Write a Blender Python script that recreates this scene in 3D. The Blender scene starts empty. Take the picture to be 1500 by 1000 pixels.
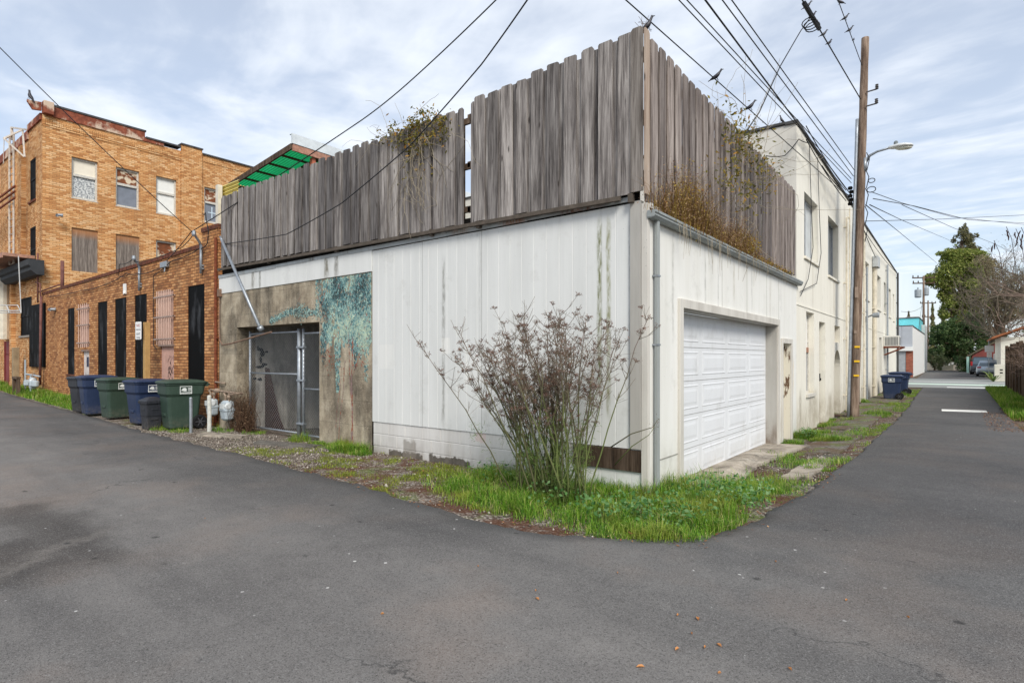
import bpy, math, random
import numpy as np
from mathutils import Vector, Matrix, noise as mnoise
R = random.Random(7)
C = bpy.context.scene.collection
rad = math.radians
# ------------------------------------------------------------------ camera numbers (pixel units of a 1500 px wide picture)
F, HY, CX, CAMZ = 835.0, 525.0, 750.0, 1.55
YAW = math.atan(655 / 835.0)
FW = (-math.sin(YAW), math.cos(YAW)); RT = (math.cos(YAW), math.sin(YAW))
CAM = (2.8148, -6.0997)
def ray(px, py):
    a = (px - CX) / F
    return (FW[0] + RT[0] * a, FW[1] + RT[1] * a, (HY - py) / F)
def at(px, py, d):
    r = ray(px, py); return Vector((CAM[0] + r[0] * d, CAM[1] + r[1] * d, CAMZ + r[2] * d))
def onx(px, py, x): return at(px, py, (x - CAM[0]) / ray(px, py)[0])
def ony(px, py, y): return at(px, py, (y - CAM[1]) / ray(px, py)[1])
def gnd(px, py, z=0.0): return at(px, py, (z - CAMZ) / ray(px, py)[2])
def sst(a, b, t):
    t = min(1, max(0, (t - a) / (b - a))); return t * t * (3 - 2 * t)
def gz(x, y):
    z = -0.15 * sst(0.2, 2.0, y) * (1 - sst(10, 17, y)) * (1 - sst(0.2, 2.2, x))
    z += 0.012 * max(0, min(25, -x - 11)) * (1 - sst(12, 25, y))
    return z
# ------------------------------------------------------------------ mesh builder
class MB:
    def __init__(s): s.v = []; s.f = []; s.m = []
    def add(s, vs, fs, m=0):
        o = len(s.v); s.v += [tuple(p) for p in vs]
        s.f += [tuple(o + i for i in f) for f in fs]; s.m += [m] * len(fs); return s
    def box(s, x0, x1, y0, y1, z0, z1, m=0):
        v = [(x, y, z) for z in (z0, z1) for y in (y0, y1) for x in (x0, x1)]
        return s.add(v, [(0, 2, 3, 1), (4, 5, 7, 6), (0, 1, 5, 4), (2, 6, 7, 3), (0, 4, 6, 2), (1, 3, 7, 5)], m)
    def quad(s, a, b, c, d, m=0): return s.add([a, b, c, d], [(0, 1, 2, 3)], m)
    def prism(s, pts, axis, a, b, m=0):          # closed 2-D outline swept along an axis
        n = len(pts); mk = {'x': lambda p, t: (t, p[0], p[1]), 'y': lambda p, t: (p[0], t, p[1]), 'z': lambda p, t: (p[0], p[1], t)}[axis]
        v = [mk(p, a) for p in pts] + [mk(p, b) for p in pts]
        f = [tuple(range(n))[::-1], tuple(range(n, 2 * n))] + [(i, (i + 1) % n, n + (i + 1) % n, n + i) for i in range(n)]
        return s.add(v, f, m)
    def tube(s, pts, r, n=8, m=0, cap=True):
        pts = [Vector(p) for p in pts]; rs = r if isinstance(r, (list, tuple)) else [r] * len(pts)
        o = len(s.v); up = None
        for i, p in enumerate(pts):
            t = (pts[min(i + 1, len(pts) - 1)] - pts[max(i - 1, 0)])
            if t.length < 1e-9: t = Vector((0, 0, 1))
            t.normalize()
            if up is None or abs(up.dot(t)) > .98: up = Vector((0, 0, 1)) if abs(t.z) < .95 else Vector((1, 0, 0))
            a = t.cross(up).normalized(); b = a.cross(t).normalized(); up = b
            for k in range(n):
                w = 2 * math.pi * k / n
                s.v.append(tuple(p + (a * math.cos(w) + b * math.sin(w)) * rs[i]))
        for i in range(len(pts) - 1):
            for k in range(n):
                s.f.append((o + i * n + k, o + i * n + (k + 1) % n, o + (i + 1) * n + (k + 1) % n, o + (i + 1) * n + k)); s.m.append(m)
        if cap and n > 2:
            s.f.append(tuple(o + k for k in range(n))[::-1]); s.f.append(tuple(o + (len(pts) - 1) * n + k for k in range(n))); s.m += [m, m]
        return s
    def bar(s, a, b, w, h, m=0):                  # square bar between two points
        a, b = Vector(a), Vector(b); t = (b - a).normalized()
        up = Vector((0, 0, 1)) if abs(t.z) < .9 else Vector((0, 1, 0))
        u = t.cross(up).normalized() * w / 2; v = u.cross(t).normalized() * h / 2
        p = [q + i * u + j * v for q in (a, b) for i, j in ((-1, -1), (1, -1), (1, 1), (-1, 1))]
        return s.add(p, [(0, 1, 2, 3), (7, 6, 5, 4), (0, 4, 5, 1), (1, 5, 6, 2), (2, 6, 7, 3), (3, 7, 4, 0)], m)
    def lathe(s, prof, c=(0, 0, 0), n=16, m=0, axis='z'):
        o = len(s.v)
        for r, h in prof:
            for k in range(n):
                w = 2 * math.pi * k / n; a, b = r * math.cos(w), r * math.sin(w)
                p = (a, b, h) if axis == 'z' else ((h, a, b) if axis == 'x' else (a, h, b))
                s.v.append((c[0] + p[0], c[1] + p[1], c[2] + p[2]))
        for i in range(len(prof) - 1):
            for k in range(n):
                s.f.append((o + i * n + k, o + i * n + (k + 1) % n, o + (i + 1) * n + (k + 1) % n, o + (i + 1) * n + k)); s.m.append(m)
        s.f.append(tuple(o + k for k in range(n))[::-1]); s.f.append(tuple(o + (len(prof) - 1) * n + k for k in range(n))); s.m += [m, m]
        return s
    def loft(s, rings, m=0, cap=True):
        n = len(rings[0]); o = len(s.v)
        for r in rings: s.v += [tuple(p) for p in r]
        for i in range(len(rings) - 1):
            for k in range(n):
                s.f.append((o + i * n + k, o + i * n + (k + 1) % n, o + (i + 1) * n + (k + 1) % n, o + (i + 1) * n + k)); s.m.append(m)
        if cap:
            s.f.append(tuple(o + k for k in range(n))[::-1]); s.f.append(tuple(o + (len(rings) - 1) * n + k for k in range(n))); s.m += [m, m]
        return s
    def wall(s, ax, plane, a0, a1, z0, z1, holes=(), depth=.12, inward=1, ztop=None, m=0, mr=None):
        """vertical wall on the plane y=plane (ax 'x') or x=plane (ax 'y'); holes are real openings with reveals"""
        mr = m if mr is None else mr
        P = (lambda a, z, d=0: (a, plane + inward * d, z)) if ax == 'x' else (lambda a, z, d=0: (plane + inward * d, a, z))
        A = sorted({a0, a1} | {h[i] for h in holes for i in (0, 1)}); Z = sorted({z0, z1} | {h[i] for h in holes for i in (2, 3)})
        top = lambda a, z: z if ztop is None or abs(z - z1) > 1e-6 else ztop[0] + (ztop[1] - ztop[0]) * (a - a0) / (a1 - a0)
        for i in range(len(A) - 1):
            for j in range(len(Z) - 1):
                ca, cz = (A[i] + A[i + 1]) / 2, (Z[j] + Z[j + 1]) / 2
                if any(h[0] < ca < h[1] and h[2] < cz < h[3] for h in holes): continue
                s.quad(P(A[i], top(A[i], Z[j])), P(A[i + 1], top(A[i + 1], Z[j])), P(A[i + 1], top(A[i + 1], Z[j + 1])), P(A[i], top(A[i], Z[j + 1])), m)
        for h in holes:
            d = h[4] if len(h) > 4 else depth
            q = [(h[0], h[2]), (h[1], h[2]), (h[1], h[3]), (h[0], h[3])]
            for k in range(4):
                a, b = q[k], q[(k + 1) % 4]
                s.quad(P(a[0], a[1]), P(b[0], b[1]), P(b[0], b[1], d), P(a[0], a[1], d), mr)
        return s
    def build(s, name, mats, parent=None, smooth=False, bevel=0, bseg=2):
        me = bpy.data.meshes.new(name)
        off = Vector((0, 0, 0)); p = parent
        while p is not None and not p.get('_local'): off += p.location; p = p.parent
        V = np.array(s.v, dtype=np.float32) - np.array(off, dtype=np.float32)
        me.from_pydata(V.tolist(), [], s.f)
        if not isinstance(mats, (list, tuple)): mats = [mats]
        for m_ in mats: me.materials.append(m_)
        if len(mats) > 1: me.polygons.foreach_set('material_index', s.m)
        if smooth: me.polygons.foreach_set('use_smooth', [True] * len(s.f))
        me.update()
        o = bpy.data.objects.new(name, me); C.objects.link(o)
        if parent is not None: o.parent = parent
        if bevel:
            b = o.modifiers.new('bevel', 'BEVEL'); b.width = bevel; b.segments = bseg; b.limit_method = 'ANGLE'; b.angle_limit = rad(40)
        return o
def tag(o, label=None, cat=None, group=None, kind=None):
    if label: o['label'] = label
    if cat: o['category'] = cat
    if group: o['group'] = group
    if kind: o['kind'] = kind
    return o
def thing(name, label, cat, loc=(0, 0, 0), rotz=0, group=None):
    o = bpy.data.objects.new(name, None); C.objects.link(o); o.empty_display_size = .2
    o.location = loc; o.rotation_euler = (0, 0, rotz)
    if rotz: o['_local'] = 1
    return tag(o, label, cat, group)
def kids(o): return [c for c in C.objects if c.parent == o]
def copy_tree(o, parent=None):
    c = o.copy(); C.objects.link(c)
    if parent is not None: c.parent = parent
    for ch in kids(o): copy_tree(ch, c)
    return c
# ------------------------------------------------------------------ materials
def lin(r, g, b):
    f = lambda c: (c / 255) / 12.92 if c <= 10 else ((c / 255 + .055) / 1.055) ** 2.4
    return (f(r), f(g), f(b), 1)
class Mat:
    def __init__(s, name, rough=.8, spec=.3, metal=0):
        s.mat = bpy.data.materials.new(name); s.mat.use_nodes = True; s.nt = s.mat.node_tree; s.b = s.nt.nodes['Principled BSDF']
        s.b.inputs['Roughness'].default_value = rough; s.b.inputs['Metallic'].default_value = metal
        s.b.inputs['Specular IOR Level'].default_value = spec
    def set(s, sock, val):
        if isinstance(val, bpy.types.NodeSocket): s.nt.links.new(val, sock)
        else:
            if hasattr(sock.default_value, '__len__') and not hasattr(val, '__len__'): val = [val] * len(sock.default_value)
            if hasattr(val, '__len__') and len(val) != len(sock.default_value): val = (list(val) + [1])[:len(sock.default_value)]
            sock.default_value = val
    def node(s, typ, ins=None, **props):
        n = s.nt.nodes.new(typ)
        for k, v in props.items(): setattr(n, k, v)
        for k, v in (ins or {}).items(): s.set(n.inputs[k], v)
        return n
    def pos(s, obj=False):
        if obj: return s.node('ShaderNodeTexCoord').outputs['Object']
        return s.node('ShaderNodeNewGeometry').outputs['Position']
    def rnd(s): return s.node('ShaderNodeNewGeometry').outputs['Random Per Island']
    def scale(s, v, k): return s.node('ShaderNodeVectorMath', {0: v, 1: k}, operation='MULTIPLY').outputs[0]
    def sep(s, v): return s.node('ShaderNodeSeparateXYZ', {0: v}).outputs
    def comb(s, x, y, z=0): return s.node('ShaderNodeCombineXYZ', {0: x, 1: y, 2: z}).outputs[0]
    def noise(s, v, sc, det=4, rough=.55, dist=0, col=False):
        n = s.node('ShaderNodeTexNoise', {'Vector': v, 'Scale': sc, 'Detail': det, 'Roughness': rough, 'Distortion': dist})
        return n.outputs['Color' if col else 'Fac']
    def vor(s, v, sc, out='Distance', **k): return s.node('ShaderNodeTexVoronoi', {'Vector': v, 'Scale': sc}, **k).outputs[out]
    def ramp(s, fac, stops, interp='LINEAR'):
        n = s.node('ShaderNodeValToRGB', {0: fac}); cr = n.color_ramp; cr.interpolation = interp
        while len(cr.elements) < len(stops): cr.elements.new(.5)
        for e, (p, c) in zip(cr.elements, stops):
            e.position = p; e.color = c if hasattr(c, '__len__') else (c, c, c, 1)
        return n.outputs[0]
    def mix(s, a, b, f, mode='MIX'):
        n = s.node('ShaderNodeMix', data_type='RGBA', blend_type=mode); n.clamp_factor = True
        s.set(n.inputs[0], f); s.set(n.inputs[6], a); s.set(n.inputs[7], b); return n.outputs[2]
    def math(s, op, a, b=0, c=0, clamp=False):
        n = s.node('ShaderNodeMath', {0: a, 1: b, 2: c}, operation=op); n.use_clamp = clamp; return n.outputs[0]
    def ss(s, x, a, b): return s.node('ShaderNodeMapRange', {0: x, 1: a, 2: b, 3: 0, 4: 1}, interpolation_type='SMOOTHSTEP').outputs[0]
    def win(s, x, a, b, e): return s.math('MULTIPLY', s.ss(x, a - e, a + e), s.ss(x, b + e, b - e))
    def color(s, c): s.set(s.b.inputs['Base Color'], c); return s
    def rough(s, c): s.set(s.b.inputs['Roughness'], c); return s
    def bump(s, h, strength=.3, dist=.01):
        s.set(s.b.inputs['Normal'], s.node('ShaderNodeBump', {'Height': h, 'Strength': strength, 'Distance': dist}).outputs[0]); return s
MATS = {}
def plain(name, c, rough=.7, spec=.3, metal=0, var=.15, sc=6, bump=.0, obj=False):
    """a single paint or metal with a little mottling"""
    if name in MATS: return MATS[name]
    m = Mat(name, rough, spec, metal); p = m.pos(obj)
    n = m.noise(p, sc, 5, .6)
    m.color(m.mix(tuple(x * (1 - var) for x in c[:3]) + (1,), tuple(min(1, x * (1 + var)) for x in c[:3]) + (1,), m.ramp(n, [(.3, 0), (.7, 1)])))
    if bump: m.bump(n, bump, .01)
    MATS[name] = m.mat; return m.mat
def brick_mat(name, u, stops, mortar, bw=.215, bh=.072, grime=.4):
    m = Mat(name, .85, .2); p = m.pos(); X = m.sep(p); U = X[0] if u == 'x' else X[1]
    wob = m.scale(m.node('ShaderNodeVectorMath', {0: m.noise(p, 9, 2, .5, 0, True), 1: (.5, .5, .5)}, operation='SUBTRACT').outputs[0], .018)
    uv = m.node('ShaderNodeVectorMath', {0: m.comb(U, X[2]), 1: wob}, operation='ADD').outputs[0]
    # one random value per brick: row index, offset column index -> white noise
    row = m.math('FLOOR', m.math('DIVIDE', X[2], bh)); odd = m.math('MULTIPLY', m.math('MODULO', m.math('ABSOLUTE', row), 2), .5)
    col = m.math('FLOOR', m.math('ADD', m.math('DIVIDE', U, bw), odd))
    rv = m.node('ShaderNodeTexWhiteNoise', {'Vector': m.comb(col, row, 3)}, noise_dimensions='3D').outputs['Value']
    fu = m.math('FRACT', m.math('ADD', m.math('DIVIDE', m.sep(uv)[0], bw), odd)); fv = m.math('FRACT', m.math('DIVIDE', m.sep(uv)[1], bh))
    du = m.math('MULTIPLY', m.math('MINIMUM', fu, m.math('SUBTRACT', 1, fu)), bw); dv = m.math('MULTIPLY', m.math('MINIMUM', fv, m.math('SUBTRACT', 1, fv)), bh)
    d = m.math('MINIMUM', du, dv); face = m.ss(d, .0035, .0095)
    big = m.noise(p, .7, 4, .6)
    bc = m.ramp(m.math('ADD', m.math('MULTIPLY', rv, .75), m.math('MULTIPLY', big, .3)), stops)
    bc = m.mix(bc, (.55, .5, .45, 1), m.ramp(m.noise(p, 45, 3, .6), [(.35, .45), (.6, 0)]), 'MULTIPLY')
    c = m.mix(mortar, bc, face)
    g = m.ramp(m.noise(m.scale(p, (1.2, 1.2, .35)), 1.6, 5, .65), [(.42, 0), (.72, grime)])
    c = m.mix(c, (.09, .065, .045, 1), g)
    m.color(c)
    m.bump(m.math('ADD', face, m.math('MULTIPLY', m.noise(p, 60, 3), .35)), .75, .008)
    MATS[name] = m.mat; return m.mat
BT = [(.0, lin(150, 96, 58)), (.2, lin(190, 132, 82)), (.45, lin(214, 158, 102)), (.7, lin(226, 176, 122)), (1, lin(238, 200, 154))]
BL_ = [(.0, lin(120, 76, 50)), (.25, lin(164, 110, 70)), (.5, lin(188, 132, 84)), (.75, lin(204, 148, 98)), (1, lin(218, 168, 118))]
brick_low = brick_mat('brick_orange_low', 'x', BL_, lin(92, 62, 42))
brick_low_e = brick_mat('brick_orange_low_side', 'y', BL_, lin(92, 62, 42))
brick_tall_e = brick_mat('brick_tan_side', 'y', BT, lin(158, 116, 76), grime=.22)
brick_tall_s = brick_mat('brick_tan_front', 'x', BT, lin(118, 84, 56), grime=.35)
brick_cap = brick_mat('brick_cap_red', 'x', [(.0, lin(84, 48, 38)), (.5, lin(116, 66, 50)), (1, lin(134, 82, 62))], lin(80, 60, 50), .075, .24)
def wood_mat(name, cols, tint=.5):
    m = Mat(name, .9, .15); p = m.pos(); r = m.rnd()
    off = m.comb(m.math('MULTIPLY', r, 37), m.math('MULTIPLY', r, 91), m.math('MULTIPLY', r, 17))
    q = m.node('ShaderNodeVectorMath', {0: p, 1: off}, operation='ADD').outputs[0]
    g = m.noise(m.scale(q, (1, 1, .035)), 55, 6, .7, .6)
    g2 = m.noise(m.scale(q, (1, 1, .09)), 9, 4, .6, .4)
    c = m.ramp(m.math('ADD', m.math('MULTIPLY', g, .55), m.math('MULTIPLY', g2, .45)), [(.36, cols[0]), (.47, cols[1]), (.57, cols[2]), (.69, cols[3])])
    c = m.mix(c, m.ramp(r, [(0, (.36, .36, .38, 1)), (.3, (.62, .61, .61, 1)), (.65, (.9, .88, .87, 1)), (.88, (1.02, 1, .98, 1)), (1, (1.3, 1.27, 1.24, 1))]), .85, 'MULTIPLY')
    knot = m.vor(m.scale(q, (1, 1, .28)), 6.5); c = m.mix(c, (.035, .028, .024, 1), m.ramp(knot, [(.04, .85), (.11, 0)]))
    c = m.mix(c, (.05, .045, .04, 1), m.ramp(m.noise(m.scale(q, (1, 1, .12)), 3.5, 5, .65), [(.52, 0), (.74, .5)]))
    m.color(c); m.bump(g, .6, .006); MATS[name] = m.mat; return m.mat
fence_wood = wood_mat('weathered_fence_boards', [lin(58, 54, 53), lin(122, 117, 114), lin(164, 159, 155), lin(206, 202, 196)])
fence_wood_side = wood_mat('weathered_side_boards', [lin(72, 65, 62), lin(128, 119, 114), lin(163, 154, 148), lin(204, 196, 189)])
old_wood = wood_mat('old_brown_boards', [lin(44, 36, 30), lin(80, 66, 54), lin(112, 96, 82), lin(146, 130, 114)])
pole_wood = wood_mat('pole_wood', [lin(76, 62, 54), lin(122, 104, 90), lin(156, 138, 122), lin(188, 172, 156)])
plywood = wood_mat('weathered_plywood', [lin(70, 60, 54), lin(108, 98, 90), lin(140, 130, 120), lin(178, 168, 156)])
def siding_mat(name, base, dirt, streaks=(), low=None, patches=(), pz=.02):
    """painted plywood: faint vertical weather streaks, plus algae streaks (axis, centre, width, z0, z1, colour, amount)"""
    m = Mat(name, .6, .3); p = m.pos(); X = m.sep(p)
    w = m.noise(m.scale(p, (1, 1, .12)), 3.0, 5, .6); f = m.noise(m.scale(p, (1, 1, .06)), 24, 4, .6)
    c = m.mix(base, dirt, m.ramp(m.math('ADD', m.math('MULTIPLY', w, .75), m.math('MULTIPLY', f, .25)), [(.42, 0), (.74, .7)]))
    c = m.mix(c, (.30, .29, .25, 1), m.ramp(m.noise(p, 2.3, 6, .7), [(.56, 0), (.78, .35)]))
    c = m.mix(c, (.12, .11, .09, 1), m.ramp(m.noise(p, 55, 2, .5), [(.70, 0), (.76, .55)]))
    wob = m.math('MULTIPLY', m.math('SUBTRACT', m.noise(m.scale(p, (1, 1, .5)), 5, 3), .5), .06)
    for ax, x0, wd, z0, z1, col, amt in streaks:
        u = m.math('ABSOLUTE', m.math('SUBTRACT', m.math('ADD', X[ax], wob), x0))
        k = m.math('MULTIPLY', m.ss(u, wd, wd * .15), m.win(X[2], z0, z1, .15))
        k = m.math('MULTIPLY', k, m.ramp(m.noise(m.scale(p, (1, 1, .25)), 30, 4, .65), [(.33, 0), (.6, 1)]))
        c = m.mix(c, col, m.math('MULTIPLY', k, amt))
    for ax, x0, x1, z0, z1, col, amt in patches:
        k = m.math('MULTIPLY', m.win(m.math('ADD', X[ax], wob), x0, x1, .015), m.win(m.math('ADD', X[2], m.math('MULTIPLY', m.math('SUBTRACT', m.noise(p, 8, 5, .7), .5), pz)), z0, z1, .015)); c = m.mix(c, col, m.math('MULTIPLY', k, amt))
    if low:
        k = m.math('MULTIPLY', m.ss(X[2], low[0], -.1), m.ramp(m.noise(m.scale(p, (1, 1, .5)), 7, 5, .65), [(.3, .15), (.62, 1)])); c = m.mix(c, low[1], m.math('MULTIPLY', k, low[2]))
    m.color(c); m.bump(m.noise(m.scale(p, (1, 1, .1)), 60, 4), .12, .004); MATS[name] = m.mat; return m.mat
GRN = lin(108, 112, 70); DRK = lin(96, 92, 80)
siding_l = siding_mat('painted_siding_left', lin(217, 218, 215), lin(196, 197, 194),
    [(0, -.62, .05, 1.2, 3.2, GRN, .95), (0, -.50, .045, .9, 3.2, lin(128, 128, 84), .85), (0, -3.28, .05, .6, 3.0, DRK, .6), (0, -2.55, .02, 1.5, 3.3, DRK, .25),
     (0, -8.9, .10, 3.0, 3.5, lin(104, 98, 84), .9), (0, -8.62, .06, 3.0, 3.5, DRK, .9), (0, -6.25, .12, 3.02, 3.5, lin(104, 98, 78), .9), (0, -5.95, .1, 3.02, 3.5, DRK, .8), (0, -.2, .05, .7, 3.2, DRK, .45)],
    patches=[(0, -4.78, -4.42, 1.38, 1.78, lin(230, 228, 222), .35), (0, -3.32, -3.14, 1.62, 1.86, lin(236, 234, 228), .45), (0, -2.86, -2.52, 1.2, 1.66, lin(230, 229, 224), .3)])
siding_r = siding_mat('painted_siding_right', lin(226, 225, 219), lin(206, 204, 194),
    [(1, .75, .05, 1.8, 3.1, DRK, .35), (1, 1.9, .05, 2.3, 3.1, DRK, .4), (1, 2.45, .03, 1.9, 3.1, DRK, .5), (1, 4.2, .05, 2.4, 3.1, DRK, .4), (1, 5.4, .06, 2.3, 3.1, lin(150, 140, 120), .5), (1, 7.3, .12, .8, 1.5, lin(206, 186, 152), .6), (1, 3.2, .08, 2.5, 3.1, lin(160, 150, 130), .5)], low=(.7, lin(150, 144, 128), .45))
trim_w = siding_mat('worn_trim_paint', lin(205, 201, 192), lin(150, 143, 132))
jamb_g = siding_mat('grey_trim_jamb_shade', lin(176, 173, 166), lin(138, 134, 126), low=(.5, lin(104, 84, 66), .8))  # grey trim; on the door jamb the shade is put into the colour
foundation_m = siding_mat('painted_block', lin(212, 210, 206), lin(178, 174, 168), low=(.42, lin(138, 130, 120), .55),
    patches=[(0, -2.65, -2.45, .36, .52, lin(206, 170, 160), .4), (0, -4.55, -3.75, -.4, .055, lin(50, 42, 28), .95), (0, -3.6, -2.75, -.4, .075, lin(46, 40, 28), .95), (0, -4.2, -3.9, -.4, .24, lin(120, 112, 102), .6)], pz=.22)
stucco_m = siding_mat('cream_stucco', lin(230, 226, 213), lin(212, 207, 192), [(1, 8.0, .18, .0, .8, lin(128, 116, 96), .75), (1, 9.6, .5, .0, .75, lin(150, 140, 118), .7), (1, 9.1, .25, .2, .72, lin(130, 118, 96), .7),
    (1, 11.8, .4, -.1, .55, lin(136, 124, 104), .7), (1, 12.4, .12, 2.8, 3.9, lin(170, 158, 138), .6), (1, 9.4, .1, 2.8, 3.9, lin(180, 170, 150), .6), (1, 14.3, .3, 5.5, 6.3, lin(168, 158, 142), .7), (1, 20, .3, .4, 3.8, lin(190, 180, 160), .6), (1, 24, .3, .4, 3.7, lin(190, 180, 160), .6)], low=(.9, lin(150, 138, 116), .75))
stucco_s = siding_mat('cream_stucco_shaded_gable', lin(214, 210, 200), lin(186, 182, 172), low=None)  # darker copy of the stucco, the gable's shade put into its colour
def concrete_mat(name, a, b, c_, pit=1, wood=True):
    m = Mat(name, .92, .15); p = m.pos(); X = m.sep(p)
    n = m.noise(p, 2.2, 7, .7); c = m.ramp(n, [(.3, a), (.5, b), (.7, c_)])
    c = m.mix(c, (.045, .04, .034, 1), m.ramp(m.noise(m.scale(p, (1, 1, .3)), 1.9, 6, .7), [(.46, 0), (.66, .72)]))
    sp = m.vor(p, 34); c = m.mix(c, lin(196, 184, 164), m.ramp(m.math('ADD', sp, m.math('MULTIPLY', m.noise(p, 6, 3), .6)), [(.42, .55), (.5, 0)]))
    c = m.mix(c, (.03, .027, .024, 1), m.ramp(m.noise(p, 46, 3, .6), [(.60, 0), (.68, .75 * pit)]))
    if wood:
        bz = m.math('FRACT', m.math('DIVIDE', m.math('ADD', X[2], m.math('MULTIPLY', m.noise(p, 1.1, 2), .05)), .42)); c = m.mix(c, (.04, .036, .03, 1), m.ramp(bz, [(0, .6), (.025, .0)]))
    m.color(c); m.bump(m.math('ADD', n, m.math('MULTIPLY', m.noise(p, 40, 4), .5)), .5, .02); MATS[name] = m.mat; return m.mat
concrete = concrete_mat('board_formed_concrete', lin(110, 99, 84), lin(160, 148, 128), lin(200, 188, 166))
concrete_in = concrete_mat('passage_plaster', lin(182, 178, 170), lin(214, 210, 202), lin(228, 224, 216), .6, False)
slab_m = concrete_mat('apron_concrete', lin(140, 130, 116), lin(166, 156, 142), lin(186, 178, 164), .7, False)
def asphalt_mat():
    m = Mat('asphalt', .85, .25); p = m.pos(); X = m.sep(p)
    big = m.noise(p, .35, 4, .55, .4); mid = m.noise(p, 2.6, 8, .75); fine = m.noise(p, 120, 2, .7); ag = m.vor(p, 170); gr = m.noise(p, 38, 4, .8)
    c = m.ramp(m.math('ADD', m.math('MULTIPLY', big, .6), m.math('MULTIPLY', mid, .4)), [(.32, (.076, .074, .073, 1)), (.5, (.110, .107, .104, 1)), (.68, (.155, .150, .143, 1))])
    c = m.mix(c, (.168, .138, .118, 1), m.ramp(m.noise(p, .55, 4, .6), [(.48, 0), (.66, .5)]))           # ruddy worn patches
    c = m.mix(c, (1.55, 1.5, 1.45, 1), m.ss(X[1], -.8, -4.2), 'MULTIPLY')                                 # older, paler surface in the crossing
    tr = m.math('ADD', X[0], m.math('MULTIPLY', m.noise(p, .4, 2), .5))
    c = m.mix(c, (.045, .044, .045, 1), m.math('MULTIPLY', m.ramp(m.noise(m.scale(p, (.16, 1, 1)), 1.3, 4, .6), [(.5, 0), (.7, .5)]), .7))
    c = m.mix(c, (.74, .74, .76, 1), m.math('MULTIPLY', m.ss(X[1], -1.6, .8), m.ss(X[0], .8, 1.8)), 'MULTIPLY')
    eb = m.math('ADD', X[1], m.math('MULTIPLY', X[0], -.02)); c = m.mix(c, (.76, .76, .77, 1), m.math('MULTIPLY', m.win(m.math('ADD', eb, m.math('MULTIPLY', m.noise(p, .8, 3), .6)), -2.7, -1.0, .5), m.ss(X[0], 1, -1)), 'MULTIPLY')
    # dark curved tyre and oil stain at the left
    wx = m.math('ADD', X[0], m.math('MULTIPLY', m.math('SUBTRACT', m.noise(p, .9, 5, .65), .5), 1.3)); wy = m.math('ADD', X[1], m.math('MULTIPLY', m.math('SUBTRACT', m.noise(p, 1.3, 5, .65), .5), .7))
    k1 = m.math('MULTIPLY', m.win(wx, -5.0, -2.2, .35), m.win(wy, -4.85, -4.4, .22)); k2 = m.math('MULTIPLY', m.win(wx, -3.6, -2.1, .3), m.win(wy, -5.5, -4.6, .3))
    c = m.mix(c, (.036, .030, .026, 1), m.math('MULTIPLY', m.math('MAXIMUM', k1, k2), .72))
    c = m.mix(c, (.21, .19, .17, 1), m.math('MULTIPLY', m.win(m.math('ADD', wx, m.math('MULTIPLY', wy, .8)), -6.7, -6.55, .12), m.math('MULTIPLY', m.win(X[0], -3.2, -1.2, .4), .5)))
    # seams / cracks
    ck = m.vor(m.node('ShaderNodeVectorMath', {0: p, 1: m.scale(m.noise(p, 1.6, 4, .6, 0, True), 1.1)}, operation='ADD').outputs[0], .33, feature='DISTANCE_TO_EDGE')
    c = m.mix(c, (.03, .03, .03, 1), m.math('MULTIPLY', m.ramp(ck, [(.0, .75), (.006, 0)]), m.ramp(m.noise(p, .5, 2), [(.5, 0), (.6, 1)])))
    c = m.mix(c, (.26, .255, .245, 1), m.ramp(fine, [(.56, 0), (.72, .85)])); c = m.mix(c, (.018, .018, .018, 1), m.ramp(fine, [(.28, .9), (.45, 0)]))
    c = m.mix(c, (.03, .03, .03, 1), m.ramp(gr, [(.28, .5), (.44, 0)])); c = m.mix(c, (.24, .235, .225, 1), m.ramp(gr, [(.57, 0), (.74, .4)]))
    # pale droppings and specks, dark gum spots
    sp = m.math('ADD', m.vor(p, 3.1), m.math('MULTIPLY', m.noise(p, 42, 3, .7), .09))
    c = m.mix(c, (.55, .54, .52, 1), m.math('MULTIPLY', m.ramp(sp, [(.068, .9), (.082, 0)]), m.ramp(m.noise(p, .7, 2), [(.48, 0), (.56, 1)])))
    s2 = m.math('ADD', m.vor(p, 9), m.math('MULTIPLY', m.noise(p, 70, 2, .7), .12)); c = m.mix(c, (.6, .59, .56, 1), m.math('MULTIPLY', m.ramp(m.math('ADD', m.vor(p, 4.6), m.math('MULTIPLY', m.noise(p, 55, 3, .7), .10)), [(.098, .9), (.112, 0)]), m.math('MULTIPLY', m.win(X[0], -1.6, 2.2, .8), m.win(X[1], -4.3, -.9, .6))))
    c = m.mix(c, (.5, .49, .46, 1), m.math('MULTIPLY', m.ramp(s2, [(.085, .8), (.1, 0)]), m.ramp(m.noise(p, 1.3, 2), [(.5, 0), (.58, 1)])))
    s3 = m.math('ADD', m.vor(m.scale(p, (1, 1.4, 1)), 1.7), m.math('MULTIPLY', m.noise(p, 20, 3, .7), .12)); c = m.mix(c, (.02, .02, .02, 1), m.ramp(s3, [(.09, .75), (.14, 0)]))
    m.color(c); m.bump(m.math('ADD', fine, ag), .55, .006); MATS['asphalt'] = m.mat; return m.mat
asphalt = asphalt_mat()
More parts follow.
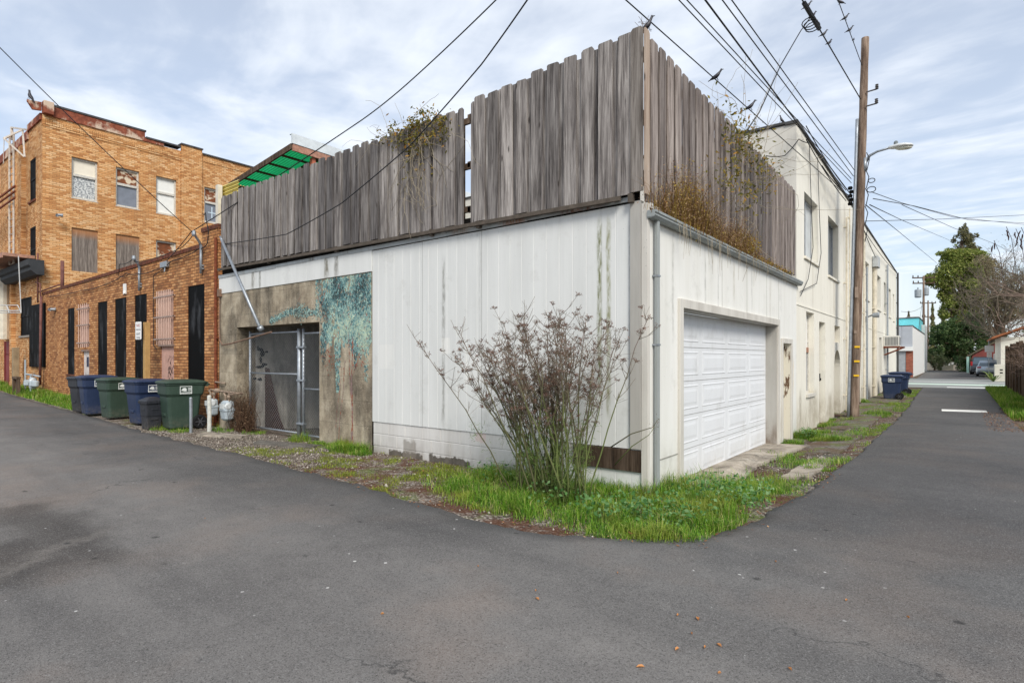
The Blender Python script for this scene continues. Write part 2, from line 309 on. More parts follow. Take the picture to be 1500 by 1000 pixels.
def dirt_mat():
    m = Mat('verge_gravel_and_dirt', .95, .15); p = m.pos(); X = m.sep(p)
    st = m.vor(p, 42, 'Color'); sd = m.vor(p, 42)
    v = m.sep(st)[0]
    c = m.ramp(v, [(0, lin(70, 62, 55)), (.35, lin(112, 103, 94)), (.7, lin(146, 137, 127)), (.95, lin(186, 178, 168))])
    c = m.mix(c, (.03, .026, .022, 1), m.ramp(sd, [(.5, 0), (.85, .8)]))
    soil = m.noise(p, 1.7, 6, .7); c = m.mix(c, lin(84, 64, 48), m.ramp(soil, [(.48, 0), (.62, .75)]))
    c = m.mix(c, lin(92, 96, 90), m.math('MULTIPLY', m.ss(X[1], 1.0, 3.0), m.ramp(m.noise(p, 1.1, 4), [(.4, 0), (.55, .8)])))
    c = m.mix(c, lin(88, 56, 40), m.math('MULTIPLY', m.ss(X[0], -5.5, -4.5), m.ramp(m.noise(p, 1.9, 5, .7), [(.42, 0), (.56, .8)])))
    c = m.mix(c, lin(92, 110, 48), m.ramp(m.noise(p, 1.3, 6, .72), [(.53, 0), (.64, .7)]))
    m.color(c); m.bump(m.math('SUBTRACT', 1, sd), .8, .02); MATS['dirt'] = m.mat; return m.mat
dirt = dirt_mat()
def leaf_mat(name, stops, rough=.6, trans=.25, tone=None):
    m = Mat(name, rough, .25); r = m.rnd(); c = m.ramp(r, stops)
    if tone: q = m.pos(); c = m.mix(c, tone[0], m.ramp(m.noise(q, tone[2], 4, .65), [(.5, 0), (.68, .75)])); c = m.mix(c, tone[1], m.ramp(m.noise(q, tone[2] * 1.7, 4, .65), [(.54, 0), (.7, .6)]))
    m.color(c)
    if trans:
        t = m.node('ShaderNodeBsdfTranslucent', {'Color': c}); mx = m.node('ShaderNodeMixShader', {0: trans, 1: m.b.outputs[0], 2: t.outputs[0]})
        m.nt.links.new(mx.outputs[0], m.nt.nodes['Material Output'].inputs['Surface'])
    MATS[name] = m.mat; return m.mat
grass_m = leaf_mat('grass_blades', [(0, lin(58, 100, 24)), (.3, lin(88, 138, 34)), (.62, lin(122, 166, 48)), (.86, lin(158, 180, 76)), (1, lin(206, 194, 136))], .55, .35, (lin(150, 154, 64), lin(62, 88, 36), 1.7))
weed_m = leaf_mat('broad_weed_leaves', [(0, lin(52, 92, 40)), (.5, lin(80, 122, 60)), (1, lin(126, 156, 104))], .5, .3)
moss_m = leaf_mat('short_yellow_turf', [(0, lin(92, 108, 34)), (.5, lin(122, 136, 44)), (1, lin(156, 160, 66))], .7, .2)
dry_m = leaf_mat('dry_stalks', [(0, lin(84, 60, 38)), (.4, lin(126, 94, 56)), (.75, lin(160, 130, 76)), (1, lin(168, 150, 60))], .8, .25)
vine_m = leaf_mat('vine_leaves', [(0, lin(70, 72, 30)), (.4, lin(108, 104, 44)), (.75, lin(142, 126, 56)), (1, lin(176, 128, 60))], .6, .3)
twig_m = plain('twig_bark', lin(110, 92, 78), .9, .1, 0, .3, 30)
pale_twig = plain('pale_dry_twig', lin(150, 140, 122), .9, .1, 0, .3, 30)
metal_g = plain('galvanised_steel', lin(152, 158, 164), .45, .5, .55, .2, 12)
gutter_m = siding_mat('blue_grey_gutter_paint', lin(150, 156, 156), lin(118, 118, 110))
rust_m = plain('rusted_iron', lin(118, 66, 46), .9, .2, .1, .4, 14, .2)
bk = Mat('black_painted_board', .6, .04); bp_ = bk.pos(); bk.color(bk.mix(lin(13, 13, 14), lin(84, 86, 90), bk.ramp(bk.noise(bk.scale(bp_, (1, 1, .3)), 3.2, 4, .6), [(.53, 0), (.74, .6)])))  # paler smears painted into the black stand in for faint reflections
MATS['black_painted_board'] = black_m = bk.mat
dark_void = plain('dark_interior', lin(26, 24, 22), .9, .1)  # near black in place of shade, for the doorway and the under-fence gap
wire_m = plain('black_cable', lin(34, 35, 38), .6, .3, 0, .2, 10)
white_m = plain('white_paint', lin(228, 228, 224), .5, .4, 0, .06, 5)
door_m = siding_mat('white_steel_door', lin(216, 218, 220), lin(206, 207, 207), low=(.35, lin(190, 186, 178), .4))
glass_m = plain('window_glass', lin(96, 106, 116), .12, .7, 0, .35, 1.2)
glass_d = plain('dark_window_glass', lin(34, 38, 44), .12, .6, 0, .4, 1.5)
frame_w = plain('peeling_white_frame', lin(196, 192, 182), .7, .3, 0, .25, 18)
pink_m = plain('faded_pink_paint', lin(186, 152, 136), .8, .2, 0, .16, 6)
cap_m = plain('dark_roof_edging', lin(74, 74, 74), .8, .2, 0, .3, 5)
# ================================================================== GROUND, ROADS
def grid_sheet(name, xs, ys, zf, mat):
    v = [(x, y, zf(x, y)) for y in ys for x in xs]; n = len(xs)
    f = [(j * n + i, j * n + i + 1, (j + 1) * n + i + 1, (j + 1) * n + i) for j in range(len(ys) - 1) for i in range(n - 1)]
    b = MB(); b.add(v, f); return tag(b.build(name, mat, smooth=True), kind='structure')
def frange(a, b, s): return [a + (b - a) * i / max(1, round((b - a) / s)) for i in range(max(1, round((b - a) / s)) + 1)]
gx = [-400, -200, -100, -60] + frange(-45, -13, 1.0) + frange(-12.75, 6, .25) + frange(7, 20, 1) + [30, 60, 150, 400]
gy = [-300, -100, -40] + frange(-25, -4, 1) + frange(-3.75, 4, .25) + frange(4.5, 20, .5) + frange(22, 90, 4) + [120, 200, 400, 900]
def bumps(x, y):
    return gz(x, y) + (.03 * mnoise.noise((x * .9, y * .9, 1)) + .015 * mnoise.noise((x * 3, y * 3, 4)) if abs(x) < 45 and abs(y) < 45 else 0) - .02
grid_sheet('ground', gx, gy, bumps, dirt)
# alley asphalt: lofted from its ragged kerbless edge outwards
edge = [(-60, 1.2), (-33, -.35), (-27.2, -.75), (-21, -1.0), (-17, -1.12), (-13, -1.3), (-9.5, -1.48), (-6.2, -1.58), (-3.7, -1.7), (-2.1, -1.86), (-.9, -2.0), (-.2, -1.98), (.45, -1.75), (1.0, -1.3), (1.25, -.6), (1.33, .3), (1.40, 1.4), (1.42, 2.8), (1.52, 4.4), (1.5, 6), (1.55, 10), (1.56, 15.4), (1.46, 20), (1.36, 26), (1.3, 31.2)]
outer = [(-60, -14), (-33, -16), (-27, -18), (-21, -20), (-17, -22), (-13, -24), (-9.5, -26), (-6, -28), (-2, -30), (4, -30), (10, -28), (16, -22), (20, -14), (22, -6), (20, 1), (14, 5), (8, 7.2), (5.2, 8.2), (4.0, 9.0), (3.86, 10), (3.84, 12.5), (3.8, 16.6), (3.95, 21), (4.15, 26), (4.2, 31.2)]
def dense(pl, k):
    out = []
    for i in range(len(pl) - 1):
        for j in range(k): t = j / k; out.append((pl[i][0] + (pl[i + 1][0] - pl[i][0]) * t, pl[i][1] + (pl[i + 1][1] - pl[i][1]) * t))
    return out + [pl[-1]]
E_, O_ = dense(edge, 28), dense(outer, 28)
ws = [0, .0012, .012, .03, .06, .1, .15, .21, .28, .36, .45, .55, .66, .78, .9, .988, .9988, 1]
v = []
for (ex, ey), (ox, oy) in zip(E_, O_):
    n1 = mnoise.noise((ex * 2.2, ey * 2.2, 0)) * .09 + mnoise.noise((ex * 9, ey * 9, 3)) * .035 + mnoise.noise((ex * 26, ey * 26, 3)) * .015
    L = math.hypot(ox - ex, oy - ey)
    for w in ws:
        t = w; k = (n1 / L) * max(0, 1 - w * 8) + (n1 / L) * max(0, (w - .9) * 10)
        x, y = ex + (ox - ex) * (t + k), ey + (oy - ey) * (t + k)
        v.append((x, y, gz(x, y) + (-.03 if w in (0, 1) else (.012 if w in (.0012, .9988) else .03))))
n = len(ws); b = MB(); b.add(v, [(i * n + j, (i + 1) * n + j, (i + 1) * n + j + 1, i * n + j + 1) for i in range(len(E_) - 1) for j in range(n - 1)])
tag(b.build('road', asphalt, smooth=True), kind='structure')
pale_asphalt = plain('sunbleached_asphalt', lin(134, 136, 132), .9, .2, 0, .14, 1.2, .2)
def flat(name, pts, z, mat, th=.0):
    b = MB(); b.add([(x, y, z) for x, y in pts], [tuple(range(len(pts)))]); return tag(b.build(name, mat), kind='structure')
flat('cross_street', [(-60, 31.2), (80, 31.2), (80, 47.5), (-60, 47.5)], .012, pale_asphalt)
flat('alley_beyond_street', [(.25, 47.5), (9, 47.5), (7.5, 56), (4.6, 66), (4.2, 84.5), (-.4, 84.5)], .012, asphalt)
line_m = plain('worn_road_paint', lin(222, 222, 216), .8, .2, 0, .12, 9)
green_l = plain('pale_green_road_paint', lin(190, 206, 190), .8, .2, 0, .1, 4)
flat('road_line', [(2.3, 31.9), (6, 31.9), (6, 32.7), (2.3, 32.7)], .018, line_m)
flat('road_line', [(-40, 35.6), (60, 35.6), (60, 37.6), (-40, 37.6)], .018, green_l)
flat('road_line', [(-40, 40.6), (60, 40.6), (60, 41.2), (-40, 41.2)], .018, line_m)
flat('road_line', [(2.42, 14.5), (3.45, 14.7), (3.43, 15.5), (2.4, 15.3)], .036, line_m)
flat('road_line', [(-31, -1.5), (-27.5, -1.3), (-27.2, -1.7), (-30.5, -2.1)], .24, line_m)
# cracked concrete apron at the garage door, broken pads along the right wall, pale slab in the gravel
def slab(name, pts, z, mat, th=.05):
    b = MB(); P = []
    for i in range(len(pts)):
        a, c = pts[i], pts[(i + 1) % len(pts)]
        for j in range(7): t = j / 7; x, y = a[0] + (c[0] - a[0]) * t, a[1] + (c[1] - a[1]) * t; P.append((x + mnoise.noise((x * 6, y * 6, 7)) * .06, y + mnoise.noise((x * 6, y * 6, 2)) * .06))
    N = len(P); b.add([(x, y, gz(x, y) + z) for x, y in P] + [(x, y, gz(x, y) + z - th) for x, y in P], [tuple(range(N))] + [((i + 1) % N, i, N + i, N + (i + 1) % N) for i in range(N)])
    return tag(b.build(name, mat), kind='structure')
slab('concrete_apron', [(-.25, .85), (.32, .8), (.42, 2.2), (.3, 3.6), (.42, 5.0), (.55, 6.1), (-.25, 6.05)], .022, slab_m)
worn = concrete_mat('broken_old_paving', lin(84, 80, 74), lin(108, 104, 98), lin(132, 128, 120), .8, False)
wm = Mat('mossy_broken_paving', .95, .1); q_ = wm.pos(); wn = wm.noise(q_, 1.6, 7, .72)
wc = wm.ramp(wm.noise(q_, 26, 5, .75), [(.3, lin(66, 62, 58)), (.5, lin(108, 104, 98)), (.7, lin(150, 145, 136))])
ce = wm.vor(wm.node('ShaderNodeVectorMath', {0: q_, 1: wm.scale(wm.noise(q_, 2.5, 4, .6, 0, True), .8)}, operation='ADD').outputs[0], 1.3, feature='DISTANCE_TO_EDGE')
wc = wm.mix(wc, lin(56, 52, 40), wm.ramp(ce, [(.0, .9), (.03, 0)])); wc = wm.mix(wc, lin(92, 72, 54), wm.ramp(wn, [(.45, 0), (.56, .75)])); wc = wm.mix(wc, lin(98, 112, 52), wm.ramp(wm.noise(q_, 2.3, 6, .72), [(.52, 0), (.62, .8)])); wm.color(wc); wm.bump(wm.noise(q_, 30, 5, .7), .5, .015); mossy = wm.mat
slab('broken_paving', [(.85, 2.5), (1.2, 2.5), (1.25, 4.2), (1.0, 4.6), (.9, 3.6)], .012, slab_m)
slab('broken_paving', [(.55, 4.9), (1.2, 5.2), (1.2, 9), (.4, 8.4)], .008, mossy)
slab('broken_paving', [(.2, 9.4), (1.1, 9.6), (1.2, 17), (.15, 17)], .02, mossy)
slab('broken_paving', [(.1, 17.6), (1.1, 17.4), (1.1, 27), (.1, 27)], .02, mossy)
slab('pale_slab', [(-9.45, -.75), (-8.35, -.42), (-8.2, -.62), (-9.25, -1.0)], .03, slab_m)
slab('pale_slab', [(-7.6, -.55), (-6.1, -.2), (-6.05, -.5), (-7.3, -.85)], .015, worn)
# ================================================================== GARAGE
garage = thing('garage_building', 'low white sided garage on the corner with a wide white roll up door', 'garage', (-5, 4, 0))
b = MB()                                                           # grooved plywood siding, left face
def grooved(b, x0, x1, z0, z1, y=0.0, pitch=.2, gw=.007, gd=.004):
    xs = [x0]; k = math.ceil(x0 / pitch)
    while k * pitch < x1 - .01:
        g = k * pitch
        if g - gw > x0: xs += [g - gw / 2 - .003, g - gw / 2, g + gw / 2, g + gw / 2 + .003]
        k += 1
    xs.append(x1); prof = [(x, y + (gd if i % 4 in (2, 3) else 0)) for i, x in enumerate(xs[1:-1], 1)] if False else []
    pr = [(x0, y)]
    for i in range(1, len(xs) - 1): pr.append((xs[i], y + (gd if (i - 1) % 4 in (1, 2) else 0)))
    pr.append((x1, y))
    for (xa, ya), (xb, yb) in zip(pr, pr[1:]): b.quad((xa, ya, z0), (xb, yb, z0), (xb, yb, z1), (xa, ya, z1))
    b.quad((x0, y, z0), (x1, y, z0), (x1, y + .03, z0), (x0, y + .03, z0))
grooved(b, -4.955, -.20, .495, 3.36)
grooved(b, -1.42, -.055, -.3, .235); b.box(-.2, -.06, .002, .03, .2, .6)
b.build('wall_siding', siding_l, garage)
seam_m = plain('siding_seam_dark', lin(120, 118, 112), .9, .1)
for x in (-2.52, -3.74): b = MB(); b.box(x, x + .005, -.0008, .003, .5, 3.36); b.build('siding_seam', seam_m, garage)
b = MB()
for i, (xa, xb) in enumerate([(-10.43, -9.62), (-9.615, -8.82), (-8.815, -6.9), (-6.895, -4.96)]): b.box(xa, xb, -.014 - .003 * (i % 2), .06, 3.015, 3.40)
b.build('upper_panel', siding_l, garage, bevel=.004)
b = MB(); 
for r in range(3):                                                  # painted block courses with real joints
    x = -4.95 - (.2 if r % 2 else 0)
    while x < -.9:
        xa, xb = max(x, -4.95), min(x + .4, -.75)
        if xb - xa > .03: b.box(xa + .003, xb - .003, .012 + .004 * R.random(), .2, .3 - r * .2, .492 - r * .2)
        x += .4
b.box(-4.95, -.75, .02, .18, -.3, .49); b.build('foundation', foundation_m, garage, bevel=.006)
b = MB(); b.box(-.98, -.045, -.026, .01, .235, .485); b.build('bare_board', old_wood, garage, bevel=.004)
b = MB(); b.box(-.20, -.065, -.035, .05, .50, 3.37); b.build('corner_board', jamb_g, garage, bevel=.004)
b = MB(); b.box(-.06, .022, -.030, .03, -.3, 3.33); b.build('corner_trim', trim_w, garage, bevel=.004)
b = MB()                                                           # ragged metal flashing under the fence
for xa, xb in [(-10.43, -8.0), (-7.99, -5.6), (-5.59, -3.2), (-3.19, -1.7), (-1.69, -.2)]:
    b.box(xa, xb, -.026 - R.random() * .006, .03, 3.365 + .02 * R.random(), 3.435)
b.build('flashing', siding_mat('rusty_flashing', lin(176, 182, 184), lin(140, 136, 130), [(0, -.9, .5, 3.3, 3.5, lin(122, 70, 48), 1), (0, -1.9, .4, 3.3, 3.5, lin(150, 104, 74), 1), (0, -2.9, .25, 3.3, 3.5, lin(140, 110, 84), 1), (0, -6.7, .15, 3.3, 3.5, DRK, 1)]), garage)
b = MB()                                                           # concrete bay with its opening
b.wall('x', .0, -10.43, -4.96, -.3, 3.012, [(-9.62, -6.5, -.3, 2.23, .42)])
b.build('concrete_wall', concrete, garage)
b = MB(); b.quad((-9.62, .42, -.3), (-9.62, 4.6, -.3), (-9.62, 4.6, 2.9), (-9.62, .42, 2.9)); b.quad((-9.62, 4.6, -.3), (-6.0, 4.6, -.3), (-6.0, 4.6, 2.9), (-9.62, 4.6, 2.9))
b.quad((-6.0, 4.6, -.3), (-6.0, .42, -.3), (-6.0, .42, 2.9), (-6.0, 4.6, 2.9)); b.quad((-6.5, .42, -.3), (-6.0, .42, -.3), (-6.0, .42, 2.9), (-6.5, .42, 2.9))
b.quad((-9.62, .42, 2.9), (-6, .42, 2.9), (-6, .7, 2.9), (-9.62, .7, 2.9)); b.build('passage_wall', concrete_in, garage)
b = MB(); b.box(-9.66, -9.605, 2.42, 3.4, -.2, 1.93); b.build('passage_doorway', dark_void, garage)  # flat dark box stands in for the unlit doorway
b = MB()                                                           # marks sprayed on the passage plaster
for (y, z, w, h) in [(1.4, 1.75, .10, .05), (1.46, 1.66, .07, .09), (1.42, 1.52, .04, .12), (1.5, 1.42, .09, .05), (1.40, 1.36, .16, .05), (1.28, 1.1, .06, .04), (1.4, 1.08, .07, .05), (1.55, 1.12, .06, .05), (1.62, 1.03, .05, .03), (1.35, 1.8, .03, .05), (1.56, 1.7, .05, .03)]:
    n_ = 9; pts = [(-9.612, y - .88 + w * math.cos(k * 2 * math.pi / n_) * R.uniform(.5, 1), z + h * math.sin(k * 2 * math.pi / n_) * R.uniform(.5, 1)) for k in range(n_)]
    b.add(pts, [tuple(range(n_))])
b.build('graffiti', black_m, garage)
b = MB(); b.box(-10.40, -.09, .1, 7.6, 3.25, 3.33) if False else None
b.quad((-10.4, .07, 3.36), (-.1, .07, 3.36), (-.1, 7.62, 3.3), (-10.4, 7.62, 3.3)); b.build('roof', cap_m, garage)
b = MB()                                                           # right face: door opening and side door opening
b.wall('y', .0, .022, 7.62, -.35, 3.26, [(1.02, 5.9, -.35, 2.2, .2), (6.32, 7.02, -.35, 1.86, .13)], inward=-1)
b.build('front_wall', siding_r, garage)
b = MB()                                                           # shallow battens and joints
jm = plain('joint_shadow_filler', lin(150, 148, 140), .9, .1)  # thin grey strips along the panel joints
for y in (2.62, 3.9, 5.15, 6.05): b = MB(); b.box(.0005, .0025, y, y + .006, 2.32, 3.12); b.build('panel_joint', jm, garage)
b = MB(); b.box(-.002, .006, .3, .89, .335, .35); b.build('panel_joint', jm, garage)
b = MB()
b.box(.0, .035, .90, 1.02, -.3, 2.315); b.box(.0, .036, 5.9, 6.02, -.3, 2.315); b.box(-.004, .04, 1.02, 5.9, 2.2, 2.315)
b.build('door_trim', trim_w, garage, bevel=.004)
b = MB(); b.box(-.2, .0, 5.885, 5.9, -.25, 2.2); b.box(-.2, .0, 1.02, 1.035, -.25, 2.2); b.box(-.2, .0, 1.02, 5.9, 2.188, 2.2); b.build('door_jamb', jamb_g, garage)
gd = MB(); rows, cols = 5, 4; Z0, Z1, Y0, Y1 = -.19, 2.188, 1.04, 5.88
for r in range(rows):
    z0 = Z0 + (Z1 - Z0) * r / rows; z1 = Z0 + (Z1 - Z0) * (r + 1) / rows
    gd.box(-.25, -.20, Y0, Y1, z0 + .003, z1 - .003)
    for c in range(cols):
        pw = (Y1 - Y0) / cols; ya, yb = Y0 + pw * c + .09, Y0 + pw * (c + 1) - .09; za, zb = z0 + .085, z1 - .075
        X = -.1998; rr = [(0, 0), (.02, -.005), (.045, -.005), (.085, .0)]           # stamped raised panel
        ring = lambda i, dx: [(X + dx, ya + i, za + i), (X + dx, yb - i, za + i), (X + dx, yb - i, zb - i), (X + dx, ya + i, zb - i)]
        rg = [ring(i, dx + .0065) for i, dx in rr]
        gd.loft([ring(-.014, .0)] + [ring(0, .0065)] + rg[1:], cap=False); gd.add(rg[-1], [(0, 1, 2, 3)])
dr = gd.build('garage_door', door_m, garage)
h = MB()
for r in range(1, rows): z = Z0 + (Z1 - Z0) * r / rows; h.box(-.2, -.1955, Y0, Y1, z - .006, z + .003)
h.build('section_seam', plain('seam_grey', lin(172, 172, 170), .8, .2), dr)
b = MB(); b.box(.0, .03, 6.22, 6.32, -.3, 1.96); b.box(.0, .032, 7.02, 7.14, -.3, 1.96); b.box(-.003, .036, 6.32, 7.02, 1.86, 1.96); b.build('side_door_trim', trim_w, garage, bevel=.004)
peel = Mat('peeling_paint', .85, .2); pp = peel.pos(); pk = peel.ramp(peel.noise(peel.scale(pp, (1, 1, .3)), 7, 6, .7), [(.55, 0), (.6, 1)])
peel.color(peel.mix(lin(214, 208, 192), peel.mix(lin(120, 92, 70), lin(72, 56, 44), peel.noise(pp, 14, 3)), pk)); peel.bump(pk, -.6, .01)
b = MB(); b.box(-.13, .0, 7.005, 7.02, -.3, 1.86); sd = b.build('side_door_jamb', peel.mat, garage)
b = MB(); b.box(-.16, -.125, 6.325, 7.0, -.3, 1.85)
for za, zb in ((.1, .75), (.95, 1.7)): b.box(-.126, -.118, 6.45, 6.9, za, zb)
sd = b.build('side_door', siding_mat('cream_side_door', lin(214, 211, 200), lin(192, 186, 172)), garage, bevel=.006)
# gutter and downspout
prof = [(.02, 3.15), (.08, 3.15), (.108, 3.18), (.108, 3.2), (.12, 3.21), (.12, 3.238), (.113, 3.238), (.104, 3.2), (.098, 3.185), (.078, 3.16), (.028, 3.16), (.028, 3.238), (.02, 3.238)]
b = MB(); b.prism(prof, 'y', -.04, 7.72); b.box(.022, .11, -.045, -.04, 3.16, 3.235)
gt = b.build('gutter', gutter_m, garage)
for y in frange(.6, 7.4, .85): b = MB(); b.box(.022, .118, y, y + .025, 3.234, 3.243); b.build('gutter_strap', metal_g, gt)
b = MB(); b.box(.024, .074, .135, .195, -.05, 3.155); ds = b.build('downspout', gutter_m, garage, bevel=.012)
for z in (2.5, 1.7): b = MB(); b.box(.001, .078, .13, .20, z, z + .02); b.build('bracket', metal_g, ds)
b = MB(); b.tube([(-10.36, -.03, 2.95), (-10.36, -.04, 2.2), (-10.3, -.05, 1.95), (-10.1, -.09, 1.85), (-9.6, -.12, 1.88), (-8.0, -.1, 2.08)], .018, 6)
b.box(-10.4, -10.3, -.07, -.001, 2.95, 3.12); b.build('conduit', plain('old_pipe', lin(128, 104, 88), .8, .3, .2, .3, 12), garage)
# mural: many small strokes of paint lying on the concrete, hanging foliage with a dry branch
def stroke(b, x, z, w, h, a, k, y=-.003):
    ca, sa = math.cos(a), math.sin(a); n_ = 6
    P = [(w * math.cos(t) * R.uniform(.6, 1.1), h * math.sin(t) * R.uniform(.7, 1.1)) for t in [2 * math.pi * i / n_ for i in range(n_)]]
    b.add([(x + p * ca - q * sa, y, z + p * sa + q * ca) for p, q in P], [tuple(range(n_))], k)
mur = MB(); paints = [plain('paint_' + n_, lin(*c), .85, .2, 0, .3, 8) for n_, c in (('deep_teal', (72, 104, 108)), ('teal', (106, 142, 142)), ('pale_teal', (150, 178, 168)), ('mint', (178, 194, 170)), ('ink', (58, 70, 70)), ('mauve', (138, 112, 112)), ('rust_red', (150, 84, 66)))]
drips = [(-6.35, .12, 1.45), (-6.15, .10, 1.75), (-5.93, .10, .95), (-5.75, .08, 1.75), (-5.56, .08, 1.85), (-5.42, .07, 1.35), (-5.28, .06, 1.55), (-5.12, .09, 1.15), (-6.45, .08, 1.6), (-5.02, .05, 1.75)]
layer = 0
for i in range(1500):
    x = R.uniform(-6.5, -5.0); z = R.uniform(1.9, 2.98)
    if mnoise.noise((x * 2.4, z * 1.9, 15)) < -.25 or x < -6.3 + .1 * math.sin(z * 8): continue
    layer += 1; stroke(mur, x, z, R.uniform(.015, .035), R.uniform(.02, .055), R.uniform(-.6, .6), R.choice([0, 1, 2, 2]), -.0012 - .0000004 * layer)
for i in range(11500):
    x = R.uniform(-6.62, -4.985); z = R.uniform(.95, 3.0)
    lowest = 1.78 + .18 * math.sin(x * 5)
    for dx, dw, dz in drips:
        if abs(x - dx) < dw * (.35 + .65 * min(1, max(0, (z - dz) / .8))): lowest = min(lowest, dz)
    if x < -6.47 and z < 2.27: continue
    if z < lowest or (x < -6.35 + .12 * math.sin(z * 9) and R.random() < .65): continue
    if mnoise.noise((x * 3.4, z * 2.6, 5)) > .2 and R.random() < .75: continue
    t = (mnoise.noise((x * 2.6, z * 1.7, 9)) + 1) / 2 + R.uniform(-.25, .25)
    k = 4 if t < .22 else 0 if t < .38 else 1 if t < .54 else 2 if t < .72 else 3
    if R.random() < .025: k = 5
    layer += 1; stroke(mur, x, z, R.uniform(.006, .017), R.uniform(.012, .034), R.uniform(-.7, .7), k, -.0012 - .0000004 * layer)
for i in range(900):                                               # thin arm of foliage along the lintel
    x = R.uniform(-8.25, -6.55); zc = 2.36 + .12 * (x + 8.25) / 1.7 + .05 * math.sin(x * 4)
    z = R.gauss(zc, .035 + .05 * sst(-7.4, -7.1, x) * (1 - sst(-7.05, -6.8, x)))
    layer += 1; stroke(mur, x, z, R.uniform(.006, .014), R.uniform(.012, .028), R.uniform(-1.2, 1.2), R.choice([0, 1, 2, 2, 4]), -.0012 - .0000004 * layer)
for x0, z0, x1, z1, w in [(-5.52, .1, -5.5, 1.9, .022), (-5.48, .1, -5.62, 1.95, .012), (-5.9, .15, -5.7, 1.5, .010), (-6.0, .3, -5.8, 1.4, .008), (-5.55, 1.2, -5.2, 1.7, .008), (-6.45, 2.5, -6.2, 2.95, .012), (-7.4, 2.45, -7.0, 2.85, .006), (-6.9, 2.6, -6.3, 2.75, .012)]:
    for i in range(26):
        t = i / 25; layer += 1; stroke(mur, x0 + (x1 - x0) * t + .012 * math.sin(t * 9 + x0 * 7), z0 + (z1 - z0) * t, w * R.uniform(.4, 1), (abs(z1 - z0)) / 26 * R.uniform(.5, 1), R.uniform(-.15, .15), R.choice([5, 6, 6, 5]), -.0012 - .0000004 * layer)
for i in range(70): layer += 1; stroke(mur, R.gauss(R.choice([-6.2, -5.35, -6.1]), .1), R.gauss(1.6, .14), .012, .016, 0, 6, -.0012 - .0000004 * layer)
mur.build('mural', paints, garage)
# ================================================================== CHAIN LINK GATE
gate = thing('chain_link_gate', 'grey chain link gate across the concrete opening with the painted foliage', 'gate', (-8, .2, 0))
b = MB(); Y = .16
for x, r in ((-9.35, .028), (-7.43, .04), (-7.28, .03), (-6.54, .022)): b.tube([(x, Y, -.1), (x, Y, 2.14)], r, 10)
for (xa, xb, z) in ((-9.35, -7.43, 1.24), (-9.35, -7.43, .08), (-9.35, -7.43, 2.08), (-7.28, -6.54, .96), (-7.28, -6.54, .06), (-7.28, -6.54, 2.04)): b.tube([(xa, Y, z), (xb, Y, z)], .02, 8)
b.build('frame', metal_g, gate, smooth=True)
for z in (.25, 1.1, 1.75): b = MB(); b.box(-7.48, -7.24, Y - .045, Y + .045, z, z + .04); b.build('hinge', metal_g, gate, bevel=.008)
def link(b, x0, x1, z0, z1, y, p=.075, r=.0027):
    W, H = x1 - x0, z1 - z0; c = -H
    while c < W:
        for s in (0, 1):
            t0, t1 = max(0, -c), min(H, W - c)
            if t1 - t0 > .02:
                A, B = (x0 + c + t0, z0 + t0), (x0 + c + t1, z0 + t1)
                if s: A, B = (x0 + x1 - A[0], A[1]), (x0 + x1 - B[0], B[1])
                b.tube([(A[0], y + s * .004, A[1]), (B[0], y + s * .004, B[1])], r, 3, cap=False)
        c += p
b = MB(); link(b, -9.33, -7.45, .1, 2.06, Y - .02); link(b, -7.26, -6.56, .08, 2.02, Y - .02); b.build('wire_mesh', metal_g, gate)
rp = thing('rusty_panel', 'rust brown sheet leaning behind the left side of the chain link gate', 'metal sheet', (-9.2, .5, 0))
b = MB(); P = [(-9.58, 1.35), (-9.42, 1.32), (-9.0, .3), (-8.72, -.1), (-9.58, -.1)]; b.prism(P, 'y', .62, .635); b.build('sheet', plain('brown_rust_sheet', lin(70, 50, 42), .9, .2, 0, .4, 9), rp)
# ================================================================== ROOFTOP FENCES (boards on the garage roof)
def boards(axis, a0, a1, zb, zt, plane, out, w=.125, hi=.05, seed=1):
    """board-on-board fence: a back layer and a front layer of dog-eared boards; axis is the running direction"""
    r = random.Random(seed); b = MB(); a = a0; i = 0
    while a < a1 - .03:
        ww = min(w * r.uniform(.92, 1.06), a1 - a); fr = i % 2
        top = zt(a) + (hi if fr else 0) + r.uniform(-.025, .025); bot = zb(a) - .02 + r.uniform(-.02, .012)
        d0 = out * (.028 if fr else 0) + r.uniform(-.003, .003); d1 = d0 - out * .018; e = r.uniform(.014, .028)
        ov = .03 if fr else .004; xa, xb = a - ov, a + ww - .004 + ov; tl = r.uniform(-.006, .006)
        pts = [(xa, bot), (xb, bot), (xb + tl, top - e * 1.1), (xb - e + tl, top + r.uniform(-.006, .006)), (xa + e + tl, top), (xa + tl, top - e * r.uniform(.6, 1.3))]
        if axis == 'x': b.prism(pts, 'y', plane + d0, plane + d1)
        else: b.prism(pts, 'x', plane + d0, plane + d1)
        a += ww; i += 1
    return b
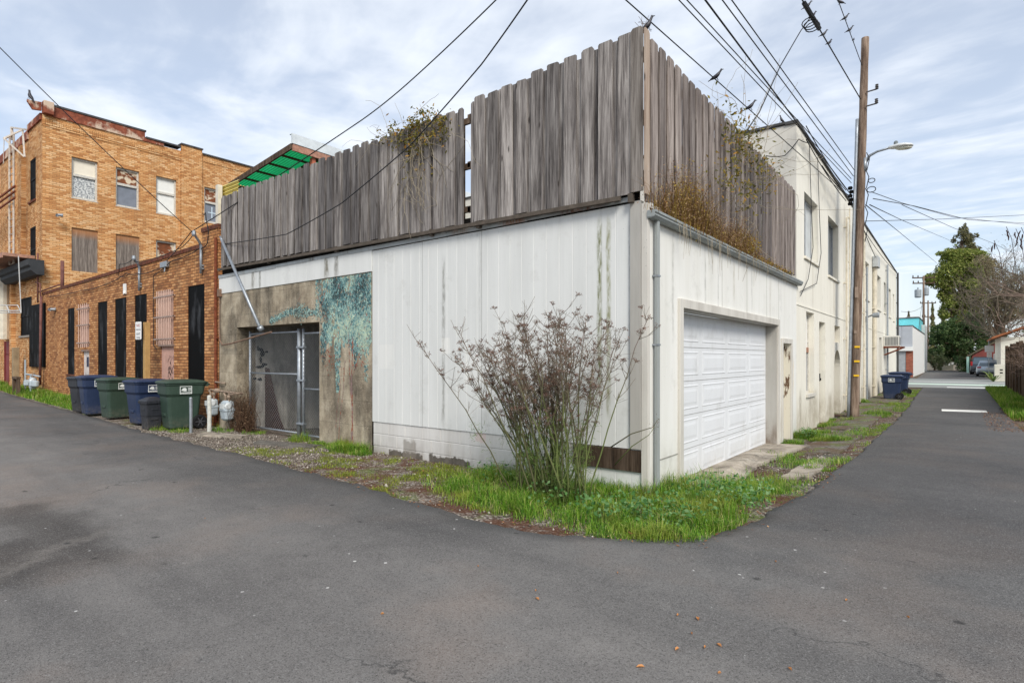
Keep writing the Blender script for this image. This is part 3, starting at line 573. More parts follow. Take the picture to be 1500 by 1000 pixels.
def fence(label, axis, a0, a1, zb, zt, plane, out, mat, seed, posts, hi=.05):
    loc = (a0, plane, 3.4) if axis == 'x' else (plane, a0, 3.4)
    t = thing('board_fence', label, 'fence', loc, 0, 'weathered board fences on the garage roof')
    boards(axis, a0, a1, zb, zt, plane, out, seed=seed, hi=hi).build('boards', mat, t)
    b = MB()
    for f in (.12, .5, .9):
        z0, z1 = [zb(a) + (zt(a) - zb(a)) * f for a in (a0, a1)]
        pa, pb = ((a0 - .1, plane - out * .06, z0), (a1 + .1, plane - out * .06, z1)) if axis == 'x' else ((plane - out * .06, a0 + .05, z0), (plane - out * .06, a1, z1))
        b.bar(pa, pb, .04, .085)
    b.build('rail', old_wood, t)
    for p in posts:
        b = MB(); q = (p, plane - out * .14) if axis == 'x' else (plane - out * .14, p)
        b.box(q[0] - .045, q[0] + .045, q[1] - .045, q[1] + .045, 3.3, zt(p) - .05); b.build('post', old_wood, t)
    return t
Lf = lambda x: 3.47 + (3.62 - 3.47) * (-x / 10.3)
f1 = fence('weathered grey board fence over the foliage mural, ending at the brick building', 'x', -10.24, -2.83, lambda x: Lf(x), lambda x: 5.15 + .0 * x, -.05, -1, fence_wood, 3, (-9.8, -7.6, -5.2, -3.0), .03)
b = MB(); b.add([(-10.3, .0, 3.36), (-.1, .0, 3.36), (-.1, .0, 3.52), (-10.3, .0, 3.74), (-10.3, .03, 3.36), (-.1, .03, 3.36), (-.1, .03, 3.52), (-10.3, .03, 3.74)], [(0, 1, 2, 3), (7, 6, 5, 4), (3, 2, 6, 7), (1, 5, 6, 2), (0, 3, 7, 4)]); b.build('shadow_gap_strip', dark_void, f1)  # added dark strip behind the board feet, stands in for the shadow gap
f2 = fence('weathered grey board fence between the narrow gap and the building corner', 'x', -2.68, -.15, lambda x: Lf(x) - .01, lambda x: 5.20 + .035 * (x + 2.68), -.05, -1, fence_wood, 5, (-2.5, -.5), .035)
f3 = fence('weathered brown board fence above the gutter and the dry plants', 'y', .03, 7.56, lambda y: 3.40, lambda y: 5.26 - .01 * y, -.03, 1, fence_wood_side, 8, (1, 3.4, 5.8, 7.3), .022)
b = MB(); pts = [(-.165, 3.46), (-.012, 3.46), (-.012, 5.30), (-.035, 5.335), (-.135, 5.335), (-.165, 5.30)]; b.prism(pts, 'y', -.093, -.072); b.build('corner_board', wood_mat('pale_corner_board', [lin(78, 72, 68), lin(120, 114, 108), lin(150, 144, 138), lin(178, 172, 166)]), f2)
b = MB(); pts = [(-.09, 3.42), (.025, 3.42), (.025, 5.27), (.0, 5.30), (-.09, 5.30)]; b.prism(pts, 'x', .001, .022); b.build('edge_board', wood_mat('sunlit_corner_board', [lin(134, 112, 98), lin(172, 154, 138), lin(190, 174, 158), lin(206, 192, 178)]), f3)  # paler, warmer wood with the sunlight of this face put into the colour
b = MB(); b.bar((-10.3, -.085, Lf(-10.3) - .075), (-.3, -.085, Lf(0) - .055), .05, .05)
for x in (-8.2, -5.9, -3.5, -2.55, -.2): b.box(x, x + .06, -.09, -.03, Lf(x) - .12, Lf(x) - .02)
tag(b.build('support_beam', plain('dark_old_beam', lin(88, 80, 72), .9, .2, 0, .3, 9), f1))
# ================================================================== GREEN CANOPY BEHIND THE FENCE
can = thing('roof_canopy', 'green corrugated plastic canopy with brown rafters rising behind the board fence', 'canopy', (-8, 3, 3.4))
A = ony(338, 271, 2.0); B_ = ony(428, 214, 2.0)
sl = (B_.z - A.z) / (B_.x - A.x); zc = lambda x: A.z + sl * (x - A.x); y0, y1 = 2.0, 8.6
b = MB(); n_ = 90; xs = [A.x + (B_.x - A.x) * i / n_ for i in range(n_ + 1)]; ys = frange(y0 + .02, y1, .022)
prof = [(y, .02 * math.sin((y - y0) * 2 * math.pi / .09)) for y in ys]
for (ya, wa), (yb, wb) in zip(prof, prof[1:]): b.quad((A.x, ya, A.z + .06 + wa), (B_.x, ya, B_.z + .06 + wa), (B_.x, yb, B_.z + .06 + wb), (A.x, yb, A.z + .06 + wb))
gm = Mat('green_corrugated_plastic', .4, .4); gc = gm.mix(lin(16, 120, 70), lin(40, 160, 98), gm.noise(gm.pos(), 3, 3)); gm.color(gc)
tr = gm.node('ShaderNodeBsdfTranslucent', {'Color': gm.mix(lin(24, 176, 100), lin(60, 216, 140), gm.noise(gm.pos(), 2, 3))}); mx = gm.node('ShaderNodeMixShader', {0: .55, 1: gm.b.outputs[0], 2: tr.outputs[0]}); gm.nt.links.new(mx.outputs[0], gm.nt.nodes['Material Output'].inputs['Surface'])
b.build('corrugated_sheet', gm.mat, can, smooth=True)
b = MB()
for y in (y0 + .9, y0 + 1.9, y0 + 2.9, y0 + 3.9): b.bar((A.x, y, A.z - .02), (B_.x, y, B_.z - .02), .05, .11)
for i in range(1, 5): x = A.x + (B_.x - A.x) * i / 5; b.bar((x, y0 + .02, zc(x) + .01), (x, y1, zc(x) + .01), .05, .05)
b.build('rafter', plain('brown_rafter', lin(92, 66, 50), .8, .2, 0, .25, 8), can)
b = MB(); b.bar((A.x - .1, y0, A.z), (B_.x, y0, B_.z), .05, .15); b.build('fascia', old_wood, can)
b = MB(); b.bar((A.x - .05, y0 - .05, A.z - .05), (A.x - .05, y1, A.z - .05), .08, .2); b.build('beam', plain('dark_brown_beam', lin(84, 58, 46), .8, .2, 0, .3, 8), can)
b = MB(); b.bar((B_.x + .02, y0, B_.z - .04), (B_.x + .02, y1 + 1.5, B_.z - .04), .05, .17); b.build('header', plain('faded_red_wood', lin(166, 124, 106), .85, .2, 0, .35, 9), can)
b = MB(); b.box(B_.x + .0, B_.x + .06, y0 - .03, y1 + 1.6, B_.z + .055, B_.z + .30); b.box(B_.x - .08, B_.x + .06, y0 - .03, y1 + 1.6, B_.z + .30, B_.z + .315); b.build('drip_edge', plain('pale_metal_edge', lin(206, 212, 214), .5, .4, .1, .12, 5), can)
for y in (y0 + .6, y1): b = MB(); b.box(B_.x - .14, B_.x - .02, y, y + .1, 3.3, B_.z - .12); b.build('post', plain('red_brown_post', lin(176, 104, 82), .8, .2, 0, .15, 8), can)
sp = thing('fibreglass_panel', 'small yellow corrugated plastic screen at the left end of the board fence', 'panel', (-10.3, .3, 3.4))
b = MB(); p0, p1 = ony(323, 300, .25), ony(345, 262, .25); z_ = [3.4 + i * .02 for i in range(int((p1.z - 3.4) / .02))]
for za, zb in zip(z_, z_[1:]):
    wa, wb = [.02 * math.sin(z * 2 * math.pi / .08) for z in (za, zb)]; b.quad((p0.x - .05, .25 + wa, za), (p1.x + .15, .25 + wa, za), (p1.x + .15, .25 + wb, zb), (p0.x - .05, .25 + wb, zb))
b.build('sheet', plain('yellow_fibreglass', lin(206, 190, 112), .6, .3, 0, .12, 5), sp, smooth=True)
b = MB(); b.box(p0.x + .08, p0.x + .2, .1, .2, 3.4, p1.z - .06); b.build('post', plain('pale_post', lin(206, 200, 186), .8, .2, 0, .15, 9), sp)
# ================================================================== LOW BRICK BUILDING
low = thing('brick_annex', 'low orange brick building with tall narrow black panels and barred openings', 'brick building', (-17, 4, 0))
blk = [(-12.1, -11.19, .99, 3.31), (-15.55, -14.66, 1.0, 3.33), (-17.12, -16.18, 1.0, 3.33), (-18.64, -17.77, 1.0, 3.32), (-21.75, -20.98, 1.0, 3.29)]
bar = [(-13.9, -12.93, 1.92, 3.3), (-20.4, -19.45, 1.93, 3.34)]
drs = [(-13.72, -12.9, -.2, 1.86), (-20.05, -19.45, -.1, 1.78)]
b = MB(); b.wall('x', .0, -24.93, -10.45, -.3, 4.08, [h + (.05,) for h in blk + bar + drs], ztop=(4.0, 4.2)); b.wall('x', .0, -11.3, -10.45, 4.19, 4.55); 
b.quad((-11.3, 0, 4.19), (-11.3, .9, 4.19), (-11.3, .9, 4.55), (-11.3, 0, 4.55))
b.build('wall', brick_low, low)
b = MB(); b.quad((-10.45, 0, 3.3), (-10.45, 5, 3.3), (-10.45, 5, 4.5), (-10.45, 0, 4.5)); b.build('end_wall', brick_low_e, low)
b = MB(); b.quad((-24.9, .3, 3.75), (-10.45, .3, 3.75), (-10.45, 8, 3.75), (-24.9, 8, 3.75)); b.build('roof', cap_m, low)
b = MB(); x = -24.9                                                 # soldier course of dark cap bricks, one by one
while x < -11.35:
    z = 4.0 + .2 * (x + 24.93) / 14.48; j = R.uniform(-.006, .006); b.box(x, x + .07, -.022 + j, .28, z - .012, z + .085 + j); x += .078
b.build('parapet_cap', brick_cap, low); b = MB()
x = -11.32
while x < -10.5: b.box(x, x + .07, -.022, .28, 4.53, 4.63 + R.uniform(-.006, .006)); x += .078
b.build('parapet_cap', brick_cap, low)
for i, h in enumerate(blk):
    b = MB(); b.box(h[0] + .002, h[1] - .002, .015, .06, h[2], h[3] - .002); w = b.build('blackout_panel', black_m, low)
    b = MB(); b.box(h[0] - .03, h[1] + .03, -.03, .10, h[2] - .05, h[2] + .004); b.build('sill', brick_cap, w)
for i, h in enumerate(bar):
    b = MB(); b.box(h[0] + .002, h[1] - .002, .02, .06, h[2] + .002, h[3] - .002); w = b.build('window_board', pink_m, low)
    b = MB(); k = 9 if i == 0 else 5
    for j in range(k): x = h[0] + .06 + (h[1] - h[0] - .12) * j / (k - 1); b.tube([(x, -.05, h[2] - .02), (x, -.05, h[3] + .02)], .012, 6)
    b.build('bars', plain('pink_bars', lin(196, 168, 154), .6, .3, 0, .12, 8), w)
    b = MB()
    for z in (h[2] + .12, (h[2] + h[3]) / 2, h[3] - .16): b.box(h[0] - .12, h[1] + .12, -.068, -.04, z, z + .035); b.box(h[0] - .12, h[0] - .09, -.06, .01, z, z + .035); b.box(h[1] + .09, h[1] + .12, -.06, .01, z, z + .035)
    b.build('cross_bar', plain('grey_pink_bars', lin(158, 138, 128), .6, .3, 0, .2, 8), w)
for i, h in enumerate(drs):
    b = MB(); b.box(h[0] + .002, h[1] - .002, .02, .06, h[2], h[3] - .002); d = b.build('door', plain('stained_pink_door', lin(190, 152, 138), .8, .2, 0, .16, 5) if i == 0 else plain('pale_worn_door', lin(196, 186, 180), .8, .2, 0, .25, 7), low)
    b = MB(); b.box(h[0] - .04, h[1] + .04, -.05, .10, h[3] + .002, h[3] + .06); b.build('door_lintel', plain('lintel_grey', lin(128, 110, 102), .8, .2), d)
    b = MB()
    for j in range(46 if i == 0 else 14):
        x, z = R.uniform(h[0] + .42, h[1] - .08) if i == 0 else R.uniform(h[0] + .1, h[1] - .1), R.uniform(.75, 1.62) if i == 0 else R.uniform(.3, 1.1)
        a = R.uniform(-.7, .7); w_, h_ = R.uniform(.008, .016), R.uniform(.02, .07); ca, sa = math.cos(a), math.sin(a)
        b.add([(x + p * ca - q * sa, .018 - j * .00002, z + p * sa + q * ca) for p, q in ((-w_, -h_), (w_, -h_), (w_ * .6, h_), (-w_, h_))], [(0, 1, 2, 3)])
    b.build('graffiti', black_m if i == 0 else plain('scuffed_blue_grey', lin(120, 120, 134), .8, .2), d)
    if i == 1:
        b = MB(); b.box(h[0] + .3, h[0] + .5, .014, .0195, 1.28, 1.6); b.build('door_notice', plain('notice_navy', lin(40, 46, 70), .6, .3), d)
b = MB(); b.tube([(-10.53, -.04, .1), (-10.53, -.04, 4.3)], .035, 8); b.box(-10.6, -10.46, -.05, .0, 2.0, 2.04); b.build('drain_pipe', rust_m, low)
def security_lamp(name, x, z, y, parent=None):
    b = MB(); b.tube([(x, y, z), (x, y - .12, z + .04)], .02, 6); b.box(x - .07, x + .07, y - .03, y, z - .06, z + .06)
    for s in (-1, 1): b.lathe([(.01, -.02), (.04, -.02), (.065, .12), (.06, .13), (.02, .10)], (x + s * .1, y - .16, z - .02), 10, axis='y' if s > 0 else 'x')
    return b.build(name, metal_g, parent, smooth=False)
security_lamp('wall_lamp', -23.2, 3.35, -.001, low)
# service masts on the brick wall, each a thing
def mast(label, x, z0, z1, tip):
    t = thing('service_mast', label, 'service mast', (x, -.05, z0), 0, 'galvanised service masts on the brick wall')
    b = MB(); b.tube([(x, -.05, z0), (x, -.05, z1)], .032, 10); b.build('pipe', metal_g, t, smooth=True)
    b = MB(); b.tube([(x, -.05, z1 - .02), (x - .02, -.07, z1 + .06), tip], .03, 8); b.build('arm', metal_g, t, smooth=True)
    b = MB(); b.box(x - .06, x + .06, -.05, -.005, z1 - .5, z1 - .46); b.box(x - .06, x + .06, -.05, -.005, z0 + .1, z0 + .14); b.build('clamp', metal_g, t)
    b = MB(); b.lathe([(.035, -.06), (.05, -.02), (.045, .05), (.02, .07)], tip, 8); b.build('weatherhead', metal_g, t)
    return t
m1 = mast('galvanised mast with bent head above the middle black panels', -15.05, 3.42, 4.1, tuple(ony(196, 378, -.25)))
m2 = mast('galvanised mast with bent head beside the raised end of the brick parapet', -11.25, 3.55, 4.22, tuple(ony(284, 342, -.35)))
b = MB(); b.tube([ony(325, 352, -.1), ony(380, 478, -.35)], .032, 8); b.tube([ony(380, 478, -.35), ony(384, 484, -.3)], .06, 8); b.tube([ony(325, 352, -.1), (-10.33, -.02, 4.3)], .03, 6)
tag(b.build('brace_pipe', metal_g, smooth=True), 'long galvanised pipe leaning diagonally across the upper left of the concrete bay', 'pipe')
def cable(name, pts, r, label, sag=0, group='overhead cables'):
    P = []; pts = [Vector(p) for p in pts]
    for a, c in zip(pts, pts[1:]):
        n_ = 14
        for i in range(n_): t = i / n_; q = a.lerp(c, t); q.z -= sag * 4 * t * (1 - t); P.append(q)
    P.append(pts[-1]); b = MB(); b.tube(P, r * .8, 5); return tag(b.build(name, wire_m, smooth=True), label, 'cable', group)
pw = [(-24, -.06, 3.86), (-20, -.05, 3.8), (-17.8, -.05, 3.82), (-16, -.06, 4.0), (-15.1, -.08, 3.9), (-14, -.05, 3.9), (-12.8, -.07, 4.02), (-11.3, -.06, 4.15), (-10.9, -.06, 4.22), (-10.85, -.06, 4.5), (-11.0, -.06, 4.95), (-11.15, -.05, 4.95)]
cable('wall_cable', pw, .014, 'dark cable looping along the top of the low brick wall', .04)
cable('wall_cable', [(-13.3, -.05, 3.9), (-14.1, -.04, 3.75), (-14.12, -.03, 2.6), (-14.12, -.03, 1.9), (-13.9, -.03, 1.8)], .012, 'thin cable dropping down beside the wider barred opening', 0)
b = MB(); b.box(-13.55, -13.15, -.09, -.005, 3.9, 4.05); b.tube([(-13.3, -.05, 3.9), (-13.3, -.07, 3.78)], .02, 6); tag(b.build('junction_box', metal_g, bevel=.01), 'small grey junction box under the brick parapet', 'junction box')
b = MB(); b.box(-16.35, -16.15, -.03, -.004, 3.42, 3.72); b.tube([(-16.22, -.04, 3.5), (-16.15, -.06, 3.42)], .02, 6); tag(b.build('wall_plate', white_m), 'small torn white plate on the low brick wall', 'plate')
# ================================================================== TALL BRICK BUILDING
tall = thing('brick_hotel', 'three storey tan brick building with boarded windows and rusted roof edging', 'brick building', (-30, 8, 0))
W_e = [(.92, 1.80), (2.43, 3.30), (3.95, 4.78), (5.98, 6.85)]
he = [(a, c, 7.95, 9.57, .16) for a, c in W_e] + [(.92, 1.80, 5.04, 6.76, .08), (2.43, 3.31, 5.04, 6.76, .08), (3.95, 4.78, 4.9, 6.76, .16)]
b = MB(); XE = -24.93
b.wall('y', XE, 0, 4.95, 0, 10.95, he[:3] + he[4:], inward=-1); b.wall('y', XE, 4.95, 24, 0, 11.05, [he[3]], inward=-1)
b.wall('y', XE + .09, 4.95, 5.85, 0, 11.22, inward=-1); b.quad((XE, 4.95, 0), (XE + .09, 4.95, 0), (XE + .09, 4.95, 11.22), (XE, 4.95, 11.22)); b.quad((XE, 5.85, 0), (XE + .09, 5.85, 0), (XE + .09, 5.85, 11.22), (XE, 5.85, 11.22))
b.build('side_wall', brick_tall_e, tall)
b = MB(); y = 0.02
while y < 12:
    if not 4.93 < y < 5.86: b.box(XE - .1, XE + .018 + R.uniform(0, .004), y, y + .064, 10.58 if y < 4.95 else 10.72, 10.80 if y < 4.95 else 10.94)
    y += .072
y = .02
for z in (10.50,): b.box(XE - .1, XE + .02, 0, 4.95, z, z + .06)
b.build('soldier_course', brick_tall_e, tall)
rustp = Mat('rusted_roof_sheet', .85, .25); q = rustp.pos(); rn = rustp.noise(q, 1.1, 6, .65)
rustp.color(rustp.mix(rustp.ramp(rustp.noise(q, 5, 5, .7), [(.3, lin(96, 52, 40)), (.6, lin(146, 82, 60)), (.8, lin(176, 110, 80))]), lin(206, 186, 164), rustp.ramp(rn, [(.52, 0), (.6, .85)]))); rustp.bump(rn, .3, .01)
b = MB(); b.box(XE - .3, XE + .05, .05, 3.5, 10.94, 11.34); b.box(XE - .3, XE + .045, 3.5, 4.25, 10.94, 11.08); b.build('roof_fascia', rustp.mat, tall)
b = MB(); b.box(XE - .35, XE + .08, .05, 3.54, 11.34, 11.41); b.box(XE - .35, XE + .08, 3.54, 4.95, 11.08, 11.15); b.box(XE - .35, XE + .14, 4.93, 5.88, 11.22, 11.28); b.box(XE - .35, XE + .07, 5.88, 24, 11.05, 11.11); b.build('roof_edge', cap_m, tall)
b = MB(); b.box(XE - .1, XE + .22, .0, .32, 10.95, 11.44); sc_ = b.build('scupper_box', rustp.mat, tall, bevel=.02)
b = MB(); P = [(-.46, 11.28), (-.30, 11.02), (-.03, 11.06), (-.03, 11.38), (-.46, 11.34)]; b.prism(P, 'x', XE - .05, XE + .04); b.build('roof_overhang', rustp.mat, tall)
WSs = [(-26.75, -25.85, 7.85, 9.5, .16), (-26.75, -25.85, 4.95, 6.8, .16), (-30.2, -29.6, 7.8, 9.4, .16), (-28.25, -26.45, 2.5, 4.05, .12), (-31.0, -30.15, -.1, 2.32, .15)]
b = MB(); b.wall('x', .0, -48, XE, -.3, 10.75, WSs); b.box(-27.9, -27.4, -.14, .01, 4.6, 10.3); b.box(-29.4, -29.1, -.14, .01, 0, 9.8)
b.build('front_wall', brick_tall_s, tall)
b = MB(); b.box(-26.9, -25.0, -.06, .2, 10.75, 11.0); b.box(-48, -26.9, -.05, .2, 10.45, 10.8); b.build('front_coping', rustp.mat, tall)
b = MB(); b.quad((-48, .3, 10.5), (XE - .1, .3, 10.5), (XE - .1, 24, 10.5), (-48, 24, 10.5)); b.build('roof', cap_m, tall)
def sash_e(a, c, z0, z1, x, up, lo, t, mid=.42):
    fr = MB(); w = .07
    fr.box(x - .06, x + .02, a, a + w, z0, z1); fr.box(x - .06, x + .02, c - w, c, z0, z1); fr.box(x - .06, x + .021, a + w, c - w, z1 - w, z1); fr.box(x - .06, x + .021, a + w, c - w, z0, z0 + w)
    zm = z0 + (z1 - z0) * (1 - mid); fr.box(x - .06, x + .035, a + w, c - w, zm - .05, zm + .05)
    f = fr.build('window', frame_w, t, bevel=.006)
    p = MB(); p.box(x - .05, x - .03, a + w, c - w, zm + .05, z1 - w); p.build('upper_pane', up, f)
    p = MB(); p.box(x - .05, x - .028, a + w, c - w, z0 + w, zm - .05); p.build('lower_pane', lo, f)
    p = MB(); p.box(x - .06, x + .11, a - .01, c + .01, z0 - .03, z0 - .002); p.build('sill', frame_w, f)
    return f
frost = Mat('scraped_frosted_glass', .4, .4); fp = frost.pos(); frost.color(frost.mix(lin(212, 214, 210), lin(120, 124, 128), frost.ramp(frost.noise(fp, 16, 5, .8), [(.46, 0), (.54, 1)])))
blind = plain('drawn_cream_blind', lin(226, 218, 200), .8, .2, 0, .05, 3); paper = plain('papered_white_pane', lin(226, 226, 220), .7, .2, 0, .06, 5); greyp = plain('grey_painted_pane', lin(120, 126, 136), .6, .3, 0, .12, 4); torn = plywood
tw = Mat('torn_board_and_paper', .85, .2); tp = tw.pos(); tw.color(tw.mix(lin(206, 190, 166), tw.mix(lin(150, 84, 50), lin(70, 56, 44), tw.noise(tp, 6, 4)), tw.ramp(tw.noise(tw.scale(tp, (1, 1, 1.6)), 2.2, 4, .6), [(.45, 0), (.5, 1)])))
xg = XE - .10
sash_e(.92, 1.80, 7.95, 9.57, xg, blind, frost.mat, tall); sash_e(2.43, 3.30, 7.95, 9.57, xg, tw.mat, greyp, tall); sash_e(3.95, 4.78, 7.95, 9.57, xg, paper, paper, tall)
w4 = sash_e(5.98, 6.85, 7.95, 9.57, xg, tw.mat, greyp, tall)
b = MB(); b.box(xg - .028, xg - .022, 6.36, 6.40, 8.15, 8.72); b.box(xg - .0275, xg - .0215, 6.2, 6.6, 8.42, 8.46); b.build('paint_cross', plain('pale_blue_paint', lin(196, 214, 224), .6, .2), w4)
sash_e(3.95, 4.78, 4.9, 6.76, xg, tw.mat, tw.mat, tall, .5)
ply2 = Mat('sun_bleached_plywood', .9, .15); y_ = ply2.pos(); g_ = ply2.noise(ply2.scale(y_, (1, 1, .06)), 22, 6, .75)
ply2.color(ply2.mix(ply2.ramp(g_, [(.3, lin(66, 60, 56)), (.5, lin(118, 108, 100)), (.62, lin(142, 132, 122)), (.75, lin(180, 170, 156))]), lin(168, 116, 74), ply2.math('MULTIPLY', ply2.ss(ply2.sep(y_)[2], 6.3, 6.7), .8)))
for a, c, z0, z1 in ((.92, 1.80, 5.04, 6.76), (2.43, 3.31, 5.04, 6.76)):
    b = MB(); b.box(XE - .075, XE - .05, a, c, z0, z1); b.build('window_board', ply2.mat, tall)
for a, c, z0, z1, d in WSs[:4]:
    fr = MB(); w = .06
    fr.box(a, a + w, .02, .15, z0, z1); fr.box(c - w, c, .02, .15, z0, z1); fr.box(a, c, .018, .15, z1 - w, z1 - .001); fr.box(a, c, .018, .15, z0 + .001, z0 + w); fr.box(a, c, .015, .15, (z0 + z1) / 2, (z0 + z1) / 2 + w)
    f = fr.build('window', black_m if z0 < 3 else plain('dark_sash', lin(34, 36, 40), .7, .1), tall)
    p = MB(); p.quad((a, .04, z0), (c, .04, z0), (c, .04, z1), (a, .04, z1)); p.build('pane', black_m, f)
    s_ = MB(); s_.box(a - .06, c + .06, -.05, .014, z0 - .08, z0 - .002); s_.build('sill', brick_cap if z0 > 3 else plain('grey_sill', lin(150, 142, 132), .8, .2), f)
b = MB(); b.box(-26.5, -24.42, -.07, -.012, 1.22, 3.66); b.build('blackout_panel', black_m, tall)
b = MB(); b.box(-30.98, -30.17, .02, .1, -.1, 1.72); b.box(-30.98, -30.17, .021, .1, 1.75, 2.31); d = b.build('door', plain('dark_red_door', lin(122, 54, 52), .6, .3, 0, .25, 4), tall)
b = MB(); b.box(-31.02, -30.98, -.02, .06, -.1, 2.34); b.box(-30.17, -30.13, -.02, .06, -.1, 2.34); b.build('door_frame', plain('maroon_frame', lin(112, 40, 44), .6, .3), d)
b = MB()
prof = [(-.02, 4.72), (-.25, 4.72), (-.42, 4.88), (-.42, 5.0), (-.5, 5.06), (-.5, 5.28), (-.02, 5.28)]
b.prism(prof, 'x', -29.5, -24.55); b.build('cornice', plain('charcoal_cornice', lin(52, 54, 56), .7, .3, 0, .2, 4), tall)
security_lamp('wall_lamp', -24.6, 7.1, .55, tall)
b = MB(); b.tube([(-30.3, -.15, 2.4), (-30.3, -.15, 5.6)], .2, 10); b.build('vent_pipe', plain('pale_duct', lin(206, 200, 184), .7, .3, 0, .15, 5), tall)
# ------------------------------------------------------------------ fire escape
fe = thing('fire_escape', 'rusty white fire escape ladder and balcony at the far left brick front', 'fire escape', (-28, -.6, 2))
fw_ = plain('chipped_white_iron', lin(196, 186, 174), .7, .3, .1, .25, 10)
b = MB(); zt = ony(14, 200, -.5).z; zb = ony(14, 388, -.5).z; xl = ony(14, 300, -.5).x; xr = ony(20, 300, -.5).x
for x in (xl, xr): b.tube([(x, -.5, zb), (x, -.5, zt)], .035, 6)
z = zb
while z < zt: b.tube([(xl, -.5, z), (xr, -.5, z)], .015, 5); z += .3
b.build('ladder', fw_, fe)
b = MB(); top = ony(17, 198, -.5); tip = ony(6, 203, -1.0); low_ = ony(36, 230, -.5); mid = ony(33, 190, -.5)
b.bar(top, tip, .06, .06); b.bar(tip, low_, .05, .05); b.bar(low_, mid, .05, .05); b.bar(mid, tip, .05, .05); b.bar(ony(17, 187, -.5), ony(38, 190, -.5), .06, .06); b.tube([ony(17, 187, -.5), ony(18, 205, -.5)], .05, 6); b.tube([tip, ony(5, 240, -1.0)], .012, 4)
b.build('hoist_bracket', fw_, fe)
for zz, nm in ((372, 'balcony'),):
    p = ony(28, zz, -.5); b = MB(); b.box(-34, p.x, -1.0, -.02, p.z - .12, p.z); b.bar((p.x, -1, p.z - .16), (-34, -1, p.z - .16), .05, .08); b.build(nm, plain('rusty_white_deck', lin(168, 130, 112), .8, .2, .1, .35, 6), fe)
b = MB(); p = ony(22, 280, -.6)
for z in (p.z, p.z - .25, p.z + .2): b.bar((p.x, -.6, z), (-34, -.6, z), .05, .06)
b.build('upper_rail', rust_m, fe)
b = MB(); pz = [ony(x, y, -.7) for x, y in ((0, 447), (26, 447), (31, 458), (0, 458))]; b.tube([pz[0], pz[1], pz[2], pz[3]], .02, 6); b.tube([ony(10, 447, -.7), ony(14, 458, -.7)], .025, 5); b.tube([ony(27, 375, -.7), ony(31, 458, -.7)], .015, 5); b.tube([ony(0, 455, -.7), ony(30, 455, -.7)], .025, 6)
b.build('drop_step', plain('white_iron_step', lin(186, 186, 184), .6, .3, 0, .08, 6), fe)
# pipes at the joint of the two brick buildings
b = MB(); b.tube([(-24.6, -.14, .55), (-24.45, -.14, 3.9)], .045, 8); b.tube([(-25.1, -.1, 3.7), (-25.1, -.1, 5.6)], .03, 6); b.tube([(-24.9, -.1, 4.1), (-23.6, .3, 4.35)], .025, 6); b.tube([(-23.6, .3, 3.9), (-23.6, .3, 5.2)], .06, 8); b.tube([(-24.7, -.1, 3.75), (-24.7, -.12, 4.4), (-25.3, -.12, 4.5)], .025, 6)
tag(b.build('vent_pipe', plain('maroon_pipe', lin(112, 76, 70), .8, .2, .1, .3, 8), smooth=True), 'maroon vent pipes at the joint between the two brick buildings', 'pipe')
# ================================================================== CREAM STUCCO BUILDING
stu = thing('stucco_building', 'long cream two storey stucco building beyond the garage', 'building', (-4, 20, 0))
up = [(8.42, 10.03, 3.92, 5.41), (11.47, 13.14, 3.83, 5.46), (19.0, 20.45, 3.85, 5.28), (23.3, 24.75, 3.73, 5.22), (26.1, 26.95, 3.75, 5.2), (28.5, 29.7, 3.7, 5.13), (30.8, 31.7, 3.62, 5.05)]
H = [h + (.22,) for h in up] + [(8.64, 9.56, .71, 2.66, .2), (10.21, 11.06, -.3, 2.5, .2), (12.5, 13.45, 2.02, 2.5, .25), (21.9, 22.9, .3, 2.6, .18), (24.2, 25.2, .6, 2.5, .18), (27.6, 28.6, .5, 2.5, .18)]
aY0, aY1, aZ = 12.44, 13.5, 1.3
b = MB(); b.wall('y', .0, 7.62, 33, -.4, 6.6, H + [(aY0, aY1, -.4, 1.85, .0)], inward=-1, ztop=(6.72, 6.42))
ar = [(aY0 + (aY1 - aY0) / 2 - (aY1 - aY0) / 2 * math.cos(t), aZ + .5 * math.sin(t)) for t in [math.pi * i / 14 for i in range(15)]]
for (ya, za), (yb, zb) in zip(ar, ar[1:]):                         # spandrel and soffit of the arched doorway
    b.quad((0, ya, za), (0, yb, zb), (0, yb, 1.85), (0, ya, 1.85)); b.quad((0, ya, za), (0, yb, zb), (-.45, yb, zb), (-.45, ya, za))
for y in (aY0, aY1): b.quad((0, y, -.4), (0, y, aZ), (-.45, y, aZ), (-.45, y, -.4))
b.quad((-.45, aY0, -.4), (-.45, aY1, -.4), (-.45, aY1, 1.85), (-.45, aY0, 1.85))
b.build('front_wall', stucco_m, stu)
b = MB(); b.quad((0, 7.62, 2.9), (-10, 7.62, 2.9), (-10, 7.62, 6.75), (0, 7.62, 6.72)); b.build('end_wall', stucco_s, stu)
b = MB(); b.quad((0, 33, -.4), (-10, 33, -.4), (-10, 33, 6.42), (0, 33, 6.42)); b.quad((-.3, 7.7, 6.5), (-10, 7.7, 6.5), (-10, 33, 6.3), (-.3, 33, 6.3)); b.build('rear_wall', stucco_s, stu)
b = MB(); b.add([(-.22, 7.58, 6.72), (.035, 7.58, 6.72), (.035, 33.05, 6.42), (-.22, 33.05, 6.42), (-.22, 7.58, 6.79), (.035, 7.58, 6.79), (.035, 33.05, 6.48), (-.22, 33.05, 6.48)], [(0, 1, 2, 3)[::-1], (4, 5, 6, 7), (0, 1, 5, 4), (1, 2, 6, 5), (2, 3, 7, 6), (3, 0, 4, 7)])
b.box(-10, -.22, 7.58, 7.72, 6.75, 6.80); b.build('parapet_cap', cap_m, stu)
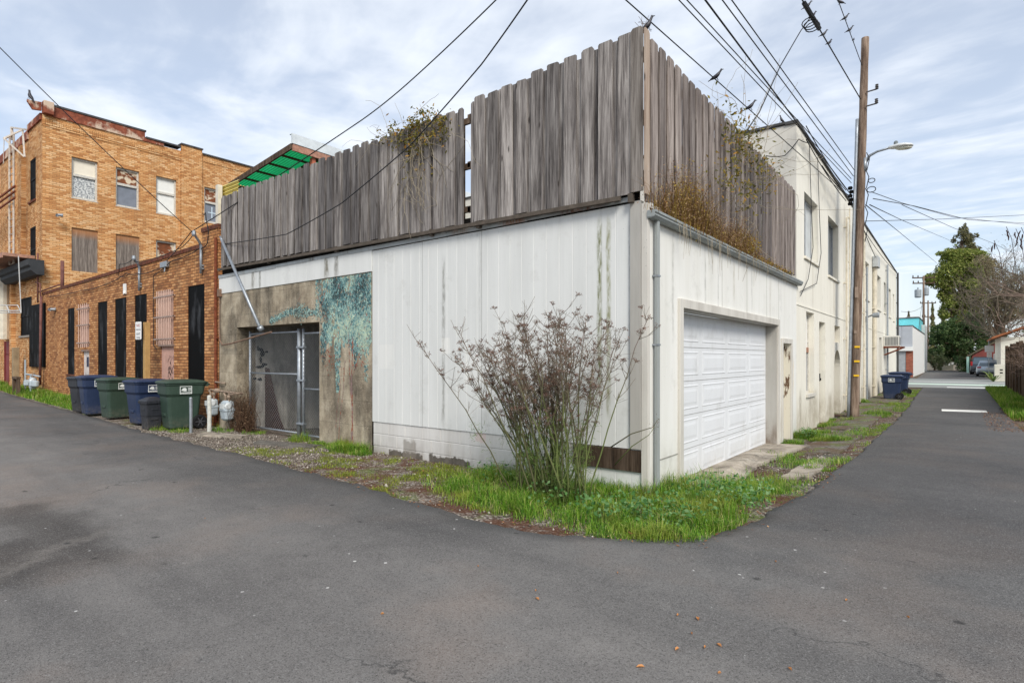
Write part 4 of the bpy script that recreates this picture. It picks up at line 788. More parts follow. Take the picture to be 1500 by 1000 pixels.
b = MB(); b.box(.0, .014, 7.62, 14.7, 2.735, 2.765); b.box(.0, .012, 14.7, 33, 2.74, 2.76); b.build('floor_ledge', stucco_m, stu)
fr_al = plain('aluminium_window_frame', lin(168, 172, 174), .45, .4, .3, .15, 10); curt = plain('pale_curtain', lin(192, 196, 196), .8, .2, 0, .14, 3)
for i, (a, c, z0, z1) in enumerate(up):
    b = MB(); w = .05; X0, X1 = -.2, -.14
    b.box(X0, X1, a, a + w, z0, z1); b.box(X0, X1, c - w, c, z0, z1); b.box(X0, X1 + .002, a, c, z1 - w, z1 - .001); b.box(X0, X1 + .002, a, c, z0 + .001, z0 + w); m_ = (a + c) / 2; b.box(X0, X1 + .01, m_ - w / 2, m_ + w / 2, z0, z1)
    f = b.build('window', fr_al, stu)
    b = MB(); b.box(-.19, -.172, a + w, m_, z0 + w, z1 - w); b.build('pane', glass_m if i % 2 == 0 else curt, f)
    b = MB(); b.box(-.19, -.168, m_, c - w, z0 + w, z1 - w); b.build('pane', curt if i % 2 == 0 else glass_m, f)
    b = MB(); b.box(-.2, .045, a - .04, c + .04, z0 - .06, z0 - .002); b.build('sill', stucco_m, f)
b = MB(); w = .05; a, c, z0, z1 = 8.64, 9.56, .71, 2.66
b.box(-.18, -.12, a, a + w, z0, z1); b.box(-.18, -.12, c - w, c, z0, z1); b.box(-.18, -.119, a, c, z1 - w, z1 - .001); b.box(-.18, -.119, a, c, z0 + .001, z0 + w); f = b.build('window', frame_w, stu)
b = MB(); b.box(-.17, -.15, a + w, c - w, 1.82, z1 - w); b.build('upper_pane', white_m, f)
b = MB(); b.box(-.18, -.11, a + w, c - w, 1.70, 1.82); b.build('middle_rail', plain('orange_brown_rail', lin(158, 118, 98), .8, .2, 0, .25, 12), f)
b = MB(); b.box(-.17, -.15, a + w, c - w, z0 + w, 1.70); b.build('lower_pane', plain('dusty_grey_glass', lin(142, 146, 150), .3, .4, 0, .15, 4), f)
b = MB(); b.box(-.19, .05, a - .03, c + .03, z0 - .07, z0 - .002); b.build('sill', frame_w, f)
b = MB(); b.box(-.19, -.14, 10.25, 11.02, -.3, 2.46); d = b.build('door', plain('pale_grey_door', lin(186, 186, 178), .6, .3, 0, .1, 5), stu)
b = MB(); b.box(-.14, -.1, 10.9, 10.96, .95, 1.15); b.tube([(-.13, 10.93, 1.0), (-.08, 10.93, 1.0)], .03, 8); b.build('handle', black_m, d)
b = MB(); b.box(-.43, -.40, aY0 + .03, aY1 - .03, -.3, 1.8); b.build('arched_door', plain('grey_recess_door', lin(176, 172, 162), .7, .2, 0, .12, 4), stu)
b = MB()
for z in frange(2.06, 2.46, .07): b.box(-.2, -.17, 12.5, 13.45, z, z + .05)
b.build('vent_grille', plain('beige_grille', lin(172, 160, 142), .7, .2), stu)
for a, c, z0, z1 in ((21.9, 22.9, .3, 2.6), (24.2, 25.2, .6, 2.5), (27.6, 28.6, .5, 2.5)):
    b = MB(); b.box(-.17, -.12, a, c, z0, z1); f = b.build('window', fr_al, stu); b = MB(); b.box(-.16, -.112, a + .07, c - .07, z0 + .07, z1 - .07); b.build('pane', glass_m, f)
pipe_m = plain('cream_pipe', lin(206, 198, 180), .7, .3, 0, .18, 6)
for y, z0, z1, r, mt in ((14.15, -.1, 5.9, .03, pipe_m), (14.75, -.1, 6.3, .02, pipe_m), (18.3, .0, 6.2, .035, pipe_m), (19.1, .0, 5.0, .03, metal_g), (21.6, -.1, 5.5, .075, pipe_m), (22.0, -.1, 5.4, .05, pipe_m), (26.9, .5, 6.1, .04, metal_g), (32.8, -.1, 6.4, .05, cap_m)):
    b = MB(); b.tube([(.08, y, z0), (.08, y, z1)], r, 8)
    for z in frange(z0 + .5, z1 - .3, 1.5): b.box(.0, .08 + r * .5, y - r - .03, y + r + .03, z, z + .04)
    b.build('drain_pipe', mt, stu)
b = MB(); b.box(.01, .22, 21.4, 22.1, 5.3, 5.75); b.build('meter_box', plain('grey_box', lin(176, 180, 180), .6, .3), stu, bevel=.02)
b = MB(); b.tube([(.0, 19.3, 3.1), (.25, 19.25, 3.2)], .03, 6); b.lathe([(.02, -.1), (.09, -.06), (.1, .12), (.08, .14)], (.32, 19.2, 3.18), 10, axis='x'); b.box(.0, .06, 19.2, 19.4, 2.95, 3.15); b.build('wall_lamp', metal_g, stu)
ac = thing('air_conditioner', 'window air conditioner on a rusty bracket high on the stucco wall', 'air conditioner', (.3, 26.3, 2.1))
b = MB(); b.box(.0, .62, 25.9, 26.7, 2.12, 2.62); b.build('case', plain('ac_case', lin(206, 204, 196), .6, .3, 0, .08, 6), ac, bevel=.02)
b = MB()
for i in range(9): y = 25.895; x = .07 + i * .058; b.box(x, x + .03, y - .004, y, 2.18, 2.56)
for i in range(11): y = 25.95 + i * .064; b.box(.62, .624, y, y + .035, 2.18, 2.56)
b.build('grille', plain('ac_louvre_grey', lin(112, 114, 114), .7, .2), ac)
b = MB(); b.box(.0, .8, 25.85, 25.9, 2.05, 2.11); b.bar((.78, 25.87, 2.07), (.02, 25.87, 1.72), .04, .04); b.bar((.78, 26.6, 2.07), (.02, 26.6, 1.72), .04, .04); b.box(0, .8, 26.58, 26.63, 2.05, 2.11); b.build('bracket', rust_m, ac)
# ================================================================== UTILITY POLES, LAMP, WIRES
def sign_text(name, txt, size, loc, rot, mat, parent):
    cu = bpy.data.curves.new(name, 'FONT'); cu.body = txt; cu.size = size; cu.align_x = 'CENTER'; cu.align_y = 'CENTER'; cu.extrude = .0008
    o = bpy.data.objects.new(name, cu); dg = None; C.objects.link(o); bpy.context.view_layer.update()
    me = bpy.data.meshes.new_from_object(o.evaluated_get(bpy.context.evaluated_depsgraph_get())); C.objects.unlink(o); bpy.data.objects.remove(o)
    me.materials.clear(); me.materials.append(mat); n = bpy.data.objects.new(name, me); C.objects.link(n)
    n.parent = parent
    off = Vector((0, 0, 0)); p = parent
    while p is not None and not p.get('_local'): off += p.location; p = p.parent
    n.location = Vector(loc) - off; n.rotation_euler = rot; return n
PD = 16.1
pb, pt_ = at(1251, 606, PD - .1), at(1267.5, 56, PD)
pole = thing('utility_pole', 'tall weathered timber utility pole with street lamp beside the stucco building', 'utility pole', (pb.x, pb.y, 0))
pol = lambda z: pb.lerp(pt_, (z - pb.z) / (pt_.z - pb.z))
b = MB(); zs = frange(-.3, pt_.z, .4); b.tube([pol(z) for z in zs], [.125 - .032 * z / 11 + .004 * math.sin(z * 5) for z in zs], 14); b.build('pole', pole_wood, pole, smooth=True)
off = Vector((-.128, -.085, 0))
b = MB(); b.tube([pol(z) + off for z in frange(-.1, 8.3, .5)], .042, 8); b.tube([pol(z) + off * 1.35 + Vector((.05, -.07, 0)) for z in frange(-.1, 6.4, .5)], .03, 8); b.build('conduit', metal_g, pole, smooth=True)
b = MB()
for z in (1.05, 1.45, 1.85): 
    q = pol(z); b.box(q.x - .02, q.x + .11, q.y - .132, q.y - .11, z, z + .05)
b.build('yellow_marker', plain('yellow_marker', lin(232, 186, 40), .6, .3), pole)
ptm = plain('pole_tag', lin(150, 132, 118), .7, .2)
b = MB(); q = pol(3.3); b.box(q.x - .05, q.x + .03, q.y - .132, q.y - .11, 3.25, 3.55); b.build('pole_tag', ptm, pole)
b = MB(); q = pol(2.3); b.box(q.x - .04, q.x + .02, q.y - .134, q.y - .11, 2.25, 2.33); b.build('pole_tag', ptm, pole)
b = MB()
for z in (9.0, 8.6): q = pol(z); b.bar(q + Vector((.08, -.1, 0)), q + Vector((.34, -.14, .0)), .03, .03); b.lathe([(.02, -.07), (.05, -.05), (.03, -.02), (.05, .0), (.03, .03), (.045, .06), (.01, .08)], q + Vector((.33, -.14, .06)), 8)
q = pol(8.2)
b.build('insulator', plain('insulator_dark', lin(70, 66, 64), .4, .4), pole)
b = MB(); q = pol(6.05)
for k in range(5): b.lathe([(.05, -.04), (.065, .0), (.05, .04)], q + Vector((-.23 + .03 * (k % 2), -.16, -.14 + .11 * k)), 8)
b.build('splice_box', black_m, pole)
b = MB()
for z, r in ((6.5, .10), (6.25, .13)):
    q = pol(z) + Vector((.26, -.05, 0)); b.tube([q + Vector((r * math.cos(t) * .8, 0, r * math.sin(t) * .6)) for t in [2 * math.pi * i / 16 for i in range(17)]], .012, 5)
for k in range(5): q = pol(7.1 - k * .5); b.tube([q + Vector((.13, -.08, .2)), q + Vector((.2, -.1, 0)), q + Vector((.14, -.09, -.3))], .012, 5)
b.build('cable_coil', wire_m, pole)
a0 = pol(1.55 + (525 - 240) / 835 * PD) + Vector((.1, -.03, 0)); a1 = at(1285, 222, PD - .35); a2 = at(1302, 217, PD - .6); a3 = at(1338, 213, PD - .95)
b = MB(); b.tube([a0, a0.lerp(a1, .35) + Vector((0, 0, .08)), a1, a2], [.045, .04, .032, .03], 8); b.box(a0.x - .06, a0.x + .03, a0.y - .05, a0.y + .05, a0.z - .25, a0.z + .12); arm = b.build('lamp_arm', metal_g, pole, smooth=True)
ax = (a3 - a2); L = ax.length; ax.normalize(); sd_ = ax.cross(Vector((0, 0, 1))).normalized(); upv = sd_.cross(ax)
rings = []
for t, w, hh, dz in ((-.03, .035, .03, 0), (.0, .06, .05, 0), (.15, .10, .065, .0), (.4, .15, .08, .01), (.7, .15, .075, .012), (.92, .10, .05, .01), (1.0, .04, .02, .005)):
    c_ = a2 + ax * (L * t) + upv * dz; rings.append([c_ + sd_ * (w * math.cos(k)) + upv * (hh * math.sin(k) * (1 if math.sin(k) > 0 else .55)) for k in [2 * math.pi * i / 14 for i in range(14)]])
b = MB(); b.loft(rings); hd = b.build('lamp_head', plain('lamp_grey', lin(206, 208, 206), .5, .4, .1, .08, 6), pole, smooth=True)
b = MB(); c_ = a2 + ax * (L * .62) - upv * .055; rings = [[c_ + ax * (.19 * s * math.cos(k)) + sd_ * (.1 * s * math.sin(k)) - upv * d_ for k in [2 * math.pi * i / 14 for i in range(14)]] for s, d_ in ((1, -.03), (1, 0), (.7, .025), (.3, .03))]; b.loft(rings); b.build('lamp_lens', plain('lamp_lens', lin(190, 190, 176), .25, .5), hd, smooth=True)
b = MB(); c_ = a2 + ax * (L * .28) + upv * .06; b.lathe([(.05, 0), (.05, .08), (.03, .11)], c_, 10); b.build('photocell', plain('photocell_grey', lin(110, 116, 118), .5, .4), hd)
def linep(px, py, zpole, drop=.0):                                  # far end of an overhead wire that leaves the picture at (px, py), level with its pole end
    return at(px, py, (zpole - drop - CAMZ) * F / (HY - py))
WIRES = {}
def span(key, label, tx, ty, ex, ey, r, sag=.0, drop=0, pd=PD, ext=.35):
    e = at(ex, ey, pd); f = linep(tx, ty, e.z, drop); f2 = f + (f - e) * ext
    WIRES[key] = (f, e); return cable('cable', [f2, f, e], r, label, sag)
span('bird', 'overhead cable with crows that skims the fence corner', 903, -12, 1246, 292, .011)
span('a', 'overhead cable left of the pair that starts above the fence corner', 983, -12, 1247, 268, .011)
span('b', 'overhead cable right of the pair that starts above the fence corner', 995, -12, 1247, 262, .011)
span('c', 'thickest overhead cable bundle running down to the timber pole', 1024, -12, 1247, 286, .016)
span('d', 'left cable of the thin pair above the stucco roof', 1049, -12, 1250, 258, .012)
span('e', 'right cable of the thin pair above the stucco roof', 1063, -12, 1252, 250, .012)
span('f', 'heavy overhead cable with small birds running to the timber pole', 1168, -12, 1261, 146, .018)
span('g', 'thin bird wire reaching the timber pole near its top', 1223, -12, 1263, 97, .012)
def wpt(key, px):
    a, c = WIRES[key]; best = None
    for i in range(401):
        p = a.lerp(c, i / 400); dx, dy = p.x - CAM[0], p.y - CAM[1]; x = CX + F * (dx * RT[0] + dy * RT[1]) / (dx * FW[0] + dy * FW[1])
        if best is None or abs(x - px) < best[0]: best = (abs(x - px), p)
    return best[1]
s0 = wpt('f', 1189); cable('cable', [s0, at(1172, 47, 14), at(1143, 97, 12.8), at(1112, 165, 11.6), at(1088, 200, 10.8)], .016, 'curved service drop from the bird cable towards the fence vine')
b = MB(); 
for k in range(3): q = s0 + Vector((.03 * k - .05, 0, -.12 - .05 * k)); b.tube([q + Vector((.14 * math.cos(t), .02 * k, .1 * math.sin(t))) for t in [2 * math.pi * i / 12 for i in range(13)]], .012, 4)
b.tube([wpt('f', 1178), wpt('f', 1200)], .05, 6)
tag(b.build('cable_splice', wire_m), 'black splice with loops of wire on the bird cable', 'cable splice')
cable('cable', [(-.6, 7.5, 6.1), (-.2, 7.45, 6.0), (.05, 7.6, 6.35), (.1, 8.4, 6.5)], .013, 'short cable looping round the corner of the stucco gable', .02)
for y, dz in ((8.9, 0), (9.9, .1)): cable('wall_cable', [(.02, y, 6.6), (.05, y + .05, 5.2), (.08, y + .1, 4.2), (.05, y - .3, 3.4), (.03, 7.9, 2.95 + dz)], .01, 'thin cable hanging down the stucco front by the first window' if dz == 0 else 'thin cable hanging past the right edge of the first stucco window')
for i, (z0, z1) in enumerate(((6.6, 6.35), (6.45, 6.3), (6.3, 6.0))): cable('cable', [(.12, 8.0, z0 + .15), (.3, 12.4, z1), ], .014, 'cable along the top of the stucco front, ' + ('highest', 'middle', 'lowest')[i] + ' of its bundle', .08)
cable('cable', [(.1, 10, 6.4), pol(6.1) + Vector((-.2, -.1, 0)), (.1, 22, 5.7)], .016, 'cable from the stucco front past the pole to the grey meter box', .1)
cable('cable', [pol(6.0) + Vector((-.2, -.1, 0)), (.1, 18, 6.2), (.1, 33, 6.35)], .014, 'cable along the roof edge of the far stucco front', .15)
q = at(1276, 281, PD)
cable('cable', [q, at(1320, 297, 20), at(1396, 318, 27), at(1520, 331, 34)], .013, 'cable from the pole sagging right to the frame edge, upper of two')
cable('cable', [at(1279, 291, PD), at(1340, 302, 21), at(1418, 322, 30), at(1520, 328, 38)], .016, 'cable from the pole sagging right to the frame edge, lower of two')
cable('cable', [at(1267, 324, PD), at(1380, 321, 22), at(1520, 314, 28)], .012, 'nearly level cable from the pole to the right frame edge')
cable('cable', [at(1268, 300, PD), at(1315, 338, 30), at(1372, 385, 60)], .018, 'cable dropping from the pole to the distant tree, steepest')
cable('cable', [at(1274, 300, PD), at(1320, 322, 30), at(1391, 352, 70)], .018, 'cable from the pole to the redwood top')
cable('cable', [at(1321, 300, 24), at(1397, 334, 40), at(1454, 356, 52), at(1500, 378, 60)], .018, 'cable crossing in front of the redwood top to the bare tree')
# left side wires
m2t = ony(284, 342, -.35)
a = at(-25, 45, 10); cable('cable', [a, m2t], .011, 'cable from upper left across the tan brick gable to the mast', .06)
cable('cable', [at(745, -18, 8.2), at(600, 120, 9.8), at(530, 176, 10.6), m2t + Vector((-.15, 0, .05)), (-13.2, -.06, 4.05)], .013, 'long cable from the top of the frame over the canopy to the brick mast', .02)
cable('cable', [at(785, -18, 5.6), at(705, 95, 6.6), at(600, 214, 8.0), at(500, 298, 9.4), at(420, 343, 10.7), ony(330, 357, -.08)], .011, 'long cable from the top of the frame to the left end of the board fence', .01)
cable('cable', [m2t, (-12.3, -.12, 4.25), (-15.0, -.15, 4.2), tuple(ony(196, 378, -.25))], .012, 'cable between the two galvanised masts', .05)
cable('cable', [tuple(ony(196, 378, -.25)), (-16.1, -.2, 4.25), (-16.4, -.12, 3.95), (-15.6, -.1, 3.95)], .012, 'short looped cable at the left galvanised mast', .06)
# ------------------------------------------------------------------ birds
def bird_mesh():
    b = MB(); n_ = 10
    spine = [(-.17, .012, -.055, .008), (-.10, .016, -.03, .012), (-.075, .022, -.018, .022), (-.03, .038, .0, .036), (.02, .043, .022, .042), (.055, .036, .048, .037), (.078, .026, .078, .028), (.093, .027, .098, .029), (.108, .022, .108, .022), (.120, .010, .108, .010), (.150, .003, .102, .003)]
    b.loft([[(x, w * math.cos(k), z + h * math.sin(k)) for k in [2 * math.pi * i / n_ for i in range(n_)]] for x, w, z, h in spine])
    for s in (-1, 1):
        b.loft([[(x, s * (o + .008 * math.cos(k)), z + h * math.sin(k)) for k in [2 * math.pi * i / 8 for i in range(8)]] for x, o, z, h in ((-.13, .014, -.035, .006), (-.07, .03, -.012, .022), (.0, .041, .008, .03), (.04, .038, .028, .02), (.055, .03, .035, .006))])
        b.tube([(.005, s * .018, -.03), (.012, s * .018, -.075), (.03, s * .02, -.08)], .004, 5)
    return b
bm_ = Mat('bird_plumage', .45, .5); bm_.color(bm_.mix(lin(28, 28, 32), lin(52, 50, 60), bm_.noise(bm_.pos(True), 30, 3)))
bird0 = bird_mesh().build('bird', bm_.mat, smooth=True)
def bird(p, rz, s, pitch, label, first=[True]):
    o = bird0 if first[0] else bird0.copy()
    if not first[0]: C.objects.link(o)
    first[0] = False
    o.location = Vector(p) + Vector((0, 0, .062 * s)); o.rotation_euler = (0, -pitch, rz); o.scale = (s * .78,) * 3
    tag(o, label, 'bird', 'dark birds perched on wires and roofs')
bird((XE - .01, -.36, 11.36), rad(215), 2.0, rad(35), 'black crow on the rusted beam of the tan brick building')
bird((-.02, .06, 5.33), rad(30), 1.0, rad(20), 'dark bird perched at the corner of the board fence')
for px, k, s, rz, lb in ((1050, 'bird', 1.05, 20, 'dark bird on the cable nearest the fence corner'), (1099, 'bird', 1.1, 25, 'dark bird on the cable just above the fence vine'),
    (1183, 'f', 1.0, 30, 'topmost small bird on the heavy cable at the frame edge'), (1191, 'f', .95, 50, 'small bird on the heavy cable at the wire splice'),
    (1207, 'f', 1.0, 40, 'small bird on the heavy cable, first below the wire splice'), (1214.5, 'f', 1.0, 60, 'small bird on the heavy cable, lowest of its row'),
    (1230, 'g', 1.0, 200, 'topmost bird on the thin wire left of the pole top'), (1238.5, 'g', 1.0, 30, 'middle bird on the thin wire left of the pole top'), (1245, 'g', 1.05, 35, 'third bird down on the thin wire left of the pole top'), (1250, 'g', .7, 80, 'lowest small bird on the thin wire left of the pole top')):
    bird(wpt(k, px), rad(rz), s, rad(8), lb)
bird((-.3, 7.6, 6.8), rad(200), .9, rad(30), 'dark bird on the near corner of the stucco roof edge')
bird((-.1, 8.6, 6.78), rad(150), .9, rad(30), 'dark bird on the stucco roof edge past the corner')
# ================================================================== WHEELED BINS
def rrect(w, d, z, r=.06, cy=0, n=4):
    P = []
    for cx_, cy_, a0 in ((w / 2 - r, d / 2 - r, 0), (-w / 2 + r, d / 2 - r, 90), (-w / 2 + r, -d / 2 + r, 180), (w / 2 - r, -d / 2 + r, 270)):
        for i in range(n + 1): a = rad(a0 + 90 * i / n); P.append((cx_ + r * math.cos(a), cy + cy_ + r * math.sin(a), z))
    return P
def bin_mat(name, c): 
    m = Mat(name, .5, .35); p = m.pos(True); X = m.sep(p)
    k = m.ramp(m.noise(m.scale(p, (1, 1, .35)), 9, 5, .7), [(.42, 0), (.75, .4)]); cc = m.mix(c, tuple(min(1, x * 1.5 + .02) for x in c[:3]) + (1,), k)
    cc = m.mix(cc, lin(120, 112, 100), m.math('MULTIPLY', m.ss(X[2], .35, .0), m.ramp(m.noise(p, 14, 4, .7), [(.4, 0), (.7, .5)]))); m.color(cc); return m.mat
bin_g, bin_b, bin_k = bin_mat('bin_green', lin(48, 66, 56)), bin_mat('bin_blue', lin(34, 48, 76)), bin_mat('bin_black', lin(40, 42, 48))
tyre_m = plain('bin_tyre', lin(30, 30, 32), .8, .2, 0, .2, 20, 0, True); hub_m = plain('bin_hub', lin(70, 70, 74), .5, .4, 0, .15, 20, 0, True)
label_m = plain('bin_label_white', lin(214, 218, 216), .6, .3, 0, .05, 20, 0, True)
def cart(label, px, py, rot, mat, parts_label=True, s=1.0, group='wheeled bins by the walls'):
    p = gnd(px, py, gz(*gnd(px, py)[:2])); t = thing('wheeled_bin', label, 'bin', (p.x, p.y, gz(p.x, p.y)), 0, group); t.rotation_euler = (0, 0, rot); t['_local'] = 1; t.scale = (s * .95,) * 3
    b = MB(); b.loft([rrect(.50, .56, .03, .07), rrect(.52, .58, .06, .07), rrect(.60, .67, .62, .07, .0), rrect(.615, .685, .72, .07, .005), rrect(.68, .76, .78, .07, .01), rrect(.70, .79, .97, .07, .02), rrect(.74, .83, .975, .08, .02), rrect(.74, .83, 1.01, .08, .02)])
    b.box(-.10, .10, -.335, -.30, .30, .36); b.box(-.2, .2, .27, .33, .1, .16)
    body = b.build('body', mat, t, smooth=False, bevel=.006)
    b = MB(); b.loft([rrect(.78, .86, 1.012, .08, .015), rrect(.78, .86, 1.04, .08, .015), rrect(.72, .80, 1.06, .09, .01), rrect(.58, .60, 1.085, .12, -.0), rrect(.3, .3, 1.095, .12, -.02)]); b.build('lid', mat, t, bevel=.004)
    b = MB(); b.tube([(-.30, .43, .96), (-.30, .50, .98), (.30, .50, .98), (.30, .43, .96)], .02, 8); b.box(-.34, -.27, .41, .47, .93, 1.03); b.box(.27, .34, .41, .47, .93, 1.03); b.build('handle', mat, t)
    for sx in (-1, 1):
        b = MB(); x0 = sx * .31; b.lathe([(.075, -.035), (.14, -.04), (.152, -.02), (.152, .02), (.14, .04), (.105, .042), (.10, .03)], (x0, .30, .152), 20, axis='x'); w = b.build('wheel', tyre_m, t, smooth=False)
        b = MB(); b.lathe([(.03, -.05), (.03, .05)], (x0, .30, .152), 10, axis='x')
        for k in range(6): a = 2 * math.pi * k / 6; b.bar((x0 + sx * .036, .30, .152), (x0 + sx * .036, .30 + .1 * math.cos(a), .152 + .1 * math.sin(a)), .022, .018)
        b.build('hub', hub_m, w)
    b = MB(); X = .352; y0, y1, z0, z1 = -.11, .13, .78, .95; k = [0]
    def q(ya, yb, za, zb): b.box(X - .02, X, ya, yb, za, zb)
    q(y0, y1, z0, z0 + .012); q(y0, y1, z1 - .012, z1); q(y0, y0 + .012, z0 + .012, z1 - .012); q(y1 - .012, y1, z0 + .012, z1 - .012)
    pts = [(-.085, .855), (-.05, .905), (-.01, .915), (.03, .89), (.01, .875), (.035, .85), (-.01, .835), (-.04, .845)]; b.prism(pts, 'x', X - .02, X)
    for i in range(3): q(.05, .112, .845 + i * .027, .858 + i * .027)
    q(-.09, .112, .802, .816)
    b.build('label', label_m, t)
    return t
R90 = rad(-90)
cart('dark navy bin leftmost by the brick wall, half hidden behind a blue bin', 127, 602.5, rad(6), bin_k, s=.97)
cart('blue bin at the left of the row, between the dark bin and a green bin', 141, 606, rad(-4), bin_b, s=1.02)
cart('green bin between the two blue bins by the brick wall', 172, 611.5, rad(4), bin_g)
cart('blue bin behind the small black bin by the brick wall', 215, 620, rad(3), bin_b, s=1.02)
cart('green bin nearest the gas meters, with its lid slightly open', 264, 627, rad(-5), bin_g, s=1.05)
cart('blue bin nearest the camera beside the stucco wall', 1306, 584.5, R90 + rad(2), bin_b, s=.9)
cart('blue bin behind the other beside the stucco wall', 1317.5, 578, R90 - rad(3), bin_b, s=.95)
p = gnd(222, 627.5); t = thing('small_bin', 'small black square bin in front of the blue bin by the brick wall', 'bin', (p.x, p.y, gz(p.x, p.y)), 0); t.rotation_euler = (0, 0, rad(2)); t['_local'] = 1; t.scale = (.84, .84, .98)
b = MB(); b.loft([rrect(.34, .34, .0, .03), rrect(.37, .37, .28, .03), rrect(.39, .39, .30, .03), rrect(.42, .42, .58, .03)]); b.box(.19, .212, -.08, .08, .42, .46); b.box(.17, .20, -.08, .08, .20, .24); b.box(-.08, .08, -.212, -.19, .42, .46); b.build('body', bin_k, t, bevel=.006)
b = MB(); b.loft([rrect(.47, .47, .57, .03), rrect(.47, .47, .635, .03), rrect(.40, .40, .66, .04), rrect(.2, .2, .71, .04)])
for k in range(9): y = -.21 + k * .047; b.box(.232, .242, y, y + .03, .572, .632); b.box(y, y + .03, -.242, -.232, .572, .632)
b.build('lid', bin_k, t, bevel=.004)
# ------------------------------------------------------------------ gas meters, posts, sign
gm_ = plain('meter_blue_grey', lin(166, 176, 182), .5, .4, 0, .16, 12, 0, True); pipe2 = plain('meter_pipe', lin(146, 128, 112), .7, .3, .2, .25, 14)
def meter(label, x, y, z, s=1.0):
    t = thing('gas_meter', label, 'gas meter', (x, y, z - .25), 0)
    b = MB(); b.loft([[(x + px * s, y + py_ * s, z + h * s) for px, py_, _ in rrect(w, d, 0, .05)] for w, d, h in ((.16, .12, -.2), (.24, .18, -.16), (.27, .2, -.02), (.29, .22, 0), (.29, .22, .03), (.25, .19, .05), (.24, .18, .16), (.16, .12, .2))]); bd = b.build('body', gm_, t, smooth=False, bevel=.008)
    b = MB(); b.lathe([(.075, -.03), (.075, .0), (.05, .015)], (x + .14 * s, y - .05, z + .1), 12, axis='x'); b.box(x - .08, x + .08, y - .13, y - .1, z + .04, z + .15); b.build('dial', plain('meter_dial', lin(200, 204, 204), .4, .4), bd)
    b = MB(); b.tube([(x - .08, y, z + .18), (x - .08, y, z + .32), (x - .16, y, z + .36), (x - .2, y + .1, z + .36)], .022, 6); b.tube([(x + .08, y, z + .18), (x + .08, y, z + .34), (x + .24, y + .02, z + .36)], .022, 6); b.lathe([(.04, -.03), (.05, 0), (.04, .03)], (x + .08, y, z + .3), 8); b.build('pipe', pipe2, t)
    return t
p1, p2 = at(311, 596, 12.75), at(333, 601, 12.35)
meter('pale grey gas meter between the white post and the brick corner', p1.x, p1.y, p1.z, .95); meter('pale grey gas meter in front of the left concrete pier', p2.x, p2.y, p2.z, 1.08)
b = MB(); za = p2.z + .42; b.tube([(p1.x - .25, p1.y + .05, za), (p2.x + .3, p2.y + .05, za - .04), (p2.x + .35, -.02, za - .04)], .026, 6); b.tube([(p1.x - .2, p1.y + .05, za), (p1.x - .2, p1.y + .05, -.1)], .026, 6); b.tube([(p2.x + .02, p2.y + .03, za), (p2.x + .02, p2.y + .03, p2.z + .2)], .024, 6); b.tube([(-10.5, -.06, 1.02), (-10.15, -.06, 1.0), (-10.1, -.02, 1.0)], .02, 6); b.lathe([(.05, -.05), (.08, .0), (.05, .05)], (p1.x + .15, p1.y + .04, za - .01), 10)
tag(b.build('gas_pipe', pipe2), 'pale rusty gas pipework running above the two gas meters', 'pipe')
def post(label, px, py, top, r, mat, d=None):
    p = gnd(px, py); z1 = CAMZ + (HY - top) / F * ((CAMZ) * F / (py - HY)); b = MB(); b.tube([(p.x, p.y, -.2), (p.x + .01, p.y, z1 * .5), (p.x, p.y, z1)], r, 10); b.lathe([(r * .98, 0), (r * .6, .02)], (p.x, p.y, z1), 10)
    return tag(b.build('bollard', mat, smooth=False), label, 'bollard')
post('thin galvanised bollard beside the green bin', 279.5, 633, 583, .032, metal_g)
post('white leaning bollard in front of the gas meters', 306.5, 632, 580, .042, plain('scuffed_white_post', lin(196, 196, 188), .7, .3, 0, .2, 12))
far = meter('cluster of far gas meters in the grass under the maroon pipe', -24.6, -.35, .62, 1.1)
b = MB(); 
for dx in (-.5, .35, .7): b.lathe([(.06, -.12), (.11, -.08), (.11, .08), (.05, .12)], (-24.7 + dx, -.4, .62), 10)
b.tube([(-25.6, -.35, .95), (-23.7, -.35, .9)], .03, 6); b.tube([(-24.9, -.35, .9), (-24.9, -.35, .1)], .03, 6); b.tube([(-25.7, -.35, 1.5), (-25.7, -.35, .1)], .03, 6); b.build('regulator', gm_, far)
b = MB(); b.box(-27.35, -27.1, -.45, -.25, -.1, 2.0); tag(b.build('timber_post', plain('grey_timber', lin(148, 130, 104), .9, .1, 0, .25, 5), bevel=.01), 'weathered timber post in the grass by the dark red door', 'post')
b = MB(); b.box(-25.9, -25.78, -.7, -.6, .2, .85); b.box(-25.3, -25.18, -.7, -.6, .2, .8); b.box(-25.9, -25.18, -.72, -.58, .78, .86); tag(b.build('timber_guard', old_wood), 'low timber guard beside the far gas meters', 'guard')
pz = ony(215.5, 472, -.42); sg = thing('sign_post', 'tan timber post with a narrow white no parking sign behind the bins', 'sign', (pz.x, -.42, 0))
b = MB(); b.box(pz.x - .07, pz.x + .07, -.49, -.37, -.2, pz.z); b.build('post', plain('tan_post', lin(176, 142, 92), .85, .2, 0, .16, 7), sg, bevel=.008)
